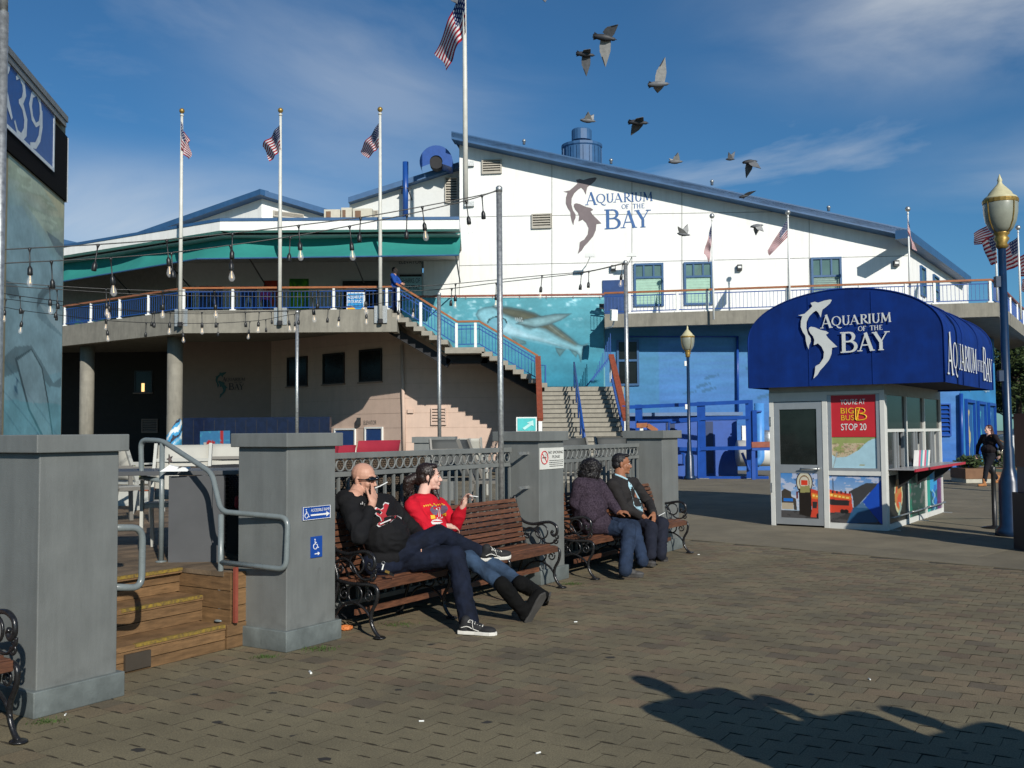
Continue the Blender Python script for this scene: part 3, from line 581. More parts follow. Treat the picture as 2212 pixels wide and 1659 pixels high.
# air handling units on the low roof
for x0, y0, x1, y1, mm in ((700, 452, 735, 474, 'l'), (737, 448, 760, 474, 'm'), (762, 450, 804, 474, 'r')):
    p = W(x0, y1, 42.2); wd = (x1 - x0) * 42.2 / F0; ht = (y1 - y0) * 42.2 / F0; m = MB().box(p, p + V((wd, 1.2, ht))); o = m.build('air_unit', P('air_unit_beige', (0.50, 0.47, 0.38), 0.6, var=0.08), bld)
    MB().box(p + V((wd * 0.12, -0.02, ht * 0.2)), p + V((wd * 0.42, -0.003, ht * 0.8))).build('grille', P('air_unit_rust', (0.16, 0.09, 0.05), 0.7), o)
# low roof fascia above the awning
FA = [G(132, 553, 9.2), G(475, 498, 9.2), G(992, 494.5, 9.2)]; FA.insert(0, FA[0] + (FA[0] - FA[1]) * 0.5)
def strip(pts, z0, z1, dep, name, mat, par, back=V((0, 1, 0))):
    m = MB()
    for a, c in zip(pts[:-1], pts[1:]):
        a, c = V((a.x, a.y, z0)), V((c.x, c.y, z0)); e = (c - a).normalized(); nb = V((-e.y, e.x, 0)); nb = nb if nb.y > 0 else -nb
        MB().pbox(a, c - a, nb * dep, (0, 0, z1 - z0)).build(name, mat, par)
strip(FA, 9.2, 9.55, 0.5, 'fascia_board', white, bld); strip([p + V((0, -0.03, 0)) for p in FA], 9.55, 9.66, 0.6, 'fascia_trim', bluetrim, bld)
MB().prism([V((p.x, p.y + 0.5, 9.6)) for p in FA] + [V((-2.3, 46, 9.6)), V((-26, 52, 9.6))], (0, 0, -0.12)).build('low_roof', P('roof_membrane', (0.35, 0.35, 0.33), 0.9), bld)
MB().prism([V((p.x, p.y + 0.45, 9.12)) for p in FA] + [V((-2.3, 42.6, 9.12)), V((-26, 49, 9.12))], (0, 0, -0.05)).build('soffit', P('soffit_grey', (0.42, 0.42, 0.40), 0.8), bld)
# teal awning, sagging between its arms
AB = [G(132, 605, 8.15), G(421, 556, 8.15), G(990, 548, 8.15)]; AB.insert(0, AB[0] + (AB[0] - AB[1]) * 0.5)
aw = thing('teal_awning', 'long teal canvas awning hanging under the white fascia of the upper level', 'awning', AB[2])
m = MB(); nx, ny = 96, 12
def along(pl, f):
    ls = [(pl[i + 1] - pl[i]).length for i in range(len(pl) - 1)]; T_ = sum(ls) * f
    for i, l in enumerate(ls):
        if T_ <= l or i == len(ls) - 1: return pl[i] + (pl[i + 1] - pl[i]) * (T_ / l)
        T_ -= l
ids = []
for i in range(nx + 1):
    f = i / nx; a = along(FA, f) + V((0, 0.95, 0.05)); c = along(AB, f) + V((0, .30, 0)); sag = 0.06 + 0.34 * abs(sin(f * pi * 4.5 + 0.4)) ** 1.0; col_ = []
    for j in range(ny + 1):
        g_ = j / ny; q = a + (c - a) * g_; q.y += sag * sin(pi * g_) * 1.0; col_.append(m.pt(q))
    ids.append(col_)
for i in range(nx):
    for j in range(ny): m.fc((ids[i][j], ids[i][j + 1], ids[i + 1][j + 1], ids[i + 1][j]))
ao = m.build('canvas', teal, aw, True); so_ = ao.modifiers.new('thick', 'SOLIDIFY'); so_.thickness = 0.02
for f in (0.34, 0.5, 0.66, 0.83, 0.995):
    a, c = along(FA, f), along(AB, f); MB().tube([c + V((0, .32, 0)), a + V((0, 2.6, -1.6))], 0.03, 6).build('awning_arm', black, aw)
MB().tube([p + V((0, .3, 0)) for p in AB], 0.03, 6).build('front_bar', bluetrim, aw)
# recessed back walls of the upper level, their greys darkened to stand for shade
PB1 = PY(42.3); shade = P('white_wall_shaded', (0.50, 0.51, 0.49), 0.7, var=0.05)
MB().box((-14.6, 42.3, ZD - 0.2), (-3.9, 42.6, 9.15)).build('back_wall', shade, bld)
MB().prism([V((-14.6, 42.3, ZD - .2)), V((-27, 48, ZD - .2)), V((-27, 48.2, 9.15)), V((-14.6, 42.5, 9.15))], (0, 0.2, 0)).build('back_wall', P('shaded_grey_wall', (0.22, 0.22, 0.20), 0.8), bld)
def pposter(x0, y0, x1, y1, fn, name='poster', n=(28, 30)):
    q = [PB1.hit(x0, y0, .02), PB1.hit(x1, y0, .02), PB1.hit(x1, y1, .02), PB1.hit(x0, y1, .02)]
    return painted(name, q, n[0], n[1], fn, bld)
def posterfn(c1, c2, c3, k):
    def fn(x, y):
        c = np.zeros((len(x), 3)) + np.array(c1); n_ = fbm(x * 5 + k, y * 5 + k); c = lay(c, n_ > 0.5, c2, 0.8); c = lay(c, (x - .5) ** 2 + (y - .55) ** 2 < .05, c3); return lay(c, (x - .5) ** 2 + (y - .55) ** 2 < .012, c1)
    return fn
pposter(430, 618, 481, 690, posterfn((.01, .02, .09), (.02, .04, .2), (.1, .12, .2), 1)); pposter(519, 618, 555, 690, posterfn((.01, .03, .16), (.02, .06, .3), (.5, .5, .55), 2))
pposter(570, 606, 608, 690, posterfn((.40, .03, .01), (.25, .02, .01), (.1, .16, .25), 3)); pposter(625, 602, 667, 690, posterfn((.08, .35, .01), (.01, .10, .02), (.3, .55, .02), 4))
pposter(150, 690, 240, 740, posterfn((.01, .03, .10), (.03, .10, .05), (.1, .2, .05), 5))
for x0, y0, x1, y1 in ((737, 604, 823, 700), (860, 590, 915, 700), (395, 618, 420, 690)):
    a, c = PB1.hit(x0, y0, .03), PB1.hit(x1, y1, .03); m = MB(); m.box((a.x, a.y, c.z), (c.x, a.y + 0.06, a.z)); dr = m.build('doorway', dark, bld)
    for q in ((a.x, c.z, a.x + .06, a.z), (c.x - .06, c.z, c.x, a.z), (a.x + .06, a.z - .06, c.x - .06, a.z)): MB().box((q[0], a.y - 0.05, q[1]), (q[2], a.y - 0.004, q[3])).build('door_frame', alu, dr)
a, c = PB1.hit(864, 598, .10), PB1.hit(911, 640, .10); sg = MB().box((a.x, a.y - .02, c.z), (c.x, a.y, a.z)).build('entrance_sign', P('pale_sea_sign', (0.30, 0.52, 0.56), 0.4, var=0.1), bld)
for k, tx_ in enumerate(('SHARKS OF', 'ALCATRAZ')): sans(tx_, (a.x + .07, a.y - .03, a.z - .27 - .3 * k), (1, 0, 0), (0, 0, 1), 0.2, P('ink_grey', (0.05, 0.07, 0.08), 0.6), 'lettering', sg, width=(c.x - a.x) - .14)
a = PB1.hit(862, 570, .02); sans('ELEVATOR', a, (1, 0, 0), (0, 0, 1), 0.18, P('ink_grey', (0.05, 0.07, 0.08), 0.6), 'lettering', bld, width=1.0)
# sandwich board at the entrance
p = W(748, 667, 37.6); p.z = ZD; sb = thing('sandwich_board', 'blue and yellow sandwich board behind the balcony railing by the dark doorway', 'sign', p); m = MB(); wd = 39 * 37.6 / F0; ht = 0.86
def sbfn(x, y):
    c = np.zeros((len(x), 3)) + np.array((.02, .25, .55)); c = lay(c, y + .12 * np.sin(x * 7) > .74, (.75, .42, .03)); return lay(c, (x < .05) | (x > .95) | (y < .04), (.75, .75, .75))
m.pbox(p, (wd, 0, 0), (0, 0.04, 0), (0, 0.08, ht)).build('panel', whitep, sb); MB().pbox(p + V((0, .3, 0)), (wd, 0, 0), (0, 0.04, 0), (0, -0.08, ht)).build('panel', whitep, sb)
painted('panel_print', (p + V((.02, .07, ht - .02)), p + V((wd - .02, .07, ht - .02)), p + V((wd - .02, -.012, 0.03)), p + V((.02, -.012, .03))), 20, 24, sbfn, sb)
for k, t_ in enumerate(('AQUARIUM', 'ENTRANCE')): sans(t_, p + V((.06, .04, ht - .26 - .17 * k)), (1, 0, 0), (0, 0.1, 1), 0.12, signwhite, 'lettering', sb, width=wd - .12, off=0.05)

# balcony deck and its edge beam
MB().prism([V((q.x, q.y + .3, ZD)) for q in (D0x, D1, D2)] + [V((D2.x, 43, ZD)), V((-16, 51, ZD)), V((-34, 51, ZD)), V((-34, 49, ZD))], (0, 0, -0.3)).build('balcony_deck', conc, bld)
MB().prism([V((D2.x + .01, 39.9, ZD)), V((D3.x - .01, 39.9, ZD)), V((D3.x - .01, 43, ZD)), V((D2.x + .01, 43, ZD))], (0, 0, -0.3)).build('balcony_deck', conc, bld)
nr = V((-(D4 - D3).y, (D4 - D3).x, 0)).normalized()
MB().prism([D3 + nr * .3, D4 + nr * .3 - EU * 0.1, D5 + nr * .3, D5 + nr * 6, V((K1.x + 3, K1.y + 2, ZD)), PF.hit(1300, 700) * 1.0 - V((0, 0, PF.hit(1300, 700).z - ZD))], (0, 0, -0.3)).build('balcony_deck', conc, bld)
strip([D0x, D0, D1, D2], ZD - 0.84, ZD + .004, 0.3, 'edge_beam', conc, bld); strip([D3, D4], ZD - 0.52, ZD + .004, 0.3, 'edge_beam', conc, bld)
e5 = (D5 - D4).normalized(); nb5 = V((-e5.y, e5.x, 0)); MB().pbox(V((D4.x, D4.y, ZD - .52)), D5 - D4, nb5 * .3, (0, 0, .524)).build('edge_beam', conc, bld)
# end face of the left slab at the stair
MB().pbox(V((D2.x, D2.y, ZD - .84)), (0.2, 0, 0), (0, 3.4, 0), (0, 0, 0.55)).build('edge_beam', conc, bld)

# mural wall with the shark, parapet rail
PM = PY(39.5)
def sharkmural(x, y):
    X = 190 + x * 1690; Y_ = 498 + y * 572                     # in enlarged-photo units
    n_ = fbm(X / 130, Y_ / 60, 5); n2_ = fbm(X / 40 + 9, Y_ / 22, 4)
    c = np.zeros((len(x), 3)) + np.array((.075, .34, .40)); c = lay(c, np.ones(len(x), bool), (.02, .19, .28), 1) * 0 + (np.array((.10, .37, .42))[None] * (1 - y)[:, None] ** 1.0 + np.array((.018, .19, .28))[None] * y[:, None])
    c = c * (0.78 + .5 * n_)[:, None]
    c = c + (np.clip(n2_ - .62, 0, 1) * 2.4 * np.clip(1 - y * 2.6, 0, 1))[:, None] * np.array((.7, .8, .8))
    body = [(1045,612),(1060,580),(1100,562),(1160,555),(1250,560),(1340,575),(1430,600),(1500,640),(1570,690),(1650,750),(1700,795),(1735,805),(1780,790),(1745,830),(1738,870),(1725,920),(1712,870),(1695,850),(1640,830),(1500,790),(1400,770),(1270,745),(1170,715),(1120,690),(1070,650)]
    back = [(1160,555),(1250,560),(1340,575),(1430,600),(1500,640),(1570,690),(1650,750),(1700,795),(1690,810),(1600,770),(1500,710),(1420,690),(1300,640),(1220,610),(1180,575)]
    belly = [(1130,650),(1180,630),(1240,640),(1300,680),(1380,720),(1500,760),(1640,825),(1500,792),(1400,772),(1270,747),(1170,715)]
    fin = [(1300,668),(1360,640),(1450,622),(1560,604),(1668,602),(1600,645),(1520,675),(1430,695),(1350,680)]
    fin2 = [(1270,745),(1370,780),(1372,800),(1320,805),(1285,770)]; fin3 = [(1560,820),(1630,830),(1590,880),(1570,850)]; fin4 = [(1650,830),(1710,850),(1695,885),(1672,860)]
    I = lambda P_: inpoly(X, Y_, P_)
    def dist(P_):
        d = np.full(len(x), 1e9)
        for i in range(len(P_)):
            ax, ay = P_[i]; bx_, by_ = P_[(i + 1) % len(P_)]; L2 = (bx_ - ax) ** 2 + (by_ - ay) ** 2; t = np.clip(((X - ax) * (bx_ - ax) + (Y_ - ay) * (by_ - ay)) / L2, 0, 1); d = np.minimum(d, np.hypot(X - ax - t * (bx_ - ax), Y_ - ay - t * (by_ - ay)))
        return d
    def form(c, P_, col, rim, wdt, soft=3.0, a=1.0):
        d = dist(P_); ins = I(P_); m_ = np.where(ins, np.clip(.5 + d / soft / 2, 0, 1), np.clip(.5 - d / soft / 2, 0, 1)) * a; sh_ = np.clip(d / wdt, 0, 1) ** .6; cc = np.array(rim)[None] * (1 - sh_)[:, None] + np.array(col)[None] * sh_[:, None]; cc = cc * (.82 + .36 * n2_)[:, None]; return c * (1 - m_)[:, None] + cc * m_[:, None]
    for f_ in (fin2, fin3, fin4): c = form(c, f_, (.09, .22, .24), (.03, .09, .10), 14)
    c = form(c, body, (.20, .46, .52), (.015, .05, .06), 26, 4); c = form(c, belly, (.36, .60, .66), (.20, .46, .52), 30, 16, .85); c = form(c, back, (.105, .12, .08), (.03, .05, .045), 42, 14)
    c = form(c, [(1500, 650), (1560, 700), (1640, 765), (1690, 800), (1600, 750), (1520, 690)], (.24, .34, .32), (.12, .16, .12), 14, 12, .7)
    c = form(c, fin, (.20, .38, .40), (.015, .035, .04), 24, 4); c = form(c, [(1345, 672), (1430, 694), (1400, 706), (1360, 694)], (.05, .07, .05), (.03, .05, .04), 10, 10, .8)
    mouth = ((X - 1185) ** 2 / 62 ** 2 + (Y_ - 668) ** 2 / 45 ** 2); c = lay(c, (mouth < 1.18) & (mouth > .86) & (Y_ < 668), (.02, .06, .07)); c = lay(c, (mouth <= .86) & I(body), (.10, .33, .42), .7)
    for k in range(5): c = lay(c, (np.abs(X - 1305 - k * 10 - (Y_ - 640) * .2) < 2.2) & (np.abs(Y_ - 642) < 14), (.35, .45, .45))
    return c * (0.9 + .2 * n2_)[:, None] * np.array((.92, .88, .92))
MURP = [(868, 643), (1306, 643), (1306, 838), (1165, 838), (1035, 768), (960, 762), (868, 700)]
MB().prism([PM.hit(x, y, -.06) for x, y in MURP], (0, .12, 0)).build('mural_wall', P('mural_wall_plaster', (0.12, 0.3, 0.34), 0.8), bld)
MB().box((PM.hit(868, 700).x, 39.57, 5.85), (PM.hit(1306, 700).x, 39.9, PM.hit(1000, 643).z)).box((1.25, 39.57, 0), (PM.hit(1306, 700).x, 39.9, 5.85)).build('mural_wall', MATS['mural_wall_plaster'], bld)
quad = [PM.hit(677.7 + .337 * a, 474.4 + .337 * c) for a, c in ((190, 498), (1865, 498), (1865, 1070), (190, 1070))]
painted('shark_mural', quad, 300, 104, sharkmural, bld, muralm, mask=MURP)
rl_ = MB(); rl_.beam(W(868, 641, 39.5), W(1306, 636, 39.5), 0.12, 0.07); rl_.build('parapet_rail', redwood, bld)
for k in range(8):
    x = 890 + k * 58; q = W(x, 640, 39.5); MB().tube([q, q - V((0, 0, 0.12))], 0.02, 6).build('rail_bracket', galv, bld)
q = W(1300, 632 + 30, 39.2); MB().box(q + V((-.1, -.1, -.1)), q + V((.1, .1, .1))).tube([q, q + V((0.15, 0.3, -.2))], .02, 6).build('floodlight', black, bld)
# lower level: pink wall, tan wall, dark void behind the columns
xw0, xw1, xw2 = W(586, 800, 39.75).x, W(395, 800, 41.2).x, 1.3
xb_ = W(868, 800, 39.62).x; PW = Plane((xb_, 39.62, 0), n=V((2.3, 2.7, 0)).normalized()); PW0 = Plane((0, 39.62, 0), n=(0, -1, 0)); q1 = PW.hit(586, 800); q1.z = 0; q0 = V((xb_, 39.62, 0))
pw = MB(); pw.box((xb_, 39.62, 0), (xw2, 40, 5.9)); pwo = pw.build('pink_wall', pink, bld); MB().prism([q0, q1, q1 + up * 5.9, q0 + up * 5.9], -PW.n * .3).build('pink_wall', pink, bld)
for k in range(1, 10): jm = P('pink_joint', (0.44, 0.32, 0.25), 0.9); MB().box((xb_ + .01, 39.612, k * 0.6), (xw2 - .01, 39.618, k * 0.6 + .012)).build('block_joint', jm, bld); MB().pbox(q0 + up * (k * .6) + PW.n * .008, q1 - q0, -PW.n * .004, up * .012).build('block_joint', jm, bld)
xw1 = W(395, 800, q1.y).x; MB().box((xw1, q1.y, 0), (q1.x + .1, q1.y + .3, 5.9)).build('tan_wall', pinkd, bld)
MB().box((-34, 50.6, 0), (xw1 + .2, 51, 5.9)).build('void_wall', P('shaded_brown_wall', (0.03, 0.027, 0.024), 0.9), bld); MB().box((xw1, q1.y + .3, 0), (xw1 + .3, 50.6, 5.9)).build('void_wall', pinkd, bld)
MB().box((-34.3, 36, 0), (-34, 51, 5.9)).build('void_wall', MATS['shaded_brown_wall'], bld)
PT_ = PY(q1.y - .02); PV = PY(50.6)
def opening(plane, x0, y0, x1, y1, name='window', mat=None, fm=None, o=0.02):
    a, b1_, c = plane.hit(x0, y0), plane.hit(x1, y0), plane.hit(x1, y1); m = MB(); t = 0.07; e = (b1_ - a); e.z = 0; wd = e.length; e.normalize(); ht = b1_.z - c.z; z0_ = c.z; n = plane.n
    B3 = lambda mm, xa, za, xb, zb, o0, o1: mm.pbox(V((a.x, a.y, z0_)) + e * xa + up * za + n * o0, e * (xb - xa), n * (o1 - o0), up * (zb - za))
    for q in ((0, 0, t, ht), (wd - t, 0, wd, ht), (t, ht - t, wd - t, ht), (t, 0, wd - t, t)): B3(m, *q, -.01, .06)
    f = m.build(name, fm or black, bld); m = MB(); B3(m, t, t, wd - t, ht - t, .004, .02); m.build('pane', mat or glassd, f); m = MB(); B3(m, -.04, -.06, wd + .04, -.001, -.01, .12); m.build('sill', pinkd, f); return f
opening(PW, 698.6, 761, 745, 828); opening(PW, 777, 752, 826, 823); opening(PW, 621.5, 769, 665, 833); opening(PV, 291, 800, 330, 848)
a, c = PV.hit(306, 828, .05), PV.hit(312, 846, .05); MB().box((a.x, a.y - .02, c.z), (c.x, a.y, a.z)).build('lit_lamp', P('lit_lamp_shade', (.9, .6, .3), .5, emit=((1, .65, .25), 1.6)), bld)
louver(PW0, 931, 881, 964, 918, bld, 5, fm=P('pink_louvre', (0.5, 0.37, 0.3), 0.6)); louver(PV, 307, 905, 342, 935, bld, 5, fm=pinkd)
opening(PW, 723, 925, 769, 985, 'door', P('navy_door_paint', (0.02, 0.055, 0.17), 0.4), whitep); opening(PW, 789, 922, 828, 985, 'door', P('navy_door_paint', (0.02, 0.055, 0.17), 0.4), whitep)
a = PW.hit(786, 917, .02); sans('ELEVATOR', a, PW.e, (0, 0, 1), 0.17, P('dull_grey_letters', (0.2, 0.17, 0.15), 0.6), 'lettering', bld, width=0.8)
MB().tube([PW0.hit(868, 745, .1), PW0.hit(872, 900, .1), PW0.hit(873, 985, .1)], 0.07, 10).build('downpipe', pink, bld, True)
a = PW0.hit(887, 888); MB().box(a + V((-.12, -.1, -.08)), a + V((.12, 0.0, .08))).build('wall_box', pink, bld); a = PW.hit(776, 910); MB().box(a + V((-.08, -.2, -.15)), a + V((.08, 0.0, .15))).build('wall_lamp', black, bld)
logo(PT_.hit(478, 832, 0.02), V((1, 0, 0)), V((0, 0, 1)), 1.22, (P('dark_teal_logo', (0.02, 0.08, 0.075), 0.6), P('dark_ink_logo', (0.03, 0.03, 0.03), 0.6)), None, bld, 0.01)
# navy tiled counter front along the lower wall
PN = PY(39.6); a, c = PN.hit(395, 908), PN.hit(712, 1000); ct = MB(); ct.box((a.x, 39.6, 0), (c.x, 40.0, a.z + .1)); cto = ct.build('counter_front', P('navy_tile', (0.004, 0.009, 0.032), 0.3, var=0.3), bld)
for k in range(1, 14):
    x = a.x + (c.x - a.x) * k / 14; MB().box((x, 39.593, 0.3), (x + .015, 39.598, a.z)).build('tile_joint', dark, cto)
q = [PN.hit(432, 932, .02), PN.hit(497, 930, .02), PN.hit(497, 990, .02), PN.hit(432, 992, .02)]
painted('poster', q, 30, 24, lambda x, y: lay(lay(np.zeros((len(x), 3)) + np.array((.03, .13, .26)), ((x - .72) ** 2 < .004) | ((x - .35) ** 2 + (y - .5) ** 2 < .03), (.28, .02, .02)), fbm(x * 6, y * 6) > .62, (.04, .2, .3)), bld)
# concrete columns under the balcony
def column(px, Y, wave=False):
    q = W(px, 900, Y); m = MB(); m.lathe([(0.29, 0), (0.29, 1.5), (0.285, 1.51), (0.285, 1.53), (0.29, 1.54), (0.29, 5.4)], (q.x, q.y, 0), 24)
    o = thing('concrete_column', 'round concrete column under the balcony' + (' painted with a blue wave at its foot' if wave else ', plain, nearest the whale mural'), 'column', (q.x, q.y, 0), 'columns under the balcony')
    m.build('shaft', conc, o, True)
    if wave:
        z0, z1 = 0.9, 2.35; nx, ny = 40, 40; me = MB(); c_ = []
        for j in range(ny):
            for i in range(nx):
                a = pi + pi * i / (nx - 1); me.pt((q.x + .294 * cos(a), q.y + .294 * sin(a), z0 + (z1 - z0) * j / (ny - 1))); c_.append((i / (nx - 1), 1 - j / (ny - 1)))
        for j in range(ny - 1):
            for i in range(nx - 1): me.fc((j * nx + i, j * nx + i + 1, (j + 1) * nx + i + 1, (j + 1) * nx + i))
        wo = me.build('wave_painting', muralm, o, True); c_ = np.array(c_); x, y = c_[:, 0], c_[:, 1]
        cc = np.zeros((len(x), 3)) + np.array((.235, .22, .18)); top_ = .25 + .25 * np.sin(x * 5 + .5) + .12 * x; cc = lay(cc, y > top_, (.05, .30, .55)); s_ = np.sin((y * 16 + x * 9 + fbm(x * 4, y * 4) * 5)); cc = lay(cc, (y > top_) & (s_ > .5), (.65, .7, .7)); cc = lay(cc, (y > top_) & (s_ < -.75), (.03, .03, .05)); cc = lay(cc, y > top_ + .5, (.05, .28, .45), .7)
        ca = wo.data.color_attributes.new('paint', 'FLOAT_COLOR', 'POINT'); ca.data.foreach_set('color', np.concatenate([cc, np.ones((len(x), 1))], 1).ravel())
column(187, 41.5); column(377, 37.9, True); column(128 + 270, 43.9) if False else None
# blue sea wall below the right balcony
PB = Plane(W(1306, 800, 39.7), W(2072, 800, 37.6))
def seawall(x, y):
    n_ = fbm(x * 14, y * 26, 5); n2_ = fbm(x * 5 + 3, y * 60, 3); c = np.array((.12, .36, .56))[None] * (1 - y)[:, None] + np.array((.045, .20, .60))[None] * y[:, None]
    c = lay(c, n2_ > .5, (.10, .28, .62), .35) * (.8 + .45 * n_)[:, None]; c = lay(c, x < .16, (.07, .33, .38), .35)
    def fish(cx, cy, s, k): dx = (x - cx) / s; dy = (y - cy) / s * .42 + dx * .25; return (dx ** 2 + (dy * 3.4) ** 2 < 1) | ((np.abs(dx - 1.15) < .25) & (np.abs(dy) < .38 * (dx - .8)))
    for cx, cy, s in ((.31, .36, .018), (.285, .42, .018), (.245, .47, .016), (.30, .45, .018), (.43, .30, .02), (.46, .50, .018)): c = lay(c, fish(cx, cy, s, 0), (.06, .20, .34), .8)
    return c * np.array((.70, .66, .74))
qd = []
pA, pB_ = PB.hit(1306, 800), PB.hit(2072, 800); zt = 5.85
MB().prism([V((pA.x, pA.y, 0)), V((pB_.x, pB_.y, 0)), V((pB_.x, pB_.y, zt)), V((pA.x, pA.y, zt))], -PB.n * .3).build('sea_wall', P('sea_wall_plaster', (0.08, 0.25, 0.55), 0.8), bld)
f_ = PB.n * 0.01; painted('sea_mural', (V((pA.x, pA.y, zt)) + f_, V((pB_.x, pB_.y, zt)) + f_, V((pB_.x, pB_.y, 0.01)) + f_, V((pA.x, pA.y, 0.01)) + f_), 260, 100, seawall, bld, muralm)
window(PB, 1332, 735, 1380, 833, 1, 0.45, bld, glass=glassd, blind=None)
def ptube(plane, pts, r, name, mat, off=.12): MB().tube([plane.hit(x, y, off) for x, y in pts], r, 10).build(name, mat, bld, True)
ptube(PB, ((1352, 727), (1595, 727)), .03, 'conduit', bluegate); ptube(PB, ((1593, 727), (1594, 905)), .05, 'downpipe', bluegate)
ptube(PB, ((2076, 850), (2078, 1010)), .07, 'downpipe', bluegate, .15)
louver(PB, 2028, 872, 2052, 942, bld, 7, fm=bluegate)
KB = V((pB_.x, pB_.y, 0)); PBs = Plane(KB, n=V((EU.y, -EU.x, 0)))
def sidemural(x, y):
    c = np.zeros((len(x), 3)) + np.array((.035, .20, .42)); c = c * (.8 + .4 * fbm(x * 8, y * 14))[:, None]
    for k in range(3):
        xc = .12 + k * .31; c = lay(c, (np.abs(x - xc - .06) < .10) & (y > .53), (.015, .09, .25)); c = lay(c, (np.abs(x - xc - .05 + .02 * np.sin(y * 30)) < .03) & (y > .6), ((.6, .5, .15), (.08, .4, .4), (.1, .3, .5))[k], .7)
    return c
e1 = KB + EU * 11; MB().prism([KB, e1, e1 + up * zt, KB + up * zt], -PBs.n * .3).build('sea_wall', MATS['sea_wall_plaster'], bld)
f_ = PBs.n * .01; painted('sea_mural', (KB + up * zt + f_, e1 + up * zt + f_, e1 + f_, KB + f_), 90, 80, sidemural, bld, muralm)
for k in range(3):
    a = KB + EU * (1.0 + k * 3.4); m = MB(); m.pbox(a + PBs.n * 0.02, EU * 0.12, PBs.n * .1, up * 2.75); m.pbox(a + EU * 2.2 + PBs.n * 0.02, EU * 0.12, PBs.n * .1, up * 2.75); m.pbox(a + EU * .12 + PBs.n * .02 + up * 2.63, EU * 2.08, PBs.n * .1, up * .12); m.build('door_surround', bluegate, bld)
sb_ = MB(); txt = [('A', 0, .55, -.1, .62), ('Q', .58, .5, 0, .5), ('U', 1.1, .45, 0, .5), ('A', 1.55, .48, 0, .5), ('R', 2.05, .42, 0, .5), ('I', 2.48, .2, 0, .5), ('U', 2.7, .45, 0, .5), ('M', 3.17, .55, 0, .5), ('O', 3.95, .25, 0, .25), ('F', 4.22, .2, 0, .25), ('T', 4.6, .22, 0, .25), ('H', 4.84, .26, 0, .25), ('E', 5.12, .22, 0, .25), ('B', 5.6, .5, -.05, .65), ('A', 6.12, .48, 0, .5), ('Y', 6.62, .48, 0, .5)]
linetext(sb_, txt, KB + EU * 1.4 + up * 3.25, EU, up, .05) if PBs.e.dot(EU) > 0 else None
sb_.build('lettering', P('pale_letters', (0.5, 0.55, 0.5), 0.6), bld)
# far end: blue parapet wall seen past the corner of the balcony
MB().prism([V((D5.x, D5.y, 0)), V((D5.x + 6, D5.y + 1, 0)), V((D5.x + 6, D5.y + 1, 5.6)), V((D5.x, D5.y, 5.6))], (0, .3, 0)).build('end_wall', bluegate, bld)

# ------------------------------------------------------------------ railings
def railing(pts, label, posts, h=0.88, wm=railwood, zc=None, extra=True, pm=whitep, barpitch=0.14):
    """pts: 3D points along the foot of the railing"""
    r = thing('balcony_railing', label, 'railing', pts[0]); hr = MB()
    for a, c in zip(pts[:-1], pts[1:]): hr.beam(a + up * (h - .035), c + up * (h - .035), 0.13, 0.07)
    hr.build('handrail', wm, r)
    b1 = MB(); tr = MB()
    for a, c in zip(pts[:-1], pts[1:]):
        tr.beam(a + up * (h - .17), c + up * (h - .17), .04, .035); tr.beam(a + up * .1, c + up * .1, .04, .035); n = max(2, int((c - a).length / barpitch))
        for k in range(n + 1): q = a + (c - a) * (k / n); b1.box(q + V((-.007, -.007, .12)), q + V((.007, .007, h - .18)))
    tr.build('rail', blue, r); tag(b1.build('bars', blue, r), kind='stuff')
    for q in posts:
        MB().box(q + V((-.045, -.045, 0)), q + V((.045, .045, h - .07))).box(q + V((-.11, -.07, 0.0)), q + V((.11, .07, .04))).build('post', pm, r)
    return r
def onseg(a, c, y0): return a
off_ = V((0, .12, .006)); R0 = [D0 + off_, D1 + off_, D2 + off_]
def pxpt(x, a, c):
    best = min((abs(CX + F0 * ((a + (c - a) * t)).x / ((a + (c - a) * t)).y - x), t) for t in [k / 200 for k in range(201)]); return a + (c - a) * best[1]
railing([D0x + off_] + R0, 'blue balcony railing with brown wood handrail above the pink wall', [pxpt(x, D0 + off_, D1 + off_) for x in (137, 194, 256, 318)] + [pxpt(x, D1 + off_, D2 + off_) for x in (388, 501, 721, 836)])
R3 = [D3 + off_, D4 + V((-.15, .12, .006))]
railing(R3, 'blue balcony railing with white posts in front of the white facade', [pxpt(x, *R3) for x in (1362, 1468, 1530, 1703, 1862, 1962, 2026, 2148)])
R4 = [D4 + V((-.05, .22, .006)), D5 + V((-.1, .1, .006))]
railing(R4, 'blue balcony railing running back from the far right corner', [R4[0] + (R4[1] - R4[0]) * k / 6 for k in range(1, 6)], wm=redwood)

# ------------------------------------------------------------------ staircase
X0 = W(843, 700, YS).x; st = thing('concrete_staircase', 'outdoor concrete staircase with blue railings climbing to the upper balcony', 'staircase', (X0 + 6, YS, 0)); z = 6.07
for i in range(7): MB().box((X0 + .291 * i, YS, z - .169 * i - .17), (X0 + .291 * i + .40, YS + 3.14, z - .169 * i)).build('step', concs, st)
xa, xb = X0 + 7 * .291, W(1040, 700, YS).x; zl = z - .169 * 7 - .12
MB().box((xa, YS, zl - .22), (xb + .1, YS + 3.14, zl)).build('landing', concs, st)
for i in range(8): MB().box((xb + .291 * i, YS, zl - .169 * (i + 1) - .17), (xb + .291 * i + .40, YS + 3.14, zl - .169 * (i + 1))).build('step', concs, st)
z2 = zl - .169 * 9; x2 = xb + .291 * 8; XL, XR = W(1163, 800, 36.0).x, W(1330, 800, 36.0).x
MB().box((x2, 36.0, z2 - .3), (XR + .3, 39.4, z2)).build('landing', concs, st)
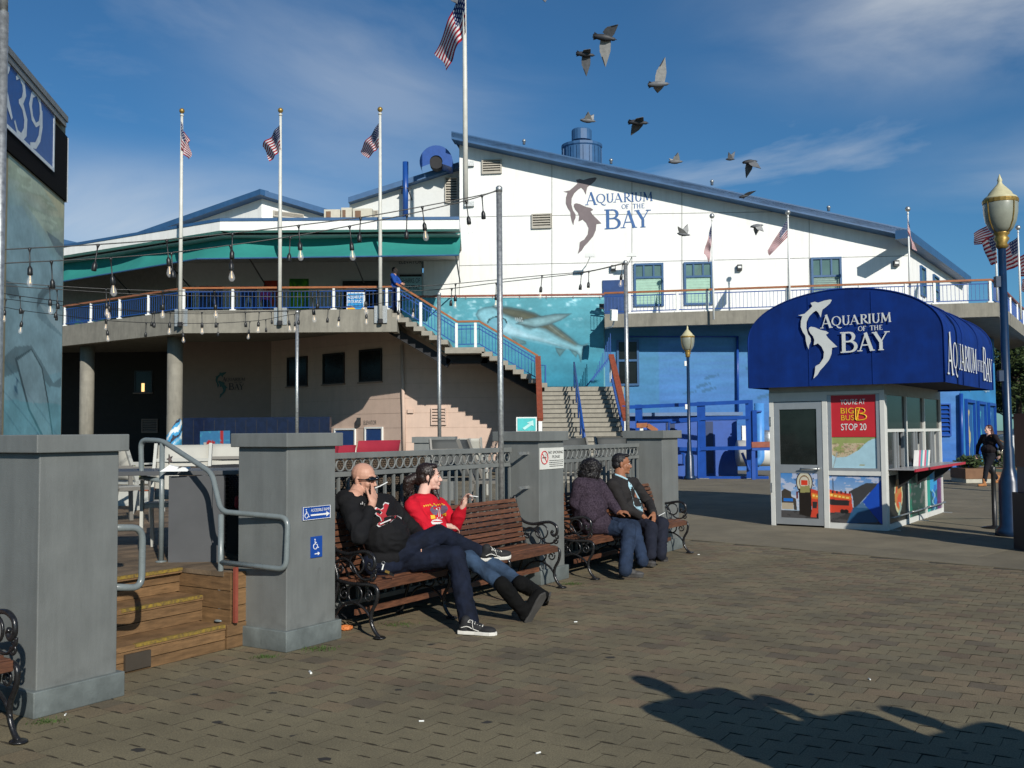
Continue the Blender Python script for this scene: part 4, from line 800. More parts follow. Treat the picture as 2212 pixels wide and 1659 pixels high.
MB().beam((X0 - .1, YS + 1, 5.55), (xa + .1, YS + 1, zl - .55), .5, .3).beam((xa, YS + 1, zl - .4), (xb + .2, YS + 1, zl - .4), .5, .3).beam((xb, YS + 1, zl - .45), (x2 + .2, YS + 1, z2 - .3), .5, .3).build('stringer', dark, st)
MB().box((x2 + .2, 36.2, 0), (x2 + .6, 39.3, z2 - .3)).box((XR - .1, 36.2, 0), (XR + .25, 39.3, z2 - .3)).build('support_wall', conc, st)
nz = int(z2 / .165)
for i in range(1, 20):
    zt_ = z2 - .165 * i; y1 = 36.0 - .29 * (i - 1)
    if zt_ < 0.02: break
    MB().box((XL + .05, y1 - .31, max(0, zt_ - .18)), (XR, y1 - .001, zt_)).build('step', concs, st)
    MB().box((XL + .05, y1 - .318, zt_ - .03), (XR, y1 - .311, zt_ - .002)).build('step_nosing', P('dark_nosing', (0.05, 0.048, 0.04), 0.9), st)
Pst = PY(YS + .08)
def stair_rail(pp, mat, posts, drop=.95, par=st, pitch=.14, plane=Pst):
    q = [plane.hit(x, y) for x, y in pp]; hr = MB()
    for a, c in zip(q[:-1], q[1:]): hr.beam(a, c, .13, .07)
    hr.build('handrail', mat, par); b1 = MB(); t = MB()
    for a, c in zip(q[:-1], q[1:]):
        for dz in (.14, .28, drop - .1): t.beam(a - up * dz, c - up * dz, .04, .035)
        n = int((c - a).length / pitch)
        for k in range(n + 1): p_ = a + (c - a) * (k / max(1, n)); b1.box(p_ + V((-.01, -.01, -drop + .1)), p_ + V((.01, .01, -.14)))
    t.build('rail', blue, par); tag(b1.build('bars', blue, par), kind='stuff')
    for x, y0, y1 in posts: a, c = plane.hit(x, y0), plane.hit(x, y1); MB().box((a.x - .05, a.y - .05, c.z), (a.x + .05, a.y + .05, a.z - .02)).build('post', whitep, par)
stair_rail([(856, 612.6), (988, 695), (1035, 694), (1162, 769)], railwood, [(861, 620, 676), (909, 652, 714), (986, 697, 754), (1027, 696, 752)])
Pback = PY(YS + 1.95)
for xk in (1165, 1322):
    pass
def side_rail(xt, yt_, xb_, yb_, Yt, Yb, mat, inner):
    a, c = W(xt, yt_, Yt), W(xb_, yb_, Yb); MB().beam(a, c, .2, .12).build('handrail', mat, st); t = MB(); b1 = MB()
    for dz in (.2, .85): t.beam(a - up * dz, c - up * dz, .04, .04)
    for k in range(25): p_ = a + (c - a) * (k / 24); b1.box(p_ + V((-.01, -.01, -.9)), p_ + V((.01, .01, -.1)))
    t.build('rail', blue, st); tag(b1.build('bars', blue, st), kind='stuff'); MB().box(c + V((-.06, -.06, -1.0)), c + V((.06, .06, -.06))).build('post', whitep, st); MB().box(a + V((-.06, -.06, -1.0)), a + V((.06, .06, -.06))).build('post', whitep, st)
side_rail(1162, 772, 1167, 906, 36.0, 32.6, redwood, 1); side_rail(1320, 768, 1352, 906, 36.0, 32.6, redwood, -1)
a, c = W(1240, 783, 35.8), W(1264, 950, 31.2); t = MB(); t.tube([a, c], .035, 8); t.tube([a - up * .3, c - up * .3], .025, 8)
for k in range(6): p_ = a + (c - a) * (k / 5); t.tube([p_, p_ - up * .95], .028, 6)
t.build('centre_rail', blue, st, True)
a = W(1281, 831, 39.2); t = MB(); t.tube([W(1162, 789, 37), W(1178, 789, 37), W(1178, 832, 37)], .03, 6).build('wall_rail', blue, st)
q0 = MB()
for k in range(14): a = W(1275 + k * 3.4, 832 - k * 4.3, 37.6); q0.box(a + V((-.012, -.012, 0)), a + V((.012, .012, .0 + k * .075 + .02)))
q0.beam(W(1268, 833, 37.6), W(1322, 765, 37.6), .05, .05); q0.build('inner_rail', blue, st)
# ================================================================== PILLARS, STEPS, DECK
PILL = [(-0.497, 'grey pillar left of the timber steps, nearest the camera'), (1.44, 'grey pillar right of the timber steps, with two blue ramp signs'), (5.05, 'grey pillar between the two benches, with the no smoking sign'), (8.2, 'grey pillar at the far end of the fence, behind the second bench')]
for k, (t0, lab) in enumerate(PILL):
    o = thing('grey_pillar', lab, 'pillar', fr(t0 + .295, .335), 'grey pillars along the terrace'); s0, s1, t1 = .04, .63, t0 + .59
    MB(FR).box((t0 + .035, s0 + .035, .14), (t1 - .035, s1 - .035, 1.50)).build('shaft', grey, o, bevel=.006)
    MB(FR).box((t0, s0, 0), (t1, s1, .15)).build('base_skirting', greydark, o, bevel=.006)
    MB(FR).box((t0 - .008, s0 - .008, 1.50), (t1 + .008, s1 + .008, 1.605)).build('cap', grey, o, bevel=.006)
far_p = thing('grey_pillar', 'low grey pillar far back on the terrace in front of the pink wall', 'pillar', W(936, 960, 15), 'grey pillars along the terrace'); a = W(890, 944, 15); wd = 93 * 15 / F0
BASE[far_p.name] = V(far_p.location)
MB().box((a.x + .03, 15, .5), (a.x + wd - .03, 15.6, a.z - .09)).build('shaft', grey, far_p); MB().box((a.x, 14.97, a.z - .09), (a.x + wd, 15.63, a.z)).build('cap', grey, far_p)
ZK = 0.56
terr = thing('timber_terrace', 'raised timber terrace behind the grey pillars and fence', 'terrace', fr(4, 4))
MB(FR).box((-4.5, 1.16, .0), (1.36, 1.2, ZK - .035)).box((1.36, .55, 0), (8.7, .6, ZK - .035)).box((-4.5, 1.2, ZK - .2), (8.7, 14, ZK - .036)).box((8.65, .6, 0), (8.7, 14, ZK - .2)).build('substructure', dark, terr)
for k in range(64):
    s = 1.10 + k * .142
    if s > 10.2: break
    MB(FR).box((-4.2, s, ZK - .034), (1.33, s + .136, ZK)).build('board', floorw, terr)
for k in range(56):
    s = .60 + k * .142
    if s > 8.5: break
    tt = 8.7
    MB(FR).box((1.335, s, ZK - .034), (tt, s + .136, ZK + .0005)).build('board', floorw, terr)
MB(FR).box((-4.4, 10.2, ZK - .03), (8.7, 26, ZK)).build('far_decking', floorw, terr)
# side cheek and front of the terrace beside the steps
def planks(b0, ax, L_, z0, z1, th, n, name, par, flip=1):
    h = (z1 - z0) / n
    for k in range(n):
        MB(FR).box((b0[0], b0[1], z0 + h * k + .003), (b0[0] + (L_ if ax == 't' else th), b0[1] + (L_ if ax == 's' else th), z0 + h * (k + 1) - .003)).build(name, deckw, par)
steps = thing('timber_steps', 'three worn timber steps with yellow edges between two grey pillars', 'steps', fr(.7, .8))
TS0 = .05; RZ = [0.185, 0.375, ZK]; RS = [.50, .79, 1.10]; TR = [1.28, 1.31, 1.345]
for i in range(3):
    z0 = RZ[i - 1] if i else 0; s = RS[i]; nn = 2
    h = (RZ[i] - .035 - z0) / nn
    for k in range(nn): MB(FR).box((-.6, s + .012, z0 + h * k + .003), (TR[i] - (0 if i else 0), s + .04, z0 + h * (k + 1) - .003)).build('riser_board', deckw, steps)
    if i < 2:
        for k in range(2): sa = s + (RS[i + 1] - s) * k / 2; MB(FR).box((-.6, sa + .002, RZ[i] - .035), (TR[i], sa + (RS[i + 1] - s) / 2 - .003 + (.03 if k else 0), RZ[i])).build('tread_board', deckw, steps)
    else: MB(FR).box((-.6, 1.07, ZK - .035), (TR[i], 1.097, ZK + .001)).build('tread_board', deckw, steps)
    MB(FR).box((.50 + .1 * i, s - .004 if i < 2 else 1.064, RZ[i] - .02), (TR[i] - .01, (s if i < 2 else 1.068) + .028, RZ[i] + .003)).build('edge_stripe', yellow, steps)
planks((1.345, .53), 's', .60, 0.0, ZK, .03, 4, 'cheek_board', steps); planks((1.29, .50), 't', .27, 0.0, RZ[0] - .0, .03, 2, 'front_board', steps); planks((1.35, .505), 't', .25, RZ[0], ZK, .028, 3, 'front_board', steps)
MB(FR).box((.42, .490, .02), (.62, .512, .13)).build('vent_plate', P('dark_vent_plate', (.05, .04, .03), .5), steps)
MB(FR).box((1.325, .452, RZ[0] + .01), (1.352, .478, RZ[0] + .42)).build('red_post_guard', P('worn_red_paint', (.22, .05, .03), .6, var=.3), steps)
# handrails of the steps
def fillet(pts, r=.07, n=5):
    pts = [V(p) for p in pts]; out = [pts[0]]
    for i in range(1, len(pts) - 1):
        p, a, c = pts[i], (pts[i - 1] - pts[i]).normalized(), (pts[i + 1] - pts[i]).normalized(); rr = min(r, (pts[i - 1] - p).length / 2.1, (pts[i + 1] - p).length / 2.1)
        for k in range(n + 1): t = k / n; out.append((p + a * rr) * (1 - t) ** 2 + p * 2 * t * (1 - t) + (p + c * rr) * t * t)
    return out + [pts[-1]]
hr = thing('step_handrail', 'grey tube handrail beside the timber steps with looped ends, star decoration hanging on it', 'handrail', fr(1.3, .6), 'grey tube handrails of the steps')
def atp(x, y, s): return PSs(x, y, s)
foot_lo = G(476, 1341, RZ[0]); sl_ = (foot_lo - O).dot(EV); foot_hi = G(348, 1214, ZK); sh_ = (foot_hi - O).dot(EV)
a0 = atp(480, 1105, sl_); topk = atp(352, 952, sh_); mid = atp(458, 1022, sl_ + (sh_ - sl_) * .25)
pt_hi = V((foot_hi.x, foot_hi.y, topk.z)); pt_lo = V((foot_lo.x, foot_lo.y, a0.z))
MB().tube([foot_hi, pt_hi - up * .02], .021, 12).build('post', railgrey, hr, True); MB().tube([foot_lo, pt_lo - up * .02], .021, 12).build('post', railgrey, hr, True)
lo1, lo2 = atp(622, 1118, sl_ - .62), atp(618, 1230, sl_ - .62); lo3 = V((foot_lo.x, foot_lo.y, atp(480, 1214, sl_).z))
hi1, hi2 = atp(304, 950, sh_ + .28), atp(306, 1032, sh_ + .28); hi3 = V((foot_hi.x, foot_hi.y, atp(348, 1038, sh_).z))
MB().tube(fillet([hi3, hi2, hi1, pt_hi, mid, pt_lo, lo1, lo2, lo3], .075, 6), .021, 12).build('rail', railgrey, hr, True)
for q in (foot_hi, foot_lo): MB().lathe([(.045, 0), (.045, .008), (.025, .014)], q, 14).build('foot_plate', railgrey, hr, True)
q = atp(366, 992, sh_ - .03); stv = []
for k in range(10): r_ = .045 if k % 2 == 0 else .018; a_ = pi / 2 + pi * k / 5 + .3; stv.append(q + RT * r_ * cos(a_) * .6 + up * r_ * sin(a_))
tag(MB().prism(stv, (0.01, -.012, 0)).build('star_ornament', P('rusty_star', (.09, .07, .065), .6), loc=q), 'small dark star ornament tied to the upper post of the step handrail', 'ornament')
h2 = thing('step_handrail', 'grey tube handrail loop sticking out beside the left grey pillar', 'handrail', fr(.1, .5), 'grey tube handrails of the steps')
b0, b1_ = atp(238, 1140, .18), atp(308, 1140, .18); b2, b3 = atp(306, 1270, .18), atp(238, 1268, .18)
MB().tube(fillet([b0, b1_, b2, b3], .08, 6), .022, 12).tube([b0, fr(.0, .60, b0.z)], .022, 10).tube([b3, fr(.0, .60, b3.z)], .022, 10).build('rail', railgrey, h2, True)

# ================================================================== FENCES
def fence(t0, t1, s, lab):
    o = thing('ornamental_fence', lab, 'fence', fr((t0 + t1) / 2, s), 'grey fences between the pillars'); L_ = t1 - t0
    MB(FR).box((t0, s - .03, 1.385), (t1, s + .03, 1.435)).build('top_rail', grey, o, bevel=.004); MB(FR).box((t0, s - .022, 1.235), (t1, s + .022, 1.275)).build('middle_rail', grey, o); MB(FR).box((t0, s - .022, .15), (t1, s + .022, .19)).build('bottom_rail', grey, o)
    n = int(L_ / .108); r_ = .049; rm = MB(FR).tube([(r_ * cos(2 * pi * k / 18), 0, r_ * sin(2 * pi * k / 18)) for k in range(18)], .0085, 6, closed=True).v; base = None; me = None
    for k in range(n):
        tt = t0 + (k + .5) * L_ / n
        if me is None:
            m = MB(); R3_ = FR.to_3x3(); m.tube([R3_ @ V((r_ * cos(2 * pi * j / 18), 0, r_ * sin(2 * pi * j / 18))) for j in range(18)], .0085, 6, closed=True); x = m.build('ring', grey, None, True, loc=(0, 0, 0)); me = x.data
        else: x = bpy.data.objects.new('ring', me); COL.objects.link(x)
        x.parent = o; x.location = fr(tt, s, 1.330) - V(o.location)
    nb = int(L_ / .118); me = None
    for k in range(nb + 1):
        tt = t0 + .01 + k * (L_ - .02) / nb
        if me is None:
            m = MB(); q = FR.to_3x3(); m.pbox(q @ V((-.011, -.011, .19)), q @ V((.022, 0, 0)), q @ V((0, .022, 0)), (0, 0, 1.045)); x = m.build('bar', grey, None, loc=(0, 0, 0)); me = x.data
        else: x = bpy.data.objects.new('bar', me); COL.objects.link(x)
        x.parent = o; x.location = fr(tt, s, 0) - V(o.location)
fence(2.03, 5.05, .42, 'grey fence with a band of rings behind the long bench with the bald man'); fence(5.64, 8.2, .42, 'grey fence with a band of rings behind the bench of the older couple')

# ================================================================== BENCHES
def spiral(c, r0, r1, a0, a1, n=16): return [V((0, c[0] + (r0 + (r1 - r0) * k / n) * cos(radians(a0 + (a1 - a0) * k / n)), c[1] + (r0 + (r1 - r0) * k / n) * sin(radians(a0 + (a1 - a0) * k / n)))) for k in range(n + 1)]
def bench(t0, t1, nf, lab, ns_back=9, s_off=0.0):
    o = thing('park_bench', lab, 'bench', fr((t0 + t1) / 2, 0), 'wooden benches with cast iron scroll frames'); sf = -.20 + s_off
    back = [(0.20, .46), (.235, .56), (.255, .68), (.29, .80), (.335, .90)]      # s, z along the back
    bp = catmull([V((0, a, c)) for a, c in back], 8)
    # slats of the back
    ln = [0]; 
    for a, c in zip(bp[:-1], bp[1:]): ln.append(ln[-1] + (c - a).length)
    for k in range(ns_back):
        d = ln[-1] * (k + .5) / ns_back; i = max(j for j in range(len(ln)) if ln[j] <= d); i = min(i, len(bp) - 2); q = bp[i] + (bp[i + 1] - bp[i]) * ((d - ln[i]) / (ln[i + 1] - ln[i])); tg = (bp[i + 1] - bp[i]).normalized(); nn = V((0, -tg.z, tg.y)); hw = ln[-1] / ns_back / 2 - .006
        m = MB(FR); p0 = V((t0 + .015, q.y + s_off, q.z)) - tg * hw - nn * .0; m.pbox(p0, V((t1 - t0 - .03, 0, 0)), tg * hw * 2, nn * .02); m.build('slat', wood, o, bevel=.003)
    seat = [(-.19, .405), (-.165, .43), (-.10, .44), (-.03, .437), (.04, .43), (.11, .425), (.175, .432)]
    for k, (a, c) in enumerate(seat):
        if k == 0: m = MB(FR).box((t0 + .015, a - .012 + s_off, c - .035), (t1 - .015, a + .008 + s_off, c + .022)); 
        else: m = MB(FR).box((t0 + .015, a - .014 + s_off, c - .018 + .004), (t1 - .015, a + .044 + s_off, c + .004))
        m.build('slat', wood, o, bevel=.003)
    MB(FR).box((t0 + .02, .02 + s_off, .155), (t1 - .02, .045 + s_off, .20)).build('stretcher', wood, o)
    for k in range(nf):
        tt = t0 + (t1 - t0) * k / (nf - 1); end = k in (0, nf - 1); m = MB(FR); f3 = lambda L2: [V((tt, a.y + s_off, a.z)) for a in L2]
        C_ = lambda pts, n=6: f3(catmull([V((0, a, c)) for a, c in pts], n))
        m.tube(C_([(.335, .93), (.30, .80), (.262, .68), (.24, .56), (.205, .45), (.21, .35), (.26, .2), (.31, .06), (.33, 0.012)]), .014, 8)
        m.tube(C_([(.20, .42), (.05, .405), (-.12, .41), (-.19, .40), (-.215, .36), (-.20, .28), (-.155, .2), (-.15, .12), (-.19, .05), (-.235, .012)]), .0155, 8)
        m.tube(C_([(.26, .1), (.16, .22), (.03, .26), (-.09, .21), (-.165, .12)]), .011, 6)
        m.tube(f3(spiral((.02, .325), .075, .07, 0, 360)), .009, 6); m.tube(f3(spiral((-.115, .32), .05, .012, 80, 560)), .008, 6); m.tube(f3(spiral((.135, .32), .05, .012, 100, -380)), .008, 6)
        m.ell(V((tt, -.235 + s_off, .012)), (.045, .055, .013)).ell(V((tt, .335 + s_off, .012)), (.03, .04, .013))
        fo = m.build('leg_frame', iron, o, True)
        if end:
            m = MB(FR); m.tube(C_([(.268, .70), (.20, .655), (.10, .64), (-.02, .66), (-.11, .665), (-.175, .63), (-.185, .565), (-.15, .53), (-.12, .555), (-.135, .58)]), .0155, 8)
            m.tube(C_([(.235, .56), (.14, .60), (.05, .56), (.0, .49), (-.06, .45), (-.13, .455), (-.19, .50), (-.2, .54)]), .010, 6)
            m.tube(f3(spiral((.0, .565), .075, .072, 0, 360)), .009, 6); m.tube(f3(spiral((-.165, .475), .035, .01, 90, 500)), .008, 6); m.tube(f3(spiral((.17, .52), .04, .01, 60, -360)), .008, 6)
            m.build('armrest', iron, fo, True)
    return o
bench(2.16, 5.0, 4, 'long slatted bench with the bald man and the woman in red on it'); bench(5.68, 8.30, 4, 'slatted bench farther along the fence where the older couple sits', s_off=-.03)
bench(-3.4, -.78, 4, 'slatted bench cut off at the left edge beside the nearest pillar', s_off=-.06)

# ================================================================== GALVANISED POLES AND STRING LIGHTS
poles = {}
def gpole(key, xt, yt_, xb, Y, lab, r=.031, foot=0.0):
    t = W(xt, yt_, Y); o = thing('galvanised_pole', lab, 'pole', (t.x, Y, foot), 'galvanised poles carrying the string lights'); b = V((t.x, t.y, foot))
    MB().tube([b, t], r, 14).build('pole', galv, o, True); MB().lathe([(r + .004, 0), (r + .004, .05), (r * .7, .065)], t - up * .05, 14).build('pole_cap', galv, o, True)
    if key in (1,):
        for z in (1.0, 1.36):
            MB(FR).box((4.9, .20, z), (5.09, .212, z + .03)).build('bracket', galv, o)
    poles[key] = t; return o
gpole(1, 1078, 405, 1103, 10.25, 'tall galvanised pole fixed to the pillar with the no smoking sign'); gpole(2, 1351, 565, 1366, 14.8, 'galvanised pole rising behind the farthest grey pillar', foot=ZK)
gpole(3, 948, 634, 958, 18.1, 'galvanised pole in front of the staircase landing', r=.036, foot=ZK); gpole(4, 642, 672, 641, 20.3, 'thin galvanised pole above the pillar with the ramp signs', r=.034, foot=ZK)
t = W(8, 26, 6.1); o = thing('galvanised_pole', 'galvanised pole at the left edge fixed beside the nearest grey pillar', 'pole', (t.x, t.y, 0), 'galvanised poles carrying the string lights'); MB().tube([(t.x, t.y, 0), (t.x, t.y, t.z)], .030, 14).tube([(t.x, t.y, t.z), (t.x, t.y, t.z + .3)], .025, 14).build('pole', galv, o, True)
m = MB(); 
for yy in (1295, 1600): q = W(0, 1300 + (yy - 1300) * .0, 6); 
bulb_me = {}
def string(lab, nodes, sock, Ys, wr=.0055, sc=1.0):
    """nodes: photo points of the cable with the depth at both ends; sock: (x, kind) with kind b = bulb, e = empty socket"""
    xs = [n[0] for n in nodes]; Yf = lambda x: Ys[0] + (Ys[1] - Ys[0]) * (x - xs[0]) / (xs[-1] - xs[0])
    pts = catmull([W(x, y, Yf(x)) for x, y in nodes], 8); o = thing('string_lights', lab, 'string lights', pts[-1], 'string lights over the terrace'); MB().tube(pts, wr, 6).build('cable', black, o, True)
    def ycab(x):
        best = None
        for a, c in zip(pts[:-1], pts[1:]):
            xa, xc = CX + F0 * (a - CAM).dot(RT) / (a - CAM).dot(FW), CX + F0 * (c - CAM).dot(RT) / (c - CAM).dot(FW)
            if xa <= x <= xc: return a + (c - a) * ((x - xa) / max(1e-6, xc - xa))
        return pts[0]
    for x, kd in sock:
        p = ycab(x); lean = random.uniform(-.12, .12); d = V((lean, random.uniform(-.1, .1), -1)).normalized()
        key = (round(sc, 1), kd)
        if key not in bulb_me:
            m = MB(); z_ = V((0, 0, -1)); m.lathe([(.006, 0), (.018, .012), (.010, .03), (.006, .05), (.006, .17), (.012, .18), (.022, .20), (.024, .255), (.02, .262)], (0, 0, .006), 10, ax=(0, 0, -1)); s_ = m.build('socket', black, None, True, loc=(0, 0, 0)); bm_ = None; fm = None
            if kd == 'b':
                m = MB(); m.lathe([(.013, .255), (.014, .275), (.024, .30), (.031, .325), (.030, .345), (.020, .364), (.004, .371)], (0, 0, .006), 14, ax=(0, 0, -1)); bb = m.build('bulb', bulbg, None, True, loc=(0, 0, 0)); bm_ = bb.data
                m = MB(); m.tube([(0, 0, -.26), (0, 0, -.30), (.006, 0, -.33), (-.006, 0, -.33), (0, 0, -.30)], .0022, 5); ff = m.build('filament', fil, None, loc=(0, 0, 0)); fm = ff.data; bpy.data.objects.remove(bb); bpy.data.objects.remove(ff)
            bulb_me[key] = (s_.data, bm_, fm); bpy.data.objects.remove(s_)
        sd, bd_, fd = bulb_me[key]; Mx = (-d).to_track_quat('Z', 'Y').to_matrix().to_4x4(); so_ = bpy.data.objects.new('socket', sd); COL.objects.link(so_); so_.parent = o; so_.matrix_local = Matrix.Translation(p - V(o.location)) @ Mx @ Matrix.Scale(sc, 4)
        if bd_:
            bo = bpy.data.objects.new('bulb', bd_); COL.objects.link(bo); bo.parent = so_; fo = bpy.data.objects.new('filament', fd); COL.objects.link(fo); fo.parent = so_
string('upper string of lights running down left from the tallest galvanised pole', [(-150, 545), (5, 539), (64, 536), (212, 528), (360, 517.5), (502, 503.6), (642, 487), (779, 469.5), (910, 446.5), (1041, 421), (1078, 409)], [(64, 'b'), (212, 'e'), (360, 'b'), (502, 'e'), (645, 'b'), (779, 'e'), (912, 'b'), (1041, 'e')], (8.6, 10.25))
string('second string of lights just below the uppermost one on the tallest pole', [(-150, 580), (6, 569), (111, 563.7), (239, 556.8), (370, 545.5), (498, 529.4), (627, 511), (752, 488.6), (879, 463.4), (1007, 433), (1078, 411)], [(111, 'e'), (239, 'b'), (370, 'e'), (498, 'b'), (627, 'e'), (755, 'b'), (879, 'e'), (1007, 'b')], (8.6, 10.25))
string('middle string of lights ending on the pole behind the farthest pillar', [(-100, 604), (6, 610), (107, 617), (229, 624), (352, 628), (520, 629), (687, 628), (886, 619), (984, 612.6), (1171, 595), (1272, 585.6), (1351, 567)], [(107, 'b'), (229, 'b'), (352, 'b'), (463, 'b'), (687, 'e'), (788, 'b'), (984, 'b'), (1171, 'b'), (1272, 'b'), (1345, 'b')], (11.8, 14.8))
string('lower middle string of lights passing behind the tallest pole', [(-100, 610), (6, 617), (123, 625), (323, 636.6), (505, 640), (675, 641), (790, 636), (887, 629), (976, 623), (1072, 611), (1170, 600), (1266, 588), (1351, 569)], [(123, 'e'), (238, 'b'), (675, 'b'), (976, 'e'), (1072, 'b'), (1256, 'e')], (12.2, 14.8))
string('string of small lights sagging across the concrete balcony edge', [(-60, 628), (6, 634), (46, 640), (132, 651), (230, 664), (334, 673), (530, 673.5), (620, 671), (650, 669.6), (734, 663.4), (822, 655), (895, 645), (948, 636)], [(43, 'e'), (124, 'e'), (334, 'e'), (368, 'b'), (436, 'b'), (466, 'e'), (530, 'e'), (560, 'b'), (621, 'b'), (648, 'e'), (709, 'e'), (735, 'b'), (792, 'b'), (862, 'b'), (895, 'b')], (13.5, 18.1))
string('string of lights hanging lowest on the left below the balcony railing', [(-60, 640), (13, 646), (123, 659), (230, 668), (330, 675), (440, 678), (520, 675.5), (586, 673), (642, 674)], [(13, 'b'), (124, 'e'), (231, 'b'), (330, 'e'), (586, 'e')], (14.5, 20.3))
string('lowest string of lights ending on the thin pole above the ramp sign pillar', [(-60, 655), (6, 663), (51, 671), (140, 682), (230, 692.4), (316, 697), (392, 698.5), (468, 698), (539, 694), (574, 690), (642, 677)], [(51, 'b'), (230, 'b'), (316, 'e'), (394, 'b'), (471, 'e'), (540, 'b'), (574, 'e'), (636, 'b')], (14.0, 20.3))

# ================================================================== KIOSK
K0 = G(1918, 1147); KE = V((.575, .818, 0)).normalized(); KF = V((KE.y, -KE.x, 0))      # KE runs along the counter side, KF out of it
KM = Matrix(((KF.x, KE.x, 0, K0.x), (KF.y, KE.y, 0, K0.y), (0, 0, 1, 0), (0, 0, 0, 1)))    # local: x = out of the counter side, y = back, z
kw, kl, kh = 1.88, 4.1, 2.5
kio = thing('ticket_kiosk', 'ticket kiosk with white frame, printed panels and a domed royal blue canopy', 'kiosk', KM @ V((-kw / 2, kl / 2, 0)))
def kb(a, c, name, mat, par=None, bev=0): return MB(KM).box(a, c).build(name, mat, par or kio, bevel=bev)
kb((-kw + .03, .06, .02), (-.06, kl - .06, .08), 'floor', dark); kb((-kw, 0, kh - .35), (0, kl, kh), 'head_beam', P('kiosk_head_grey', (.36, .36, .33), .6), bev=.004)
kb((-kw, kl - .06, .08), (0, kl, kh - .35), 'rear_wall', kwhite); kb((-kw, .06, .08), (-kw + .05, kl - .06, kh - .35), 'side_wall', kwhite)
for x0, x1 in ((-kw, -kw + .075), (-.99, -.905), (-.075, 0)): kb((x0, -.012, 0), (x1, .062, kh - .282), 'frame_post', kwhite, bev=.003)
for z0, z1, x0, x1 in ((.0, .09, -.905, -.075), (.86, .93, -.905, -.075), (kh - .43, kh - .285, -kw + .075, -.99), (kh - .335, kh - .285, -.905, -.075)): kb((x0, -.008, z0), (x1, .055, z1), 'frame_rail', kwhite)
# door
kb((-kw + .08, -.004, .03), (-.995, .05, .14), 'door_rail', alu); 
dr = kb((-kw + .08, -.004, .14), (-kw + .17, .05, 2.06), 'door', alu)
kb((-1.085, -.004, .14), (-.995, .05, 2.06), 'stile', alu, dr); kb((-kw + .17, -.004, .88), (-1.085, .05, 1.02), 'lock_rail', alu, dr); kb((-kw + .17, -.004, 1.94), (-1.085, .05, 2.06), 'top_stile', alu, dr)
kb((-kw + .17, .015, 1.02), (-1.085, .03, 1.94), 'pane', P('kiosk_door_glass', (.012, .016, .015), .07, var=.5, vs=2), dr)
MB(KM).tube([(-1.36, -.05, .955), (-1.06, -.055, .955)], .014, 8).ell((-1.06, -.045, .955), .028).tube([(-1.34, -.05, .955), (-1.34, .0, .955)], .01, 6).build('handle', galv, dr, True)
for z in (.55, 1.66): kb((-kw - .006, -.02, z), (-kw + .03, -.004, z + .16), 'hinge', galv, dr)
def kquad(x0, z0, x1, z1, y=-.0): return [KM @ V(p) for p in ((x0, y, z1), (x1, y, z1), (x1, y, z0), (x0, y, z0))]
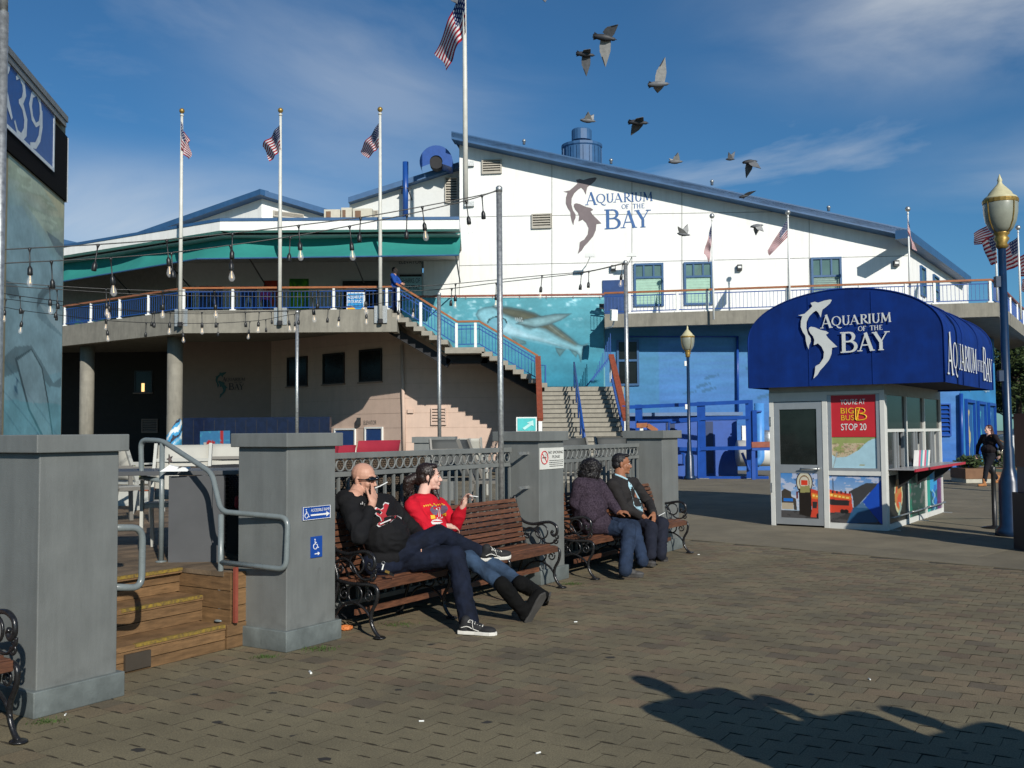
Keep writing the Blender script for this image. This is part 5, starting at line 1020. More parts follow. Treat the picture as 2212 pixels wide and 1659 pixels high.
def busprint(X, Y_):
    """X 255..1415, Y 1045..1590 in enlarged-photo units"""
    n_ = fbm(X / 90, Y_ / 40, 5); c = np.array((.06, .22, .52))[None] * (1 - (Y_ - 1045) / 400).clip(0, 1)[:, None] + np.array((.42, .52, .62))[None] * ((Y_ - 1045) / 400).clip(0, 1)[:, None]
    c = lay(c, n_ > .58, (.62, .60, .64), .6); I = lambda P_: inpoly(X, Y_, P_); c = lay(c, Y_ > 1415, (.075, .07, .07)); c = lay(c, (Y_ > 1415) & (n_ < .42), (.03, .03, .03), .7)
    c = lay(c, I([(260, 1330), (430, 1330), (430, 1410), (260, 1410)]), (.45, .38, .28)); c = lay(c, I([(260, 1230), (310, 1200), (400, 1230), (405, 1280), (470, 1300), (480, 1415), (440, 1415), (430, 1340), (260, 1345)]), (.06, .05, .04)); c = lay(c, I([(290, 1300), (425, 1300), (425, 1330), (290, 1330)]), (.02, .16, .55))
    r = np.sqrt((X - 592) ** 2 + ((Y_ - 1135) * 1.05) ** 2); c = lay(c, (r < 118), (.03, .02, .02)); c = lay(c, r < 104, (.55, .52, .40)); c = lay(c, r < 75, (.22, .13, .06)); c = lay(c, r < 62, (.55, .52, .42)); c = lay(c, (np.abs(X - 590) < 46) & (np.abs(Y_ - 1138) < 24), (.62, .05, .02))
    for k in range(12):
        a = k * pi / 6 + .2; c = lay(c, np.sqrt((X - 592 - 132 * cos(a)) ** 2 + (Y_ - 1135 - 126 * sin(a)) ** 2) < 8, (.03, .02, .02))
    c = lay(c, (np.abs(X - 485) < 12) & (Y_ > 1225) & (Y_ < 1300), (.12, .01, .01))
    c = lay(c, I([(515, 1200), (660, 1165), (685, 1230), (690, 1480), (515, 1455)]), (.02, .015, .012)); c = lay(c, I([(530, 1175), (665, 1165), (668, 1230), (530, 1240)]), (.28, .26, .10))
    red = (.58, .06, .03); c = lay(c, I([(680, 1195), (1095, 1275), (1110, 1470), (790, 1480), (670, 1475), (690, 1400)]), red); c = lay(c, I([(690, 1235), (790, 1250), (1090, 1298), (1090, 1335), (690, 1290)]), (.70, .20, .03)); 
    for k in range(9): c = lay(c, (np.abs(X - 720 - k * 42) < 14) & (np.abs(Y_ - 1262 - k * 7) < 9), (.85, .62, .15))
    c = lay(c, I([(700, 1320), (770, 1325), (755, 1390), (700, 1385)]), (.03, .03, .03)); c = lay(c, I([(830, 1335), (1075, 1345), (1070, 1400), (830, 1395)]), (.03, .025, .025))
    for x_ in (775, 1000, 1040): c = lay(c, np.sqrt((X - x_) ** 2 + (Y_ - 1462) ** 2) < 24, (.015, .015, .015))
    c = lay(c, (Y_ > 1195) & (Y_ < 1275) & (np.abs(((X - 700) % 45) - 20) < 9) & (X > 890) & (X < 1090) & (Y_ > 1245), (.08, .03, .03)); c = lay(c, I([(1085, 1240), (1255, 1150), (1380, 1150), (1120, 1440), (1110, 1300)]), (.05, .05, .05)); c = lay(c, (np.abs(X - 905) < 6) & (Y_ > 1110) & (Y_ < 1250), (.05, .06, .08))
    c = lay(c, I([(1410, 1110), (1410, 1590), (1380, 1560), (1210, 1350)]), (.012, .07, .42)); c = lay(c, I([(1210, 1350), (1370, 1560), (1040, 1590), (1100, 1440)]), (.02, .10, .22), .85); return c
painted('bus_print', kquad(-kw + .172, .142, -1.087, .878, .0), 110, 90, lambda x, y: busprint(255 + x * 525, 1045 + y * 445), dr)
painted('bus_print', kquad(-.903, .092, -.077, .858, .02), 110, 90, lambda x, y: busprint(868 + x * 545, 1075 + y * 510), kio)
# map and red sign
kb((-.903, .0, .932), (-.845, .05, kh - .337), 'window_stile', alu); kb((-.135, .0, .932), (-.077, .05, kh - .337), 'window_stile', alu); kb((-.845, .0, .932), (-.135, .05, .975), 'window_stile', alu)
rs = kb((-.845, .012, 1.475), (-.135, .03, 2.16), 'red_sign', signred)
def mapfn(x, y):
    n_ = fbm(x * 5, y * 5, 5); n2_ = fbm(x * 22, y * 22, 3); c = np.zeros((len(x), 3)) + np.array((.52, .43, .28)); c = lay(c, (y < .16 + .1 * n_) | (n_ < .34), (.24, .32, .08), .8); sea = (y > .50 + .22 * np.sin(x * 4.2 + .9) * 1.0 - (x > .6) * (x - .6) * .55 - .1 * n_)
    c = lay(c, (n2_ > .62) & (y > .2) & (y < .75), (.22, .20, .10), .8); c = lay(c, (n2_ < .33) & (y > .25) & (y < .75), (.5, .28, .22), .7); c = lay(c, ((x - .9) ** 2 * 1.0 + (y - .40) ** 2 * 6) < .03, (.12, .26, .08)); c = lay(c, sea, (.38, .58, .66)); c = lay(c, ((x - .66) ** 2 + (y - .90) ** 2 * 7) < .004, (.35, .33, .15)); return lay(c, (np.abs(x - .07 + .2 * (y - .7)) < .012) & (y > .5), (.3, .35, .35))
painted('map_print', kquad(-.845, .976, -.135, 1.474, .02), 90, 80, mapfn, kio)
def ktext(t_, x0, x1, z, h, mat, par, nm='lettering', off=.006): return sans(t_, KM @ V((x0, .012, z)), KF, up, h, mat, nm, par, width=x1 - x0, off=off)
ktext("YOU'RE AT", -.69, -.30, 2.0, .085, signwhite, rs); ktext('STOP 20', -.69, -.29, 1.585, .105, signwhite, rs); yb = P('sign_yellow', (.80, .45, .02), .5); ktext('BIG', -.69, -.48, 1.855, .09, yb, rs); ktext('BUS', -.685, -.48, 1.745, .085, yb, rs)
m = MB(); q = lambda x, z: KM @ V((x, .004, z)); bx = [q(x, z) for x, z in ((-.44, 1.74), (-.44, 1.945))] ; m.tube([q(-.445, 1.75)] + [q(-.39 + .085 * cos(radians(a)), 1.895 + .045 * sin(radians(a))) for a in range(90, -91, -30)] + [q(-.375 + .09 * cos(radians(a)), 1.795 + .05 * sin(radians(a))) for a in range(90, -91, -30)] + [q(-.445, 1.745), q(-.455, 1.76), q(-.455, 1.93), q(-.44, 1.94), q(-.39, 1.94)], .0095, 6).build('bus_emblem', yb, rs)
m = MB()
for k in range(6): m.pbox(q(-.43, 1.765 + k * .026), KF * .022, KE * -.004, up * .014)
m.build('bus_emblem', yb, rs)
# counter side
for y0, y1 in ((0.062, .12), (1.36, 1.43), (2.68, 2.75), (kl - .07, kl)): kb((-.065, y0, 0), (0.004, y1, kh - .352), 'frame_post', kwhite)
for z0, z1 in ((0, .09), (.86, .93), (1.55, 1.60)):
    for y0, y1 in ((.12, 1.36), (1.43, 2.68), (2.75, kl - .07)): kb((-.055, y0, z0), (-.004, y1, z1), 'frame_rail', kwhite)
def sidefn(k):
    def fn(x, y):
        n_ = fbm(x * 5 + k * 3, y * 6, 5); c = np.zeros((len(x), 3)) + np.array(((.02, .02, .018), (.015, .05, .04), (.01, .10, .14))[k])
        if k == 0: d_ = ((x - .55) / .2) ** 2 + ((y - .45) / .36) ** 2; c = lay(c, d_ < 1 + .6 * (n_ - .5), (.45, .20, .05)); c = lay(c, (d_ < .6) & (n_ > .5), (.55, .08, .03)); c = lay(c, (d_ > .7) & (d_ < 1.1) & (n_ > .45), (.5, .5, .3)); c = lay(c, (np.abs(x - .6 - .05 * np.sin(y * 20)) < .05) & (y > .6) & (y < .92), (.25, .35, .3))
        elif k == 1: c = lay(c, x + .2 * n_ < .3, (.02, .16, .10)); c = lay(c, (np.abs(x - .75 + .3 * (y - .3)) < .02) & (y < .4), (.4, .45, .5)); c = lay(c, n_ > .62, (.12, .12, .12), .6)
        else: c = lay(c, ((x - .5) / .34) ** 2 + ((y - .3) / .26) ** 2 < 1, (.03, .30, .60)); c = lay(c, x < .28, (.02, .30, .25)); c = lay(c, (x > .72), (.10, .02, .12)); c = lay(c, (np.abs(x - .55 - .06 * np.sin(y * 18)) < .09) & (y > .4) & (y < .95), (.02, .16, .5)); c = lay(c, (np.abs(x - .5 - .08 * np.sin(y * 22)) < .03) & (y > .5), (.25, .5, .6))
        return c
    return fn
for k, (y0, y1) in enumerate(((.12, 1.36), (1.43, 2.68), (2.75, kl - .07))):
    Q = [KM @ V(p) for p in ((-.02, y0, .86), (-.02, y1, .86), (-.02, y1, .09), (-.02, y0, .09))]; painted('side_print', Q, 50, 50, sidefn(k), kio)
    kb((-.045, y0, 1.60), (-.03, y1, kh - .352), 'pane', glassd); kb((-.05, y0, .93), (-.035, y0 + (y1 - y0) * .45, 1.55), 'pane', P('kiosk_side_glass', (.02, .024, .024), .15, var=.5, vs=3)); kb((-.45, y0, .93), (-.42, y1, 2.1), 'inner_blind', P('inner_grey', (.10, .10, .10), .8))
    for yy in (y0, y0 + (y1 - y0) * .42, y0 + (y1 - y0) * .56, y1 - .16): kb((-.058, yy, .93), (-.008, yy + .045, 1.55), 'sash', alu)
    MB(KM).tube([(.02, y0 + .03, .20), (.06, y0 + .06, .20), (.06, y1 - .06, .20), (.02, y1 - .03, .20)], .014, 8).build('foot_rail', galv, kio, True)
    ct = kb((-.02, y0 - .03, .95), (.40, y1 + .03, .965), 'counter', P('counter_grey_top', (.32, .32, .33), .3)); kb((.40, y0 - .03, .925), (.42, y1 + .03, .968), 'counter_edge', P('counter_red_edge', (.42, .02, .04), .4), ct)
    MB(KM).prism([(0, (y0 + y1) / 2, .94), (.36, (y0 + y1) / 2, .94), (0, (y0 + y1) / 2, .62)], (0, .03, 0)).build('counter_bracket', dark, ct)
for y in (.1, 2.05, kl - .1): kb((.01, y, 0), (.16, y + .06, .012), 'anchor_foot', galv)
for k in range(7):
    p_ = (.06 + .02 * k, 1.5 + .045 * k, .966); m = MB(KM); m.pbox(p_, (.06, .10, 0), (.03, -.04, .27), (.004, -.003, 0)); x = m.build('leaflet', P(('leaflet_white', 'leaflet_pink', 'leaflet_teal')[k % 3], ((.6, .6, .58), (.5, .12, .2), (.08, .3, .35))[k % 3], .5), None, loc=KM @ V(p_)); tag(x, ('white leaflet leaning at the near end of the row on the kiosk counter', 'pink leaflet second from the near end on the kiosk counter', 'teal leaflet third from the near end on the kiosk counter', 'white leaflet in the middle of the row on the kiosk counter', 'pink leaflet just past the middle one on the kiosk counter', 'teal leaflet second from the far end on the kiosk counter', 'white leaflet at the far end of the row on the kiosk counter')[k], 'leaflet', 'leaflets on the kiosk counter')
# canopy
x0, x1, y0, y1, zb, sh, ah = -2.12, .95, -.27, 3.9, 2.30, .76, .78
cm = MB(KM); na = 36; prof = [(x0, zb), (x0, zb + sh)]
for k in range(1, na): a_ = pi * k / na; prof.append(((x0 + x1) / 2 - (x1 - x0) / 2 * cos(a_), zb + sh + ah * sin(a_) ** .92))
prof += [(x1, zb + sh), (x1, zb)]
ny = 14; rows = []
for j in range(ny + 1):
    yy = y0 + (y1 - y0) * j / ny; sg = .022 * sin(pi * ((j * 3 / ny) % 1)); rows.append([cm.pt((a, yy, c - (sg if c > zb + sh else 0))) for a, c in prof])
for j in range(ny):
    for i in range(len(prof) - 1): cm.fc((rows[j][i], rows[j][i + 1], rows[j + 1][i + 1], rows[j + 1][i]))
cm.fc(rows[0][::-1]); cm.fc(rows[-1])
co = cm.build('canopy', canvas, kio); sd = co.modifiers.new('t', 'SOLIDIFY'); sd.thickness = .015
for p in co.data.polygons: p.use_smooth = abs(p.normal.z) > .08 and len(p.vertices) == 4
kb((x0 + .02, y0 + .02, zb + .03), (x1 - .02, y1 - .02, zb + .05), 'canopy_lining', P('navy_lining', (.004, .006, .02), .9))
for yk in (y0 - .002, y0 + 1.39, y0 + 2.78, y1 - .01):
    tb = MB(KM); tb.tube([((x0 + x1) / 2 + (a - (x0 + x1) / 2) * 1.004, yk, c + .004) for a, c in prof], .012, 6); tb.build('canopy_seam', canvas, kio, True)
for xk in (-1.1, -.1): MB(KM).box((xk, y0 - .008, zb + .004), (xk + .012, y0 - .001, zb + sh + ah * .9)).build('canopy_seam', canvas, kio)
shx = P('canopy_white_print', (.60, .62, .60), .6, var=.05)
def kx(px_): return Plane(KM @ V((0, y0, 0)), n=-KE).hit(px_, 800)
pk = Plane(KM @ V((0, y0 - .02, 0)), n=-KE); cen = pk.hit(1466.5 + 892 * .337, 542.2 + 567 * .337)
logo(cen, KF, up, (pk.hit(1466.5 + 892 * .337, 542.2 + 318 * .337).z - pk.hit(1466.5 + 892 * .337, 542.2 + 820 * .337).z), (shx, shx), None, kio, .014, 1.12)
m = MB(); items = [('A', 0, .56, -.02, .66), ('Q', .55, .42, .09, .42), ('U', .98, .36, .09, .42), ('A', 1.30, .40, .09, .42), ('R', 1.70, .34, .09, .42), ('I', 2.03, .17, .09, .42), ('U', 2.19, .36, .09, .42), ('M', 2.53, .46, .09, .42), ('O', 3.04, .14, .14, .2), ('F', 3.18, .11, .14, .2), ('T', 3.32, .12, .14, .2), ('H', 3.44, .14, .14, .2), ('E', 3.58, .12, .14, .2)]
sc_ = .80; items = [(c_, x * sc_, w_ * sc_, y, h_) for c_, x, w_, y, h_ in items] + [('B', 2.98, .36, .0, .60), ('A', 3.30, .34, .0, .42), ('Y', 3.60, .32, .0, .42)]
linetext(m, items, KM @ V((x1 + .01, y0 + .12, zb + .14)), KE, up, .012); m.build('lettering', shx, kio)

# ================================================================== STREET LAMPS
def lamp(x, Y, lab, sc=1.0):
    g = W(x, 930, Y); g.z = 0; o = thing('street_lamp', lab, 'lamp', g, 'blue street lamps with acorn globes'); H_ = 4.02
    MB().lathe([(.20, 0), (.20, .08), (.15, .14), (.14, .75), (.11, .82), (.075, .95), (.072, 1.2), (.058, 1.25), (.05, H_)], g, 16).build('post', bluepole, o, True)
    hd = MB().lathe([(.055, H_ - .02), (.085, H_ + .02), (.07, H_ + .06), (.105, H_ + .12), (.075, H_ + .16), (.11, H_ + .19), (.10, H_ + .22)], g, 16).build('collar', gold, o, True)
    gl = MB().lathe([(.10, H_ + .20), (.155, H_ + .26), (.20, H_ + .36), (.222, H_ + .48), (.228, H_ + .60), (.225, H_ + .635)], g, 20).build('globe', frost, o, True)
    MB().lathe([(.232, H_ + .62), (.238, H_ + .66), (.232, H_ + .675)], g, 20).build('band', gold, gl)
    MB().lathe([(.228, H_ + .672), (.215, H_ + .70), (.165, H_ + .735), (.15, H_ + .77), (.105, H_ + .82), (.06, H_ + .87), (.035, H_ + .90), (.028, H_ + .93), (.035, H_ + .95), (.01, H_ + 1.02), (.002, H_ + 1.04)], g, 20).build('cap', cream, o, True)
    for k in range(4):
        a_ = pi / 2 * k + .35; d_ = V((cos(a_), sin(a_), 0)); MB().tube([g + d_ * r_ + up * (H_ + z_) for r_, z_ in ((.105, .2), (.16, .26), (.205, .36), (.226, .48), (.232, .6), (.23, .64))], .009, 5).build('rib', gold, gl)
    if sc != 1.0:
        for ob in [q for q in COL.objects if q.parent and (q.parent == o or q.parent.parent == o)]:
            for vv in ob.data.vertices: vv.co = vv.co * sc
    for z in (2.3, 3.72): MB().box(g + V((-.12, -.04, z)), g + V((-.05, .04, z + .16))).build('junction_box', whitep if Y > 20 else bluepole, o)
lamp(2177, 14.6, 'large blue street lamp with a cream and brass head at the right edge', 1.075); lamp(1488.5, 32.0, 'blue street lamp with cream acorn head in front of the blue gate')

# ================================================================== BLUE GATE AND PIPES IN FRONT OF THE SEA WALL
gt = thing('blue_gate', 'tall blue tube fence and gate in front of the sea painted wall', 'gate', W(1530, 1035, 32.6)); PG = Plane(W(1340, 1000, 33.2), W(1660, 1000, 32.0))
def gb(x0, y0, x1, y1, r=.05, nm='bar', par=gt, off=0): return MB().tube([PG.hit(x0, y0, off), PG.hit(x1, y1, off)], r, 8).build(nm, bluegate, par)
def z0hit(x): a = PG.hit(x, 1000); return V((a.x, a.y, 0))
for x, yt_, r in ((1408, 868, .075), (1608, 866, .10), (1758, 860, .09)):
    pass
def conv(a, c): return (1940 + a / 2.764) * .6777, (1000 + c / 2.764) * .6777
for a, yt_, w_ in ((262, 800, .22), (812, 775, .26), (1236, 760, .24)):
    x, y = conv(a, yt_); t_ = PG.hit(x, y); m = MB(); e = PG.e; m.pbox(V((t_.x, t_.y, 0)) - e * w_ / 2, e * w_, -PG.n * w_, up * t_.z); m.build('post', bluegate, gt); m = MB(); m.pbox(V((t_.x, t_.y, 0)) - e * (w_ / 2 + .1) + PG.n * .06, e * (w_ + .2), -PG.n * (w_ + .2), up * .02).build('base_plate', galv, gt)
for a, c, a2_, c2_ in ((120, 825, 262, 820), (262, 820, 812, 795), (812, 795, 1236, 775), (262, 962, 812, 925), (812, 922, 1236, 915), (600, 1190, 812, 1195), (812, 1188, 1400, 1180), (600, 1448, 812, 1448), (812, 1448, 1410, 1448)):
    p_, q_ = PG.hit(*conv(a, c)), PG.hit(*conv(a2_, c2_)); MB().beam(p_, q_, .10, .12).build('rail', bluegate, gt)
for pts in ([(262, 945), (530, 945), (530, 1040)], [(545, 960), (790, 945), (790, 1450)], [(600, 1232), (660, 1232), (660, 1330), (600, 1330)], [(1175, 1225), (1240, 1380)]):
    MB().tube([PG.hit(*conv(*q_), .06) for q_ in pts], .045, 8).build('bar', bluegate, gt)
for a in (1285,): MB().beam(V((PG.hit(*conv(a, 900)).x, PG.hit(*conv(a, 900)).y, 0)), PG.hit(*conv(a, 850)), .14, .14).build('post', bluegate, gt)
# equipment shelter behind the gate
sh_ = thing('blue_shelter', 'flat blue equipment shelter standing behind the blue gate', 'shelter', W(1480, 1010, 35)); PX = PY(34.4); a, c = PX.hit(*conv(150, 880)), PX.hit(*conv(1165, 850)); MB().box((a.x, 34.4, 0), (c.x - .15, 36.5, a.z - .1)).build('walls', P('shelter_blue', (.015, .075, .33), .5, var=.1), sh_)
MB().box((a.x - .1, 34.1, a.z - .1), (c.x, 36.8, a.z + .02)).build('roof', P('shelter_roof', (.10, .17, .30), .6), sh_)
for xx in (.35, .68): x_ = a.x + (c.x - a.x) * xx; MB().box((x_, 34.36, .1), (x_ + .3, 34.395, a.z - .3)).build('panel', P('shelter_dark', (.01, .03, .10), .5), sh_)
pp = thing('blue_pipe', 'fat pale blue pipe bending down beside the kiosk door', 'pipe', W(1790, 1030, 33)); PQ = PY(33.2); MB().tube(fillet([PQ.hit(*conv(1325, 790)), PQ.hit(*conv(1330, 1280)), PQ.hit(*conv(1290, 1320))], .3), .17, 14).build('pipe', P('pale_blue_pipe', (.07, .25, .58), .45), pp, True); MB().beam(PQ.hit(*conv(1302, 860), .2), PQ.hit(*conv(1348, 860), .2), .05, .05).build('clamp', bluegate, pp)
a = PQ.hit(*conv(1395, 1230)); MB().lathe([(.45, -1.2), (.45, .3)], a + V((.3, .4, 0)), 16, ax=(1, 0, 0)).build('tank', kwhite, pp, True); MB().lathe([(.3, -.2), (.3, .45), (.2, .52)], PQ.hit(*conv(1400, 1110)) + V((.1, .3, -.2)), 14).build('valve', galv, pp, True)
hb = thing('handrail_stub', 'red-brown handrail on blue posts left of the kiosk', 'handrail', W(1800, 1030, 31.5)); PH = PY(31.6); MB().beam(PH.hit(*conv(1258, 1155)), PH.hit(*conv(1460, 1150)), .1, .18).build('handrail', redwood, hb); MB().beam(PH.hit(*conv(1262, 1183)), PH.hit(*conv(1460, 1183)), .06, .16).build('rail', bluegate, hb)
q_ = PH.hit(*conv(1275, 1185)); MB().box((q_.x - .06, 31.6, 0), (q_.x + .06, 31.7, q_.z)).build('post', bluegate, hb)
mb_ = MB(); q_ = W(*conv(1213, 1115), 33.6); mb_.box(q_ + V((-.14, 0, -.5)), q_ + V((.14, .15, .5))); tag(mb_.build('meter_box', whitep, None, loc=q_), 'white meter box on the wall beside the blue gate post', 'meter')
hk = thing('handrail_stub', 'short orange-brown handrail bending down behind the farthest pillar', 'handrail', W(1390, 930, 30)); PK = PY(30); MB().beam(PK.hit(*conv(245, 985)), PK.hit(*conv(340, 982)), .1, .14).beam(PK.hit(*conv(340, 982)), PK.hit(*conv(425, 1035)), .1, .14).build('handrail', railwood, hk); q_ = PK.hit(*conv(290, 990)); MB().box((q_.x - .05, 30, 0), (q_.x + .05, 30.1, q_.z)).build('post', whitep, hk)

# ================================================================== FLAGPOLES AND FLAGS
def flagmat():
    m = bpy.data.materials.new('stars_and_stripes'); m.use_nodes = True; nt = m.node_tree; L = nt.links.new; b = nt.nodes['Principled BSDF']; b.inputs['Roughness'].default_value = .7; b.inputs['Specular IOR Level'].default_value = .2
    uv = N(nt, 'ShaderNodeUVMap'); sp = N(nt, 'ShaderNodeSeparateXYZ'); L(uv.outputs[0], sp.inputs[0])
    def M_(op, a, c=None):
        n = N(nt, 'ShaderNodeMath', operation=op)
        for k, s in enumerate((a, c)):
            if s is None: continue
            if isinstance(s, (int, float)): n.inputs[k].default_value = s
            else: L(s, n.inputs[k])
        return n.outputs[0]
    u, v = sp.outputs['X'], sp.outputs['Y']; st_ = M_('MODULO', M_('FLOOR', M_('MULTIPLY', v, 13)), 2)         # v: 0 top .. 1 bottom
    can = M_('MULTIPLY', M_('LESS_THAN', u, .4), M_('LESS_THAN', v, 7 / 13))
    fx = M_('SUBTRACT', M_('FRACT', M_('MULTIPLY', u, 6 / .4)), .5); fy = M_('SUBTRACT', M_('FRACT', M_('MULTIPLY', v, 5 * 13 / 7)), .5); star = M_('LESS_THAN', M_('ADD', M_('MULTIPLY', fx, fx), M_('MULTIPLY', fy, fy)), .055)
    m1 = N(nt, 'ShaderNodeMix', data_type='RGBA'); m1.inputs['A'].default_value = (.33, .010, .022, 1); m1.inputs['B'].default_value = (.68, .66, .66, 1); L(st_, m1.inputs['Factor'])
    m2 = N(nt, 'ShaderNodeMix', data_type='RGBA'); m2.inputs['A'].default_value = (.012, .02, .10, 1); m2.inputs['B'].default_value = (.7, .7, .7, 1); L(star, m2.inputs['Factor'])
    m3 = N(nt, 'ShaderNodeMix', data_type='RGBA'); L(can, m3.inputs['Factor']); L(m1.outputs['Result'], m3.inputs['A']); L(m2.outputs['Result'], m3.inputs['B']); L(m3.outputs['Result'], b.inputs['Base Color'])
    t_ = N(nt, 'ShaderNodeBsdfTranslucent'); L(m3.outputs['Result'], t_.inputs['Color']); mx = N(nt, 'ShaderNodeMixShader', i={0: .12}); L(b.outputs[0], mx.inputs[1]); L(t_.outputs[0], mx.inputs[2]); L(mx.outputs[0], nt.nodes['Material Output'].inputs[0]); return m
flm = flagmat()
def flag(q, Y, lab, wav=.12, seed=0, group='american flags on their poles', bell=0.0, yo=1.9):
    """q: hoist top, hoist bottom, fly top, fly bottom as photo points"""
    HT, HB = [W(x, y, Y) for x, y in q[:2]]; FT, FB = [W(x, y, Y + abs(x - q[0][0]) / F0 * Y * yo + .05) for x, y in q[2:]]; nx, ny = 34, 20; vs, uv = [], []; sz = (HT - HB).length; rnd_ = random.Random(seed)
    for j in range(ny + 1):
        for i in range(nx + 1):
            a, c = i / nx, j / ny; p = HT * (1 - a) * (1 - c) + FT * a * (1 - c) + HB * (1 - a) * c + FB * a * c
            p = p + V((0, 1, 0)) * wav * sz * sin(a * 11 + c * 3.2 + seed) * min(1, a * 3) + V((1, 0, 0)) * wav * .35 * sz * sin(a * 9 + c * 5 + seed * 2) * a + up * (wav * .3 * sz * sin(a * 7 + seed) * a - bell * sz * sin(pi * a) * .5)
            vs.append(p); uv.append((a, c))
    me = bpy.data.meshes.new('flag'); me.from_pydata([tuple(p - HT) for p in vs], [], [(j * (nx + 1) + i, (j + 1) * (nx + 1) + i, (j + 1) * (nx + 1) + i + 1, j * (nx + 1) + i + 1) for j in range(ny) for i in range(nx)])
    ul = me.uv_layers.new(name='UVMap')
    for l in me.loops: ul.data[l.index].uv = uv[l.vertex_index]
    me.polygons.foreach_set('use_smooth', [True] * len(me.polygons)); me.materials.append(flm); o = bpy.data.objects.new('american_flag', me); COL.objects.link(o); o.location = HT; BASE[o.name] = HT; tag(o, lab, 'flag', group)
def fpole(xt, yt_, yb, Y, lab, r=.075, mat=polew, ball=True, plate=False, xb=None):
    t_, b_ = W(xt, yt_, Y), W(xb or xt, yb, Y); b_.x = t_.x; o = thing('flagpole', lab, 'flagpole', b_, 'flagpoles along the upper balcony')
    MB().tube([b_, b_ + (t_ - b_) * .5, t_ - up * .12], [r, r * .9, r * .62], 14).build('pole', mat, o, True)
    if ball: MB().lathe([(r * .9, -.14), (r * .9, -.08), (.02, -.06), (.02, 0)], t_ , 12).build('truck', mat, o, True); MB().ell(t_ + up * .06, .1).build('ball', gold if r > .05 else galv, o, True)
    if plate: MB().box(b_ + V((-.24, .1, -.12)), b_ + V((.24, .14, .52))).build('wall_plate', galv, o); MB().lathe([(r + .02, -.14), (r + .02, .02)], b_, 12).build('foot_socket', dark, o)
fpole(393, 243, 697, 36.0, 'white flagpole nearest the whale mural on the left balcony', plate=True); fpole(606, 242, 694, 36.0, 'white flagpole in the middle of the left balcony', plate=True); fpole(821, 240, 690, 36.0, 'white flagpole beside the top of the staircase', plate=True, xb=826)
fpole(1003, -70, 440, 36.6, 'tallest white flagpole fixed to the left end of the white facade', r=.1, xb=1013)
for yy in (350, 437): MB().box(PF.hit(1004, yy, 0), PF.hit(1024, yy + 8, .12)).build('pole_bracket', galv, bld)
flag([(391, 262), (391, 320), (413, 318), (405, 345)], 35.9, 'small furled american flag on the flagpole nearest the whale mural', .16, 1, yo=.4); flag([(604, 270), (606, 322), (566, 316), (584, 350)], 35.9, 'american flag drooping left from the middle pole of the left balcony', .10, 2); flag([(818, 266), (818, 318), (777, 325), (795, 343)], 35.9, 'american flag drooping left from the pole beside the staircase', .10, 3)
flag([(1004, -42), (1006, 70), (941, 110), (964, 152)], 36.4, 'largest american flag on the tallest pole at the top of the picture', .10, 4)
for x, yt_, yb, Y, lab in ((1538, 470, 690, 37.2, 'thin flagpole by the second green window of the facade'), (1702, 462, 690, 36.9, 'thin flagpole in the middle of the right balcony'), (1961, 455, 690, 36.3, 'thin flagpole at the right corner of the white facade'), (2150, 504, 650, 35.5, 'thin flagpole at the corner of the balcony behind the large lamp'), (2199, 495, 690, 38.5, 'thin flagpole beyond the balcony corner at the right edge')):
    fpole(x, yt_, yb, Y, lab, r=.04, mat=whitep)
flag([(1537, 482), (1537, 520), (1521, 548), (1532, 567)], 37.1, 'american flag hanging limp over the second facade window', .08, 5, yo=.2); flag([(1701, 474), (1701, 512), (1657, 542), (1662, 552)], 36.8, 'american flag streaming left in the middle of the facade', .05, 6, yo=.4)
flag([(1961, 462), (1961, 500), (1970, 538), (1982, 543)], 36.2, 'american flag drooping right at the right corner of the facade', .08, 7, yo=.2); flag([(2172, 462), (2172, 520), (2104, 505), (2106, 530)], 36.5, 'american flag behind the head of the large lamp, topmost of that cluster', .09, 8)
flag([(2151, 506), (2154, 568), (2121, 520), (2142, 574)], 35.4, 'american flag wrapped round the balcony corner pole', .10, 9); flag([(2198, 512), (2199, 575), (2162, 540), (2166, 590)], 38.4, 'american flag on the pole right of the large lamp', .08, 10); flag([(2230, 535), (2232, 600), (2196, 560), (2206, 596)], 39, 'american flag cut off at the right edge', .08, 11)
flag([(2222, 600), (2222, 640), (2206, 604), (2208, 628)], 40, 'american flag lowest in the cluster at the right edge', .08, 12)

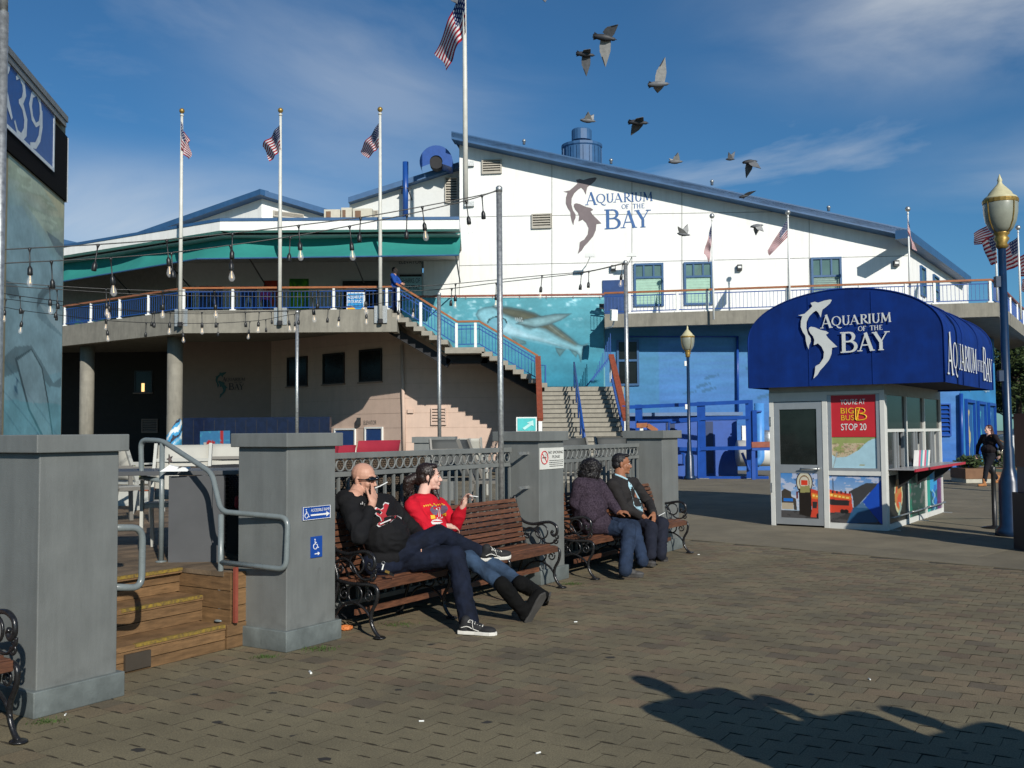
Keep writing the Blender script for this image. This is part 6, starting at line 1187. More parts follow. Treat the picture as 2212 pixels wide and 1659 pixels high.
# ================================================================== LEFT BUILDING WITH THE SIGN AND THE WHALE MURAL
wf = W(132, 930, 20.0); PLW = Plane(wf, n=V((.19, .035, 0))); E_ = PLW.e; near = PLW.hit(-160, 800); near.z = 0; wf0 = V((wf.x, wf.y, 0))
lb = thing('mural_building', 'building at the left edge with a whale mural, blue sign and sloping eave', 'building', wf0)
topz = PLW.hit(132, 262).z; MB().prism([near, wf0, wf0 + up * topz, near + up * topz], -PLW.n * 4).build('wall', P('mural_building_wall', (.32, .28, .18), .8), lb)
def whale(x, y): return np.clip(whale_(x, y) * 1.55, 0, .8)
def whale_(x, y):
    X, Y_ = x * 132, 285 + y * 650; n_ = fbm(X / 22, Y_ / 30, 5); n2_ = fbm(X / 60 + 4, Y_ / 14 + X / 40, 4)
    k = np.clip((Y_ - 380 - X * .35) / 150, 0, 1)[:, None]; c = np.array((.40, .36, .20))[None] * (1 - k) + np.array((.17, .30, .33))[None] * k
    wv = (Y_ > 395 + X * .55) & (Y_ < 470 + X * .55); c = lay(c, wv & (n2_ > .47), (.22, .28, .20), .55); c = lay(c, wv & (n2_ > .60), (.36, .42, .33), .6)
    I = lambda P_: inpoly(X, Y_, P_); c = lay(c, I([(86, 514), (110, 512), (131, 516), (131, 545), (112, 540)]), (.09, .13, .15), .8)
    body = [(-5, 520), (30, 500), (80, 545), (131, 575), (131, 770), (100, 780), (60, 790), (-5, 770)]; c = lay(c, I(body), (.21, .31, .33), .75)
    c = lay(c, I([(65, 655), (95, 610), (131, 600), (131, 700), (95, 690), (68, 680)]), (.12, .19, .21), .7); c = lay(c, I([(68, 640), (80, 622), (108, 606), (112, 612), (90, 630), (66, 665)]), (.05, .08, .09), .7); c = lay(c, I([(72, 655), (131, 650), (131, 695), (100, 680)]), (.25, .33, .34), .8); c = lay(c, I([(0, 640), (22, 640), (28, 655), (10, 668), (0, 662)]), (.05, .08, .09), .7)
    c = lay(c, I([(0, 765), (20, 745), (55, 735), (80, 760), (110, 795), (131, 780), (131, 800), (100, 803), (60, 770), (20, 790), (0, 800)]), (.06, .10, .11), .65)
    c = lay(c, I([(20, 765), (55, 740), (82, 770), (98, 830), (115, 910), (108, 922), (88, 905), (50, 850)]), (.05, .09, .10)); c = lay(c, I([(25, 768), (55, 744), (79, 772), (95, 832), (111, 908), (106, 916), (90, 900), (54, 848)]), (.20, .30, .32)); c = lay(c, Y_ > 830 + 12 * n_, (.06, .30, .34), .35)
    c = lay(c, (Y_ > 925), (.05, .06, .06), .5); return c * (.62 + .72 * n_)[:, None]
q = [PLW.hit(-30, 262 + 65 + 20, .03), None, None, None]
def wz(p, z): return V((p.x, p.y, z))
zs_ = PLW.hit(132, 285 + 145).z + .9; a_, c_ = PLW.hit(8, 900, .03), PLW.hit(131.7, 900, .03)
zt1, zb1 = PLW.hit(131, 432).z, PLW.hit(131, 935).z
painted('whale_mural', (wz(a_, zt1), wz(c_, zt1), wz(c_, zb1 - .9), wz(a_, zb1 - .9)), 150, 220, lambda x, y: whale(x, (432 + y * (935 + 42 - 432) - 285) / 650), lb, muralm)
zs1, zs0 = PLW.hit(128, 281).z, zt1 + .04
MB().prism([wz(near, zs0), wz(wf0, zs0), wz(wf0, zs1), wz(near, zs1)], PLW.n * .22).build('sign_backboard', P('black_board', (.005, .004, .004), .8, spec=.1), lb)
tz, bz = PLW.hit(116, 243, .26).z, PLW.hit(115, 372, .26).z; pe = PLW.hit(116, 300, .26); ps_ = PLW.hit(-120, 300, .26)
sgn = MB(); w_ = (pe - ps_).length; sgn.pbox(wz(ps_, bz), wz(pe, 0) - wz(ps_, 0), PLW.n * .08, up * (tz - bz)); so1 = sgn.build('sign_panel', P('sign_deep_blue', (.006, .075, .30), .4), lb)
fm = MB(); o1 = PLW.n * .085
for z_ in (bz, tz - .07): fm.pbox(wz(ps_, z_) + o1, wz(pe, 0) - wz(ps_, 0), PLW.n * .03, up * .07)
fm.pbox(wz(pe, bz + .07) + o1, E_ * -.09, PLW.n * .03, up * (tz - bz - .14)); fm.build('sign_border', P('sign_silver', (.66, .70, .70), .4), so1)
m = MB(); gl = lambda x, y: PLW.hit(x, y, .36)
def put(ch, xa, xb, yt1, yb1, wt=1.2): a, c = gl(xa, 300), gl(xb, 300); xm = (xa + xb) / 2; z1_, z0_ = gl(xm, yt1).z, gl(xm, yb1).z; serif(m, ch, wz(a, z0_), E_, up, (c - a).length, z1_ - z0_, .0, wt)
put('3', 28, 58, 160, 290); put('9', 60, 92, 197, 316)
def clipR(): put('R', -16, 22, 70, 238, 1.1)
clipR(); m.build('lettering', P('sign_silver', (.66, .70, .70), .4), so1)
a, c = PLW.hit(-120, 300, .6), PLW.hit(147, 300, .6); zt_ = PLW.hit(147, 252, .6).z
MB().prism([wz(a, zt_), wz(c, zt_), wz(c, zt_ - .12), wz(a, zt_ - .12)], -PLW.n * 5).build('eave', P('eave_grey', (.20, .20, .18), .5, streak=.2), lb)
a, c = PLW.hit(-120, 300, .5), PLW.hit(143, 300, .5); MB().prism([wz(a, zt_ - .12), wz(c, zt_ - .12), wz(c, zt_ - .24), wz(a, zt_ - .24)], -PLW.n * .25).build('gutter', P('eave_grey', (.20, .20, .18), .5), lb)
MB().box(wz(wf0, zs0) + V((-.2, -.02, 0)), wz(wf0, zs1) + V((.02, .1, 0))).build('corner_trim', whitep, lb)
# ================================================================== PEOPLE
skin_l = P('skin_light', (.50, .27, .19), .5, var=.10, vs=14, spec=.35); skin_w = P('skin_pale', (.62, .38, .30), .5, var=.08, vs=14, spec=.3); skin_b = P('skin_brown', (.27, .115, .060), .5, var=.12, vs=14, spec=.35)
hairb = P('dark_brown_hair', (.016, .008, .006), .45, var=.5, vs=60, stretch=(1, 1, .2), bump=.5, bs=120); hairk = P('black_hair', (.006, .004, .004), .5, var=.5, vs=70, bump=.6, bs=140); beardm = P('grey_brown_stubble', (.10, .065, .05), .8, var=.5, vs=120)
def cloth(name, col, var=.18, vs=10, bump=.35, bs=140, **k): return P(name, col, k.pop('rough', .85), var=var, vs=vs, bump=bump, bs=bs, spec=.2, **k)
hoodk = cloth('black_fleece', (.0075, .0075, .0085)); hoodr = cloth('red_fleece', (.50, .008, .022), .12); jeansd = cloth('dark_denim', (.006, .009, .020), .5, 9, .4, 260); jeansb = cloth('blue_denim', (.028, .050, .088), .4, 8, .4, 260)
jeansm = cloth('mid_denim', (.018, .030, .058), .4, 8, .4, 260); coatp = P('purple_tweed', (.010, .006, .011), .95, vs=75, col2=(.070, .052, .070), bump=.6, bs=120, spec=.1); jackk = cloth('charcoal_jacket', (.021, .019, .019), .2); navyt = cloth('navy_trousers', (.012, .014, .024), .2)
bootk = P('black_suede_boot', (.004, .004, .004), .9, var=.3, vs=40, spec=.15); shoek = P('black_canvas_shoe', (.011, .011, .012), .8, var=.2); rubber = P('white_rubber_sole', (.62, .60, .54), .6, var=.1); soleg = P('dark_rubber_sole', (.045, .042, .038), .8, var=.2); shoeg = P('grey_trainer', (.05, .048, .048), .7, var=.3)
class Bd(MB):
    def cap(s, p0, r0, p1, r1, n=14): s.tube([p0, p1], [r0, r1], n); s.ell(p0, r0, n1=n, n2=8); s.ell(p1, r1, n1=n, n2=8); return s
    def chain(s, pts, rs, n=14):
        for k in range(len(pts) - 1): s.cap(pts[k], rs[k], pts[k + 1], rs[k + 1], n)
        return s
def frame3(f, u_):
    f = V(f).normalized(); r = f.cross(V(u_)).normalized(); u2 = r.cross(f).normalized(); return Matrix(((f.x, r.x, u2.x), (f.y, r.y, u2.y), (f.z, r.z, u2.z)))
def skinmesh(b, name, mat, par, vox=.008, smooth=3, fold=None):
    """fuse the overlapping forms into one continuous surface"""
    me = bpy.data.meshes.new('tmp'); me.from_pydata([tuple(p) for p in b.v], [], b.f); o = bpy.data.objects.new('tmp', me); COL.objects.link(o)
    r = o.modifiers.new('r', 'REMESH'); r.mode = 'VOXEL'; r.voxel_size = vox; s_ = o.modifiers.new('s', 'SMOOTH'); s_.iterations = smooth; s_.factor = .5
    dg = bpy.context.evaluated_depsgraph_get(); m2 = bpy.data.meshes.new_from_object(o.evaluated_get(dg)); bpy.data.objects.remove(o)
    n = len(m2.vertices); co = np.empty(n * 3); m2.vertices.foreach_get('co', co); co = co.reshape(-1, 3)
    if fold:
        amp, sc = fold; no = np.empty(n * 3); m2.vertices.foreach_get('normal', no); no = no.reshape(-1, 3); d = np.empty(n)
        for i in range(n):
            x, y, z = co[i] * sc; w0 = noise.noise((x * .5 + 9, y * .5, z * .5)); w1 = noise.noise((x * .8 + w0 * 1.6, y * .8, z * 1.25 + w0)); w2 = noise.noise((x * 2.1 + 5, y * 2.1, z * 2.4)); d[i] = amp * ((1 - abs(w1) * 3.4) * .75 + w2 * .5)
        co = co + no * d[:, None]
    base = BASE[par.name]; co = co - np.array(base); m2.vertices.foreach_set('co', co.ravel()); m2.polygons.foreach_set('use_smooth', [True] * len(m2.polygons)); m2.materials.clear(); m2.materials.append(mat); m2.update(); m2.name = name
    ob = bpy.data.objects.new(name, m2); COL.objects.link(ob); ob.parent = par; BASE[ob.name] = base; return ob
def head_forms(b, c, f, u_, s=1.0, neck=None, nr=.058, fat=1.0):
    R = frame3(f, u_); q = lambda a, d, e: V(c) + R @ V((a * s, d * s, e * s)); E = lambda a, d, e, r: b.ell(q(a, d, e), tuple(x * s for x in r), n1=16, n2=10, R=R)
    E(-.012, 0, .038, (.097, .076 * fat, .086)); E(.028, 0, -.03, (.064, .060 * fat, .078)); E(.036, 0, -.084, (.046, .046 * fat, .030)); E(.074, 0, -.098, (.020, .022, .017)); E(.086, 0, .030, (.014, .046, .013))
    for sd in (-1, 1): E(.062, sd * .036, -.022, (.028, .024 * fat, .030)); E(-.006, sd * .077 * fat, -.006, (.018, .010, .031)); E(.082, sd * .030, .006, (.010, .014, .009))
    b.cap(q(.090, 0, .012), .008 * s, q(.112, 0, -.030), .012 * s, 10); E(.102, .010, -.034, (.010, .008, .007)); E(.102, -.010, -.034, (.010, .008, .007)); E(.090, 0, -.056, (.011, .024, .007)); E(.088, 0, -.070, (.011, .020, .007))
    if neck is not None: b.cap(q(-.025, 0, -.05), nr, neck, nr * 1.12)
    return q, R
def face_bits(q, R, par, s=1.0, eyes=True, brow=hairk, lips=None, open_=False):
    if eyes:
        for sd in (-1, 1):
            m = MB().ell(q(.086, sd * .031, .008), (.009 * s, .013 * s, .007 * s), R=R); m.build('eye', P('eye_white', (.55, .52, .5), .3), par, True); MB().ell(q(.0935, sd * .030, .008), (.004 * s, .0065 * s, .0065 * s), R=R).build('iris', P('dark_eye', (.015, .01, .008), .2), par, True)
    for sd in (-1, 1): MB().tube([q(.100, sd * .014, .032), q(.098, sd * .032, .038), q(.084, sd * .050, .032)], [.004 * s, .0045 * s, .002], 6).build('eyebrow', brow, par, True)
    if lips: MB().ell(q(.0965, 0, -.058), (.006 * s, .021 * s, .0045 * s), R=R).ell(q(.0945, 0, -.072), (.006 * s, .017 * s, .005 * s), R=R).build('lips', lips, par, True)
    if open_: MB().ell(q(.098, 0, -.065), (.004 * s, .012 * s, .005 * s), R=R).build('mouth', P('mouth_dark', (.05, .01, .01), .4), par, True)
def hand_forms(b, wr, d, nrm, s=1.0, curl=(.5, .6, .8, .9), side=1, thumb=(.5, .6), spread=.10):
    """palm with five fingers; d along the hand, nrm out of the back of the hand"""
    d = V(d).normalized(); nrm = V(nrm); nrm = (nrm - d * nrm.dot(d)).normalized(); sd = d.cross(nrm).normalized() * side; R = Matrix(((d.x, sd.x, nrm.x), (d.y, sd.y, nrm.y), (d.z, sd.z, nrm.z))); tips = []
    b.cap(wr - d * .02, .027 * s, wr + d * .03 * s, .030 * s, 10); b.ell(wr + d * .055 * s, (.05 * s, .040 * s, .017 * s), R=R); b.ell(wr + d * .04 * s + sd * .015 * s, (.04 * s, .026 * s, .019 * s), R=R)
    for k in range(4):
        off = (.031 - .0205 * k) * s; p = wr + d * .088 * s + sd * off - nrm * .0; L_ = (.042, .047, .043, .034)[k] * s; a = 0; rr = (.0088, .009, .0086, .0076)[k] * s; fd = (d + sd * spread * (1.3 - k) * .7).normalized()
        for j, (l, c_) in enumerate(((1, .75), (.66, 1.0), (.5, .7))):
            a += curl[k] * c_; dr = fd * cos(a) - nrm * sin(a); p2 = p + dr * L_ * l; b.cap(p, rr * (1 - .08 * j), p2, rr * (.94 - .1 * j), 8); p = p2
        tips.append(p)
    p = wr + d * .025 * s + sd * .030 * s; dr = (d * .75 + sd * thumb[0] - nrm * thumb[1] * .5).normalized()
    for l, r_ in ((.040, .0115), (.032, .0105), (.026, .009)): p2 = p + dr * l * s; b.cap(p, r_ * s, p2, r_ * .92 * s, 8); p = p2; dr = (dr + d * .25 - nrm * thumb[1] * .35).normalized()
    tips.append(p); return tips
def sneaker(par, heel, toe, upv, mat, sole, L_=None, laces=False, h=.085, ankle=None, stripe=False, w=.046):
    f = V(toe) - V(heel); L_ = L_ or f.length; f = f.normalized(); u_ = (V(upv) - f * V(upv).dot(f)).normalized(); r = f.cross(u_); R = Matrix(((f.x, r.x, u_.x), (f.y, r.y, u_.y), (f.z, r.z, u_.z))); q = lambda a, d, e: V(heel) + f * a * L_ + r * d + u_ * e
    b = Bd(); b.ell(q(.16, 0, .045), (.05, w * .9, .042), R=R); b.ell(q(.45, 0, .048), (.09, w * .95, .036), R=R); b.ell(q(.75, 0, .038), (.075, w * 1.02, .030), R=R); b.cap(q(.16, 0, .05), .04, q(.20, 0, h + .02), .040); b.cap(q(.3, 0, .07), .034, q(.55, 0, .055), .036)
    if ankle is not None: b.cap(q(.2, 0, h), .040, ankle, .045)
    so = skinmesh(b, 'shoe', mat, par, .006, 3)
    out = [(.0, -.55), (.03, -.8), (.2, -.85), (.45, -.78), (.7, -1.0), (.85, -.98), (.96, -.6), (1.0, 0), (.96, .6), (.85, .98), (.7, 1.0), (.45, .78), (.2, .85), (.03, .8), (.0, .55)]
    MB().prism([q(a, d * (w + .006), .0) for a, d in out], u_ * .028).build('sole', sole, so, bevel=.005)
    if laces:
        m = MB()
        for k in range(5): a = .36 + k * .065; m.tube([q(a, -.026, .088 - k * .005), q(a + .015, 0, .103 - k * .007), q(a + .03, .026, .088 - k * .005)], .0042, 5)
        for sd in (-1, 1): m.tube(catmull([q(.36, 0, .105), q(.33, sd * .03, .115), q(.30, sd * .045, .10), q(.35, sd * .03, .1)], 5), .0028, 5); m.tube([q(.36, 0, .105), q(.42, sd * .05, .085), q(.45, sd * .058, .05)], .0024, 5)
        m.build('laces', rubber, so, True)
    if stripe:
        for sd in (-1, 1): MB().tube(catmull([q(.12, sd * (w - .000), .055), q(.28, sd * (w - .001), .066), q(.42, sd * (w - .0005), .05), q(.58, sd * (w + .001), .034)], 6), .0042, 5).build('side_stripe', rubber, so, True)
    return so
def person(lab, loc, group=None): return thing('person', lab, 'person', loc, group)
def decal(target, pts, mat, name, off=.004, bv=None):
    """print on cloth: project an outline, given in the view of the photograph, onto the garment"""
    m = MB(); me = target.data; base = BASE[target.name]; bv = bv or BVHTree.FromPolygons([v.co.copy() for v in me.vertices], [tuple(p.vertices) for p in me.polygons])
    def hit(x, y):
        r = ray(x, y).normalized(); h = bv.ray_cast(CAM - base, r); 
        return None if h[0] is None else h[0] + base - r * off
    for poly in pts:
        pp = []
        for i in range(len(poly)):                       # subdivide so that the print follows the folds
            a, c = poly[i], poly[(i + 1) % len(poly)]; n_ = max(1, int(math.hypot(a[0] - c[0], a[1] - c[1]) / 3))
            for k in range(n_): pp.append((a[0] + (c[0] - a[0]) * k / n_, a[1] + (c[1] - a[1]) * k / n_))
        h = [hit(*p) for p in pp]; h = [p for p in h if p is not None]
        if len(h) > 2: m.poly(h)
    return m.build(name, mat, target), bv
def A2(x, y): return (718.4 + .1961 * x, 975.9 + .1961 * y)
def J(x, y, s): return PSs(x, y, s)

# ---------- bald man in the black hoodie
pm_ = person('bald bearded man in black hoodie and sunglasses, legs crossed, smoking on the bench', fr(2.55, -.1, 0))
hc = J(786, 1035, .17); hf = V((.88, -.46, -.13)); hu = V((.05, -.10, 1))
neck = J(764, 1078, .16)
shN, shF = J(757, 1100, .13), J(836, 1090, .20); elN, wrN = J(776, 1160, -.08), J(803, 1092, -.01); elF = fr(2.98, .05, .74); wrF_ = fr(2.80, -.12, .70)
hipN, hipF = fr(2.46, .06, .53), fr(2.66, .04, .53); knN, anN = J(948, 1154, -.26), J(1040, 1195, -.42); knF, anF = J(984, 1200, -.44), J(1014, 1346, -.70)
b = Bd(); q, R = head_forms(b, hc, hf, hu, 1.08, neck, .060, 1.06)
b.chain([neck, fr(2.5, .15, .85), fr(2.55, .06, .6)], [.08, .13, .13]); b.chain([shN, elN, wrN], [.05, .042, .032]); b.chain([shF, elF, wrF_], [.05, .042, .032]); b.chain([hipN, knN, anN], [.08, .055, .04]); b.chain([hipF, knF, anF], [.08, .055, .04])
hand_forms(b, wrN, (J(813, 1052, .03) - wrN), V((.75, -.65, -.1)), 1.14, (.22, .28, .4, .5), side=-1, thumb=(.4, .4)); hand_forms(b, wrF_, fr(2.7, -.3, .66) - wrF_, up, 1.0)
body = skinmesh(b, 'body', skin_l, pm_, .0055, 2)
face_bits(q, R, pm_, 1.08, eyes=False, brow=beardm)
m = MB(); lens = [(.0, .0), (.018, .010), (.040, .008), (.050, -.003), (.040, -.017), (.015, -.019), (.002, -.010)]
gls = Bd()
for sd in (-1, 1): gls.tube(catmull([q(.108, sd * .004, .016), q(.106, sd * .022, .018), q(.090, sd * .047, .014), q(.07, sd * .066, .014)], 5), [.008, .010, .013] + [.018] * 9 + [.014, .011, .009, .008], 8); gls.tube([q(.072, sd * .066, .014), q(.03, sd * .083, .012), q(-.006, sd * .085, .010)], .0045, 6)
gls.build('sunglasses', P('black_gloss_lens', (.004, .004, .005), .08, spec=.8), pm_, True)
bd = Bd(); E = lambda a, d, e, r: bd.ell(q(a, d, e), tuple(x * 1.08 for x in r), n1=14, n2=8, R=R)
E(.040, 0, -.085, (.052, .053, .034)); E(.076, 0, -.096, (.024, .027, .022)); E(.012, .052, -.050, (.030, .016, .038)); E(.012, -.052, -.050, (.030, .016, .038)); E(.092, 0, -.044, (.012, .026, .006))
skinmesh(bd, 'beard', beardm, pm_, .0045, 3, (.0012, 60)); MB().tube(catmull([q(-.004, .088, -.036), q(.008, .09, -.048), q(-.004, .09, -.058), q(-.014, .09, -.048)], 5, True), .002, 6, closed=True).build('earring', galv, pm_, True); 
sh_ = Bd(); sh_.ell(q(-.030, 0, .020), (.083, .0815, .072), R=R); skinmesh(sh_, 'cropped_hair', P('stubble_hair', (.11, .06, .045), .8, var=.3, vs=60), pm_, .006, 2) if True else None
ho = Bd(); T = lambda t, s, z, r: ho.ell(fr(t, s, z), r, n1=18, n2=12, R=FR.to_3x3())
T(2.50, .10, .93, (.225, .145, .17)); T(2.55, .02, .74, (.215, .185, .18)); T(2.57, .04, .58, (.21, .17, .12)); ho.cap(shN, .085, shF, .085); ho.chain([shN, elN, elN + (wrN - elN) * .80], [.082, .064, .050]); ho.chain([shF, elF, wrF_], [.082, .062, .045])
ho.ell(J(750, 1080, .18), (.10, .09, .07)); ho.ell(J(762, 1086, .20), (.10, .10, .06)); ho.cap(neck - up * .035, .095, shN + up * .01, .085); ho.cap(neck - up * .035, .095, shF + up * .01, .08); nT, nS = (neck - O).dot(EU), (neck - O).dot(EV); T(nT - .01, nS + .03, neck.z - .02, (.135, .105, .055)); T(nT - .03, nS + .09, neck.z - .03, (.13, .08, .075)); ho.tube([fr(nT + .100 * cos(a * pi / 6), nS + .098 * sin(a * pi / 6), neck.z + .012 + .022 * sin(a * pi / 6)) for a in range(12)], .037, 10, closed=True)
hood = skinmesh(ho, 'hoodie', hoodk, pm_, .0085, 4, (.0075, 8.5))
je = Bd(); je.ell(fr(2.56, .04, .52), (.20, .17, .12), R=FR.to_3x3()); je.chain([hipN, hipN.lerp(knN, .5), knN, knN.lerp(anN, .5), anN], [.118, .102, .082, .068, .062]); je.chain([hipF, hipF.lerp(knF, .5), knF, knF.lerp(anF, .5), anF + V((0, 0, .0))], [.118, .104, .086, .078, .078])
jn = skinmesh(je, 'jeans', jeansd, pm_, .0085, 3, (.0065, 10))
fh = G(990, 1369); ft = G(1074, 1374); sneaker(pm_, fh + up * .004, ft + up * .004, up, shoek, rubber, laces=True, ankle=anF, stripe=True)
h1, t1 = J(1036, 1199, -.43), J(1107, 1203, -.60); u1 = (V((-.15, -.35, .95))); h1 = h1 + V((0, 0, -.045)); t1 = h1 + (t1 - h1).normalized() * .295; sneaker(pm_, h1, t1, u1, shoek, rubber, laces=True, stripe=True, ankle=anN)
red = P('hoodie_print_red', (.38, .02, .03), .7); wh = P('hoodie_print_white', (.6, .58, .56), .7)
z4 = lambda x, y: (677.7 + .38297 * x, 948.8 + .38297 * y)
Yp = [(580,568),(622,580),(600,640),(585,680),(600,710),(640,705),(700,700),(745,722),(740,738),(690,728),(660,745),(640,765),(520,815),(500,800),(510,778),(545,760),(530,720),(500,700),(478,685),(490,672),(530,690),(548,668),(520,640),(470,640),(490,618),(540,640),(565,620),(560,590)]
_, bv = decal(hood, [[A2(560 + (x - 600) * 1.12 + 40, 690 + (y - 690) * 1.12) for x, y in Yp]], wh, 'chest_print', .004); decal(hood, [[A2(x, y) for x, y in Yp]], red, 'chest_print', .006, bv)
decal(hood, [[A2(a, c), A2(a + 12, c), A2(a + 12, c + h_), A2(a, c + h_)] for a, c, h_ in ((306, 566, 14), (324, 550, 30), (346, 568, 26))], wh, 'chest_print', .004, bv); decal(hood, [[A2(520, 790), A2(640, 740), A2(645, 752), A2(525, 802)]], wh, 'chest_print', .008, bv)
ck = MB().tube([q(.118, .012, -.050), J(821, 1050, .02), J(837, 1041.5, -.01)], .0042, 8); tag(ck.build('cigarette', whitep, None, loc=J(820, 1053, .02)), 'white cigarette held at the bald man\'s mouth', 'cigarette')
ky = thing('key_ring', 'bunch of keys with a white tag hanging at the bald man\'s hip over the bench', 'keys', J(830, 1225, -.17)); p_ = J(828, 1216, -.15)
MB().tube([p_ + V((.013 * cos(a * pi / 5), 0, .013 * sin(a * pi / 5))) for a in range(10)], .002, 5, closed=True).build('ring', galv, ky); MB().pbox(J(824, 1231, -.17), (.010, 0, .0), (0, .004, 0), (.012, 0, .042)).build('tag', whitep, ky)
for k in range(3): MB().pbox(J(831 + 5 * k, 1236 + 3 * k, -.2), (.035, -.01, -.012), (0, .01, 0), (.006, 0, .018)).build('key', gold if k == 0 else black, ky)

# ---------- woman in the red hoodie
pw_ = person('woman in red printed hoodie with brown ponytail holding up a cigarette', fr(3.2, -.1, 0))
hc = J(927, 1031, .13); hf = V((1, .02, .02)); hu = V((.04, -.02, 1)); neck = J(912, 1078, .13); shN, shF = J(889, 1093, .11), J(948, 1088, .16); elN, wrN = J(922, 1140, .0), J(968, 1137, -.14); elF, wrF_ = J(984, 1134, -.02), J(1000, 1092, -.16)
hipN, hipF = fr(3.12, .06, .51), fr(3.29, .06, .51); knN, anN = fr(3.12, -.40, .53), J(1092, 1272, -.76); knF, anF = fr(3.32, -.38, .53), J(1128, 1262, -.78)
b = Bd(); q, R = head_forms(b, hc, hf, hu, .98, neck, .050, .98); b.chain([neck, fr(3.2, .12, .85), fr(3.2, .08, .6)], [.06, .11, .12]); b.chain([shN, elN, wrN], [.042, .035, .026]); b.chain([shF, elF, wrF_], [.042, .035, .026]); b.chain([hipN, knN, anN], [.07, .05, .035]); b.chain([hipF, knF, anF], [.07, .05, .035])
hand_forms(b, wrN, (J(992, 1140, -.16) - wrN), V((.1, -.5, .9)), .92, (.25, .3, .35, .4), side=-1); tips = hand_forms(b, wrF_, (J(1008, 1072, -.20) - wrF_), V((-.7, .5, .2)), .95, (.55, .75, 1.1, 1.2), side=1, thumb=(.7, .6))
skinmesh(b, 'body', skin_w, pw_, .005, 2); face_bits(q, R, pw_, .98, brow=hairb, lips=P('lips_pink', (.42, .12, .11), .45), open_=True)
hb_ = Bd(); E = lambda a, d, e, r: hb_.ell(q(a, d, e), tuple(x * .98 for x in r), n1=16, n2=10, R=R)
E(-.026, 0, .048, (.096, .083, .088)); E(-.055, 0, .0, (.065, .080, .075)); E(-.09, 0, -.02, (.05, .055, .055)); E(.03, 0, .100, (.05, .06, .028)); hb_.chain([q(-.13, 0, -.0), q(-.19, 0, -.035), q(-.20, 0, -.09), q(-.17, 0, -.13)], [.045, .052, .045, .02]); hb_.chain([q(.02, .075, .03), q(.0, .08, -.06)], [.010, .006]); hb_.chain([q(.0, -.06, -.06), q(.04, -.02, -.13), q(.085, .03, -.20)], [.03, .03, .012])
skinmesh(hb_, 'hair', hairb, pw_, .0055, 2, (.003, 45)); MB().tube([q(-.125 + .0 * a, .028 * cos(a * pi / 4), .028 * sin(a * pi / 4)) for a in range(8)], .008, 6, closed=True).build('hair_tie', P('red_hair_tie', (.3, .02, .03), .7), pw_, True)
ho = Bd(); T = lambda t, s, z, r: ho.ell(fr(t, s, z), r, n1=18, n2=12, R=FR.to_3x3()); T(3.18, .10, .91, (.165, .12, .15)); T(3.20, .06, .74, (.17, .14, .17)); T(3.2, .06, .58, (.185, .15, .10)); ho.cap(shN, .066, shF, .066); ho.chain([shN, elN, elN.lerp(wrN, .75)], [.066, .055, .048]); ho.chain([shF, elF, elF.lerp(wrF_, .5), elF.lerp(wrF_, .85)], [.066, .062, .058, .040])
T(3.17, .12, 1.03, (.10, .085, .03)); ho.chain([neck + V((-.09, -.03, -.01)), neck + V((-.02, -.09, -.02)), neck + V((.07, -.05, -.035))], [.03, .036, .026]); ho.chain([neck + V((-.09, -.03, -.01)), neck + V((-.06, .1, -.0)), neck + V((.05, .06, -.03))], [.035, .045, .026])
hood = skinmesh(ho, 'hoodie', hoodr, pw_, .008, 4, (.006, 9.5))
yl = P('print_yellow', (.65, .40, .02), .7); gr = P('print_grey_violet', (.13, .09, .14), .7)
wing = [(1175, 615), (1120, 590), (1085, 610), (1072, 640), (1090, 670), (1110, 690), (1150, 700)]
_, bv = decal(hood, [[A2(*p) for p in wing], [A2(2 * 1170 - x + 5, y - 10) for x, y in wing]], gr, 'chest_print', .004); decal(hood, [[A2(1078, 700), A2(1125, 695), A2(1135, 735), A2(1088, 742)], [A2(1205, 680), A2(1252, 672), A2(1250, 705), A2(1208, 712)]], yl, 'chest_print', .005, bv)
decal(hood, [[A2(1138, 625), A2(1165, 610), A2(1182, 612), A2(1192, 715), A2(1212, 716), A2(1212, 730), A2(1150, 738), A2(1148, 724), A2(1168, 720), A2(1160, 640), A2(1142, 640)]], wh, 'chest_print', .006, bv); decal(hood, [[A2(1166, 622), A2(1175, 620), A2(1184, 716), A2(1175, 718)]], signred, 'chest_print', .008, bv)
sq = []
for k in range(11):
    x = 1000 + k * 22; y = 590 - 10 * (k % 2) - k * 1.5 + 6 * sin(k * 2.1); sq.append([A2(x, y), A2(x + 6, y - 2), A2(x + 15, y + 16), A2(x + 8, y + 20)]); sq.append([A2(x + 8, y + 2), A2(x + 20, y + 4), A2(x + 19, y + 9), A2(x + 8, y + 7)])
decal(hood, sq, yl, 'chest_print', .005, bv)
decal(hood, [[A2(1085, 775), A2(1100, 752), A2(1150, 742), A2(1200, 752), A2(1215, 775), A2(1180, 795), A2(1100, 800)]], wh, 'hem_print', .006, bv)
je = Bd(); je.ell(fr(3.2, .06, .51), (.19, .16, .11), R=FR.to_3x3()); je.chain([hipN, knN, knN.lerp(anN, .6), anN], [.10, .072, .060, .055]); je.chain([hipF, knF, knF.lerp(anF, .6), anF], [.10, .072, .060, .055]); skinmesh(je, 'jeans', jeansb, pw_, .008, 3, (.006, 11))
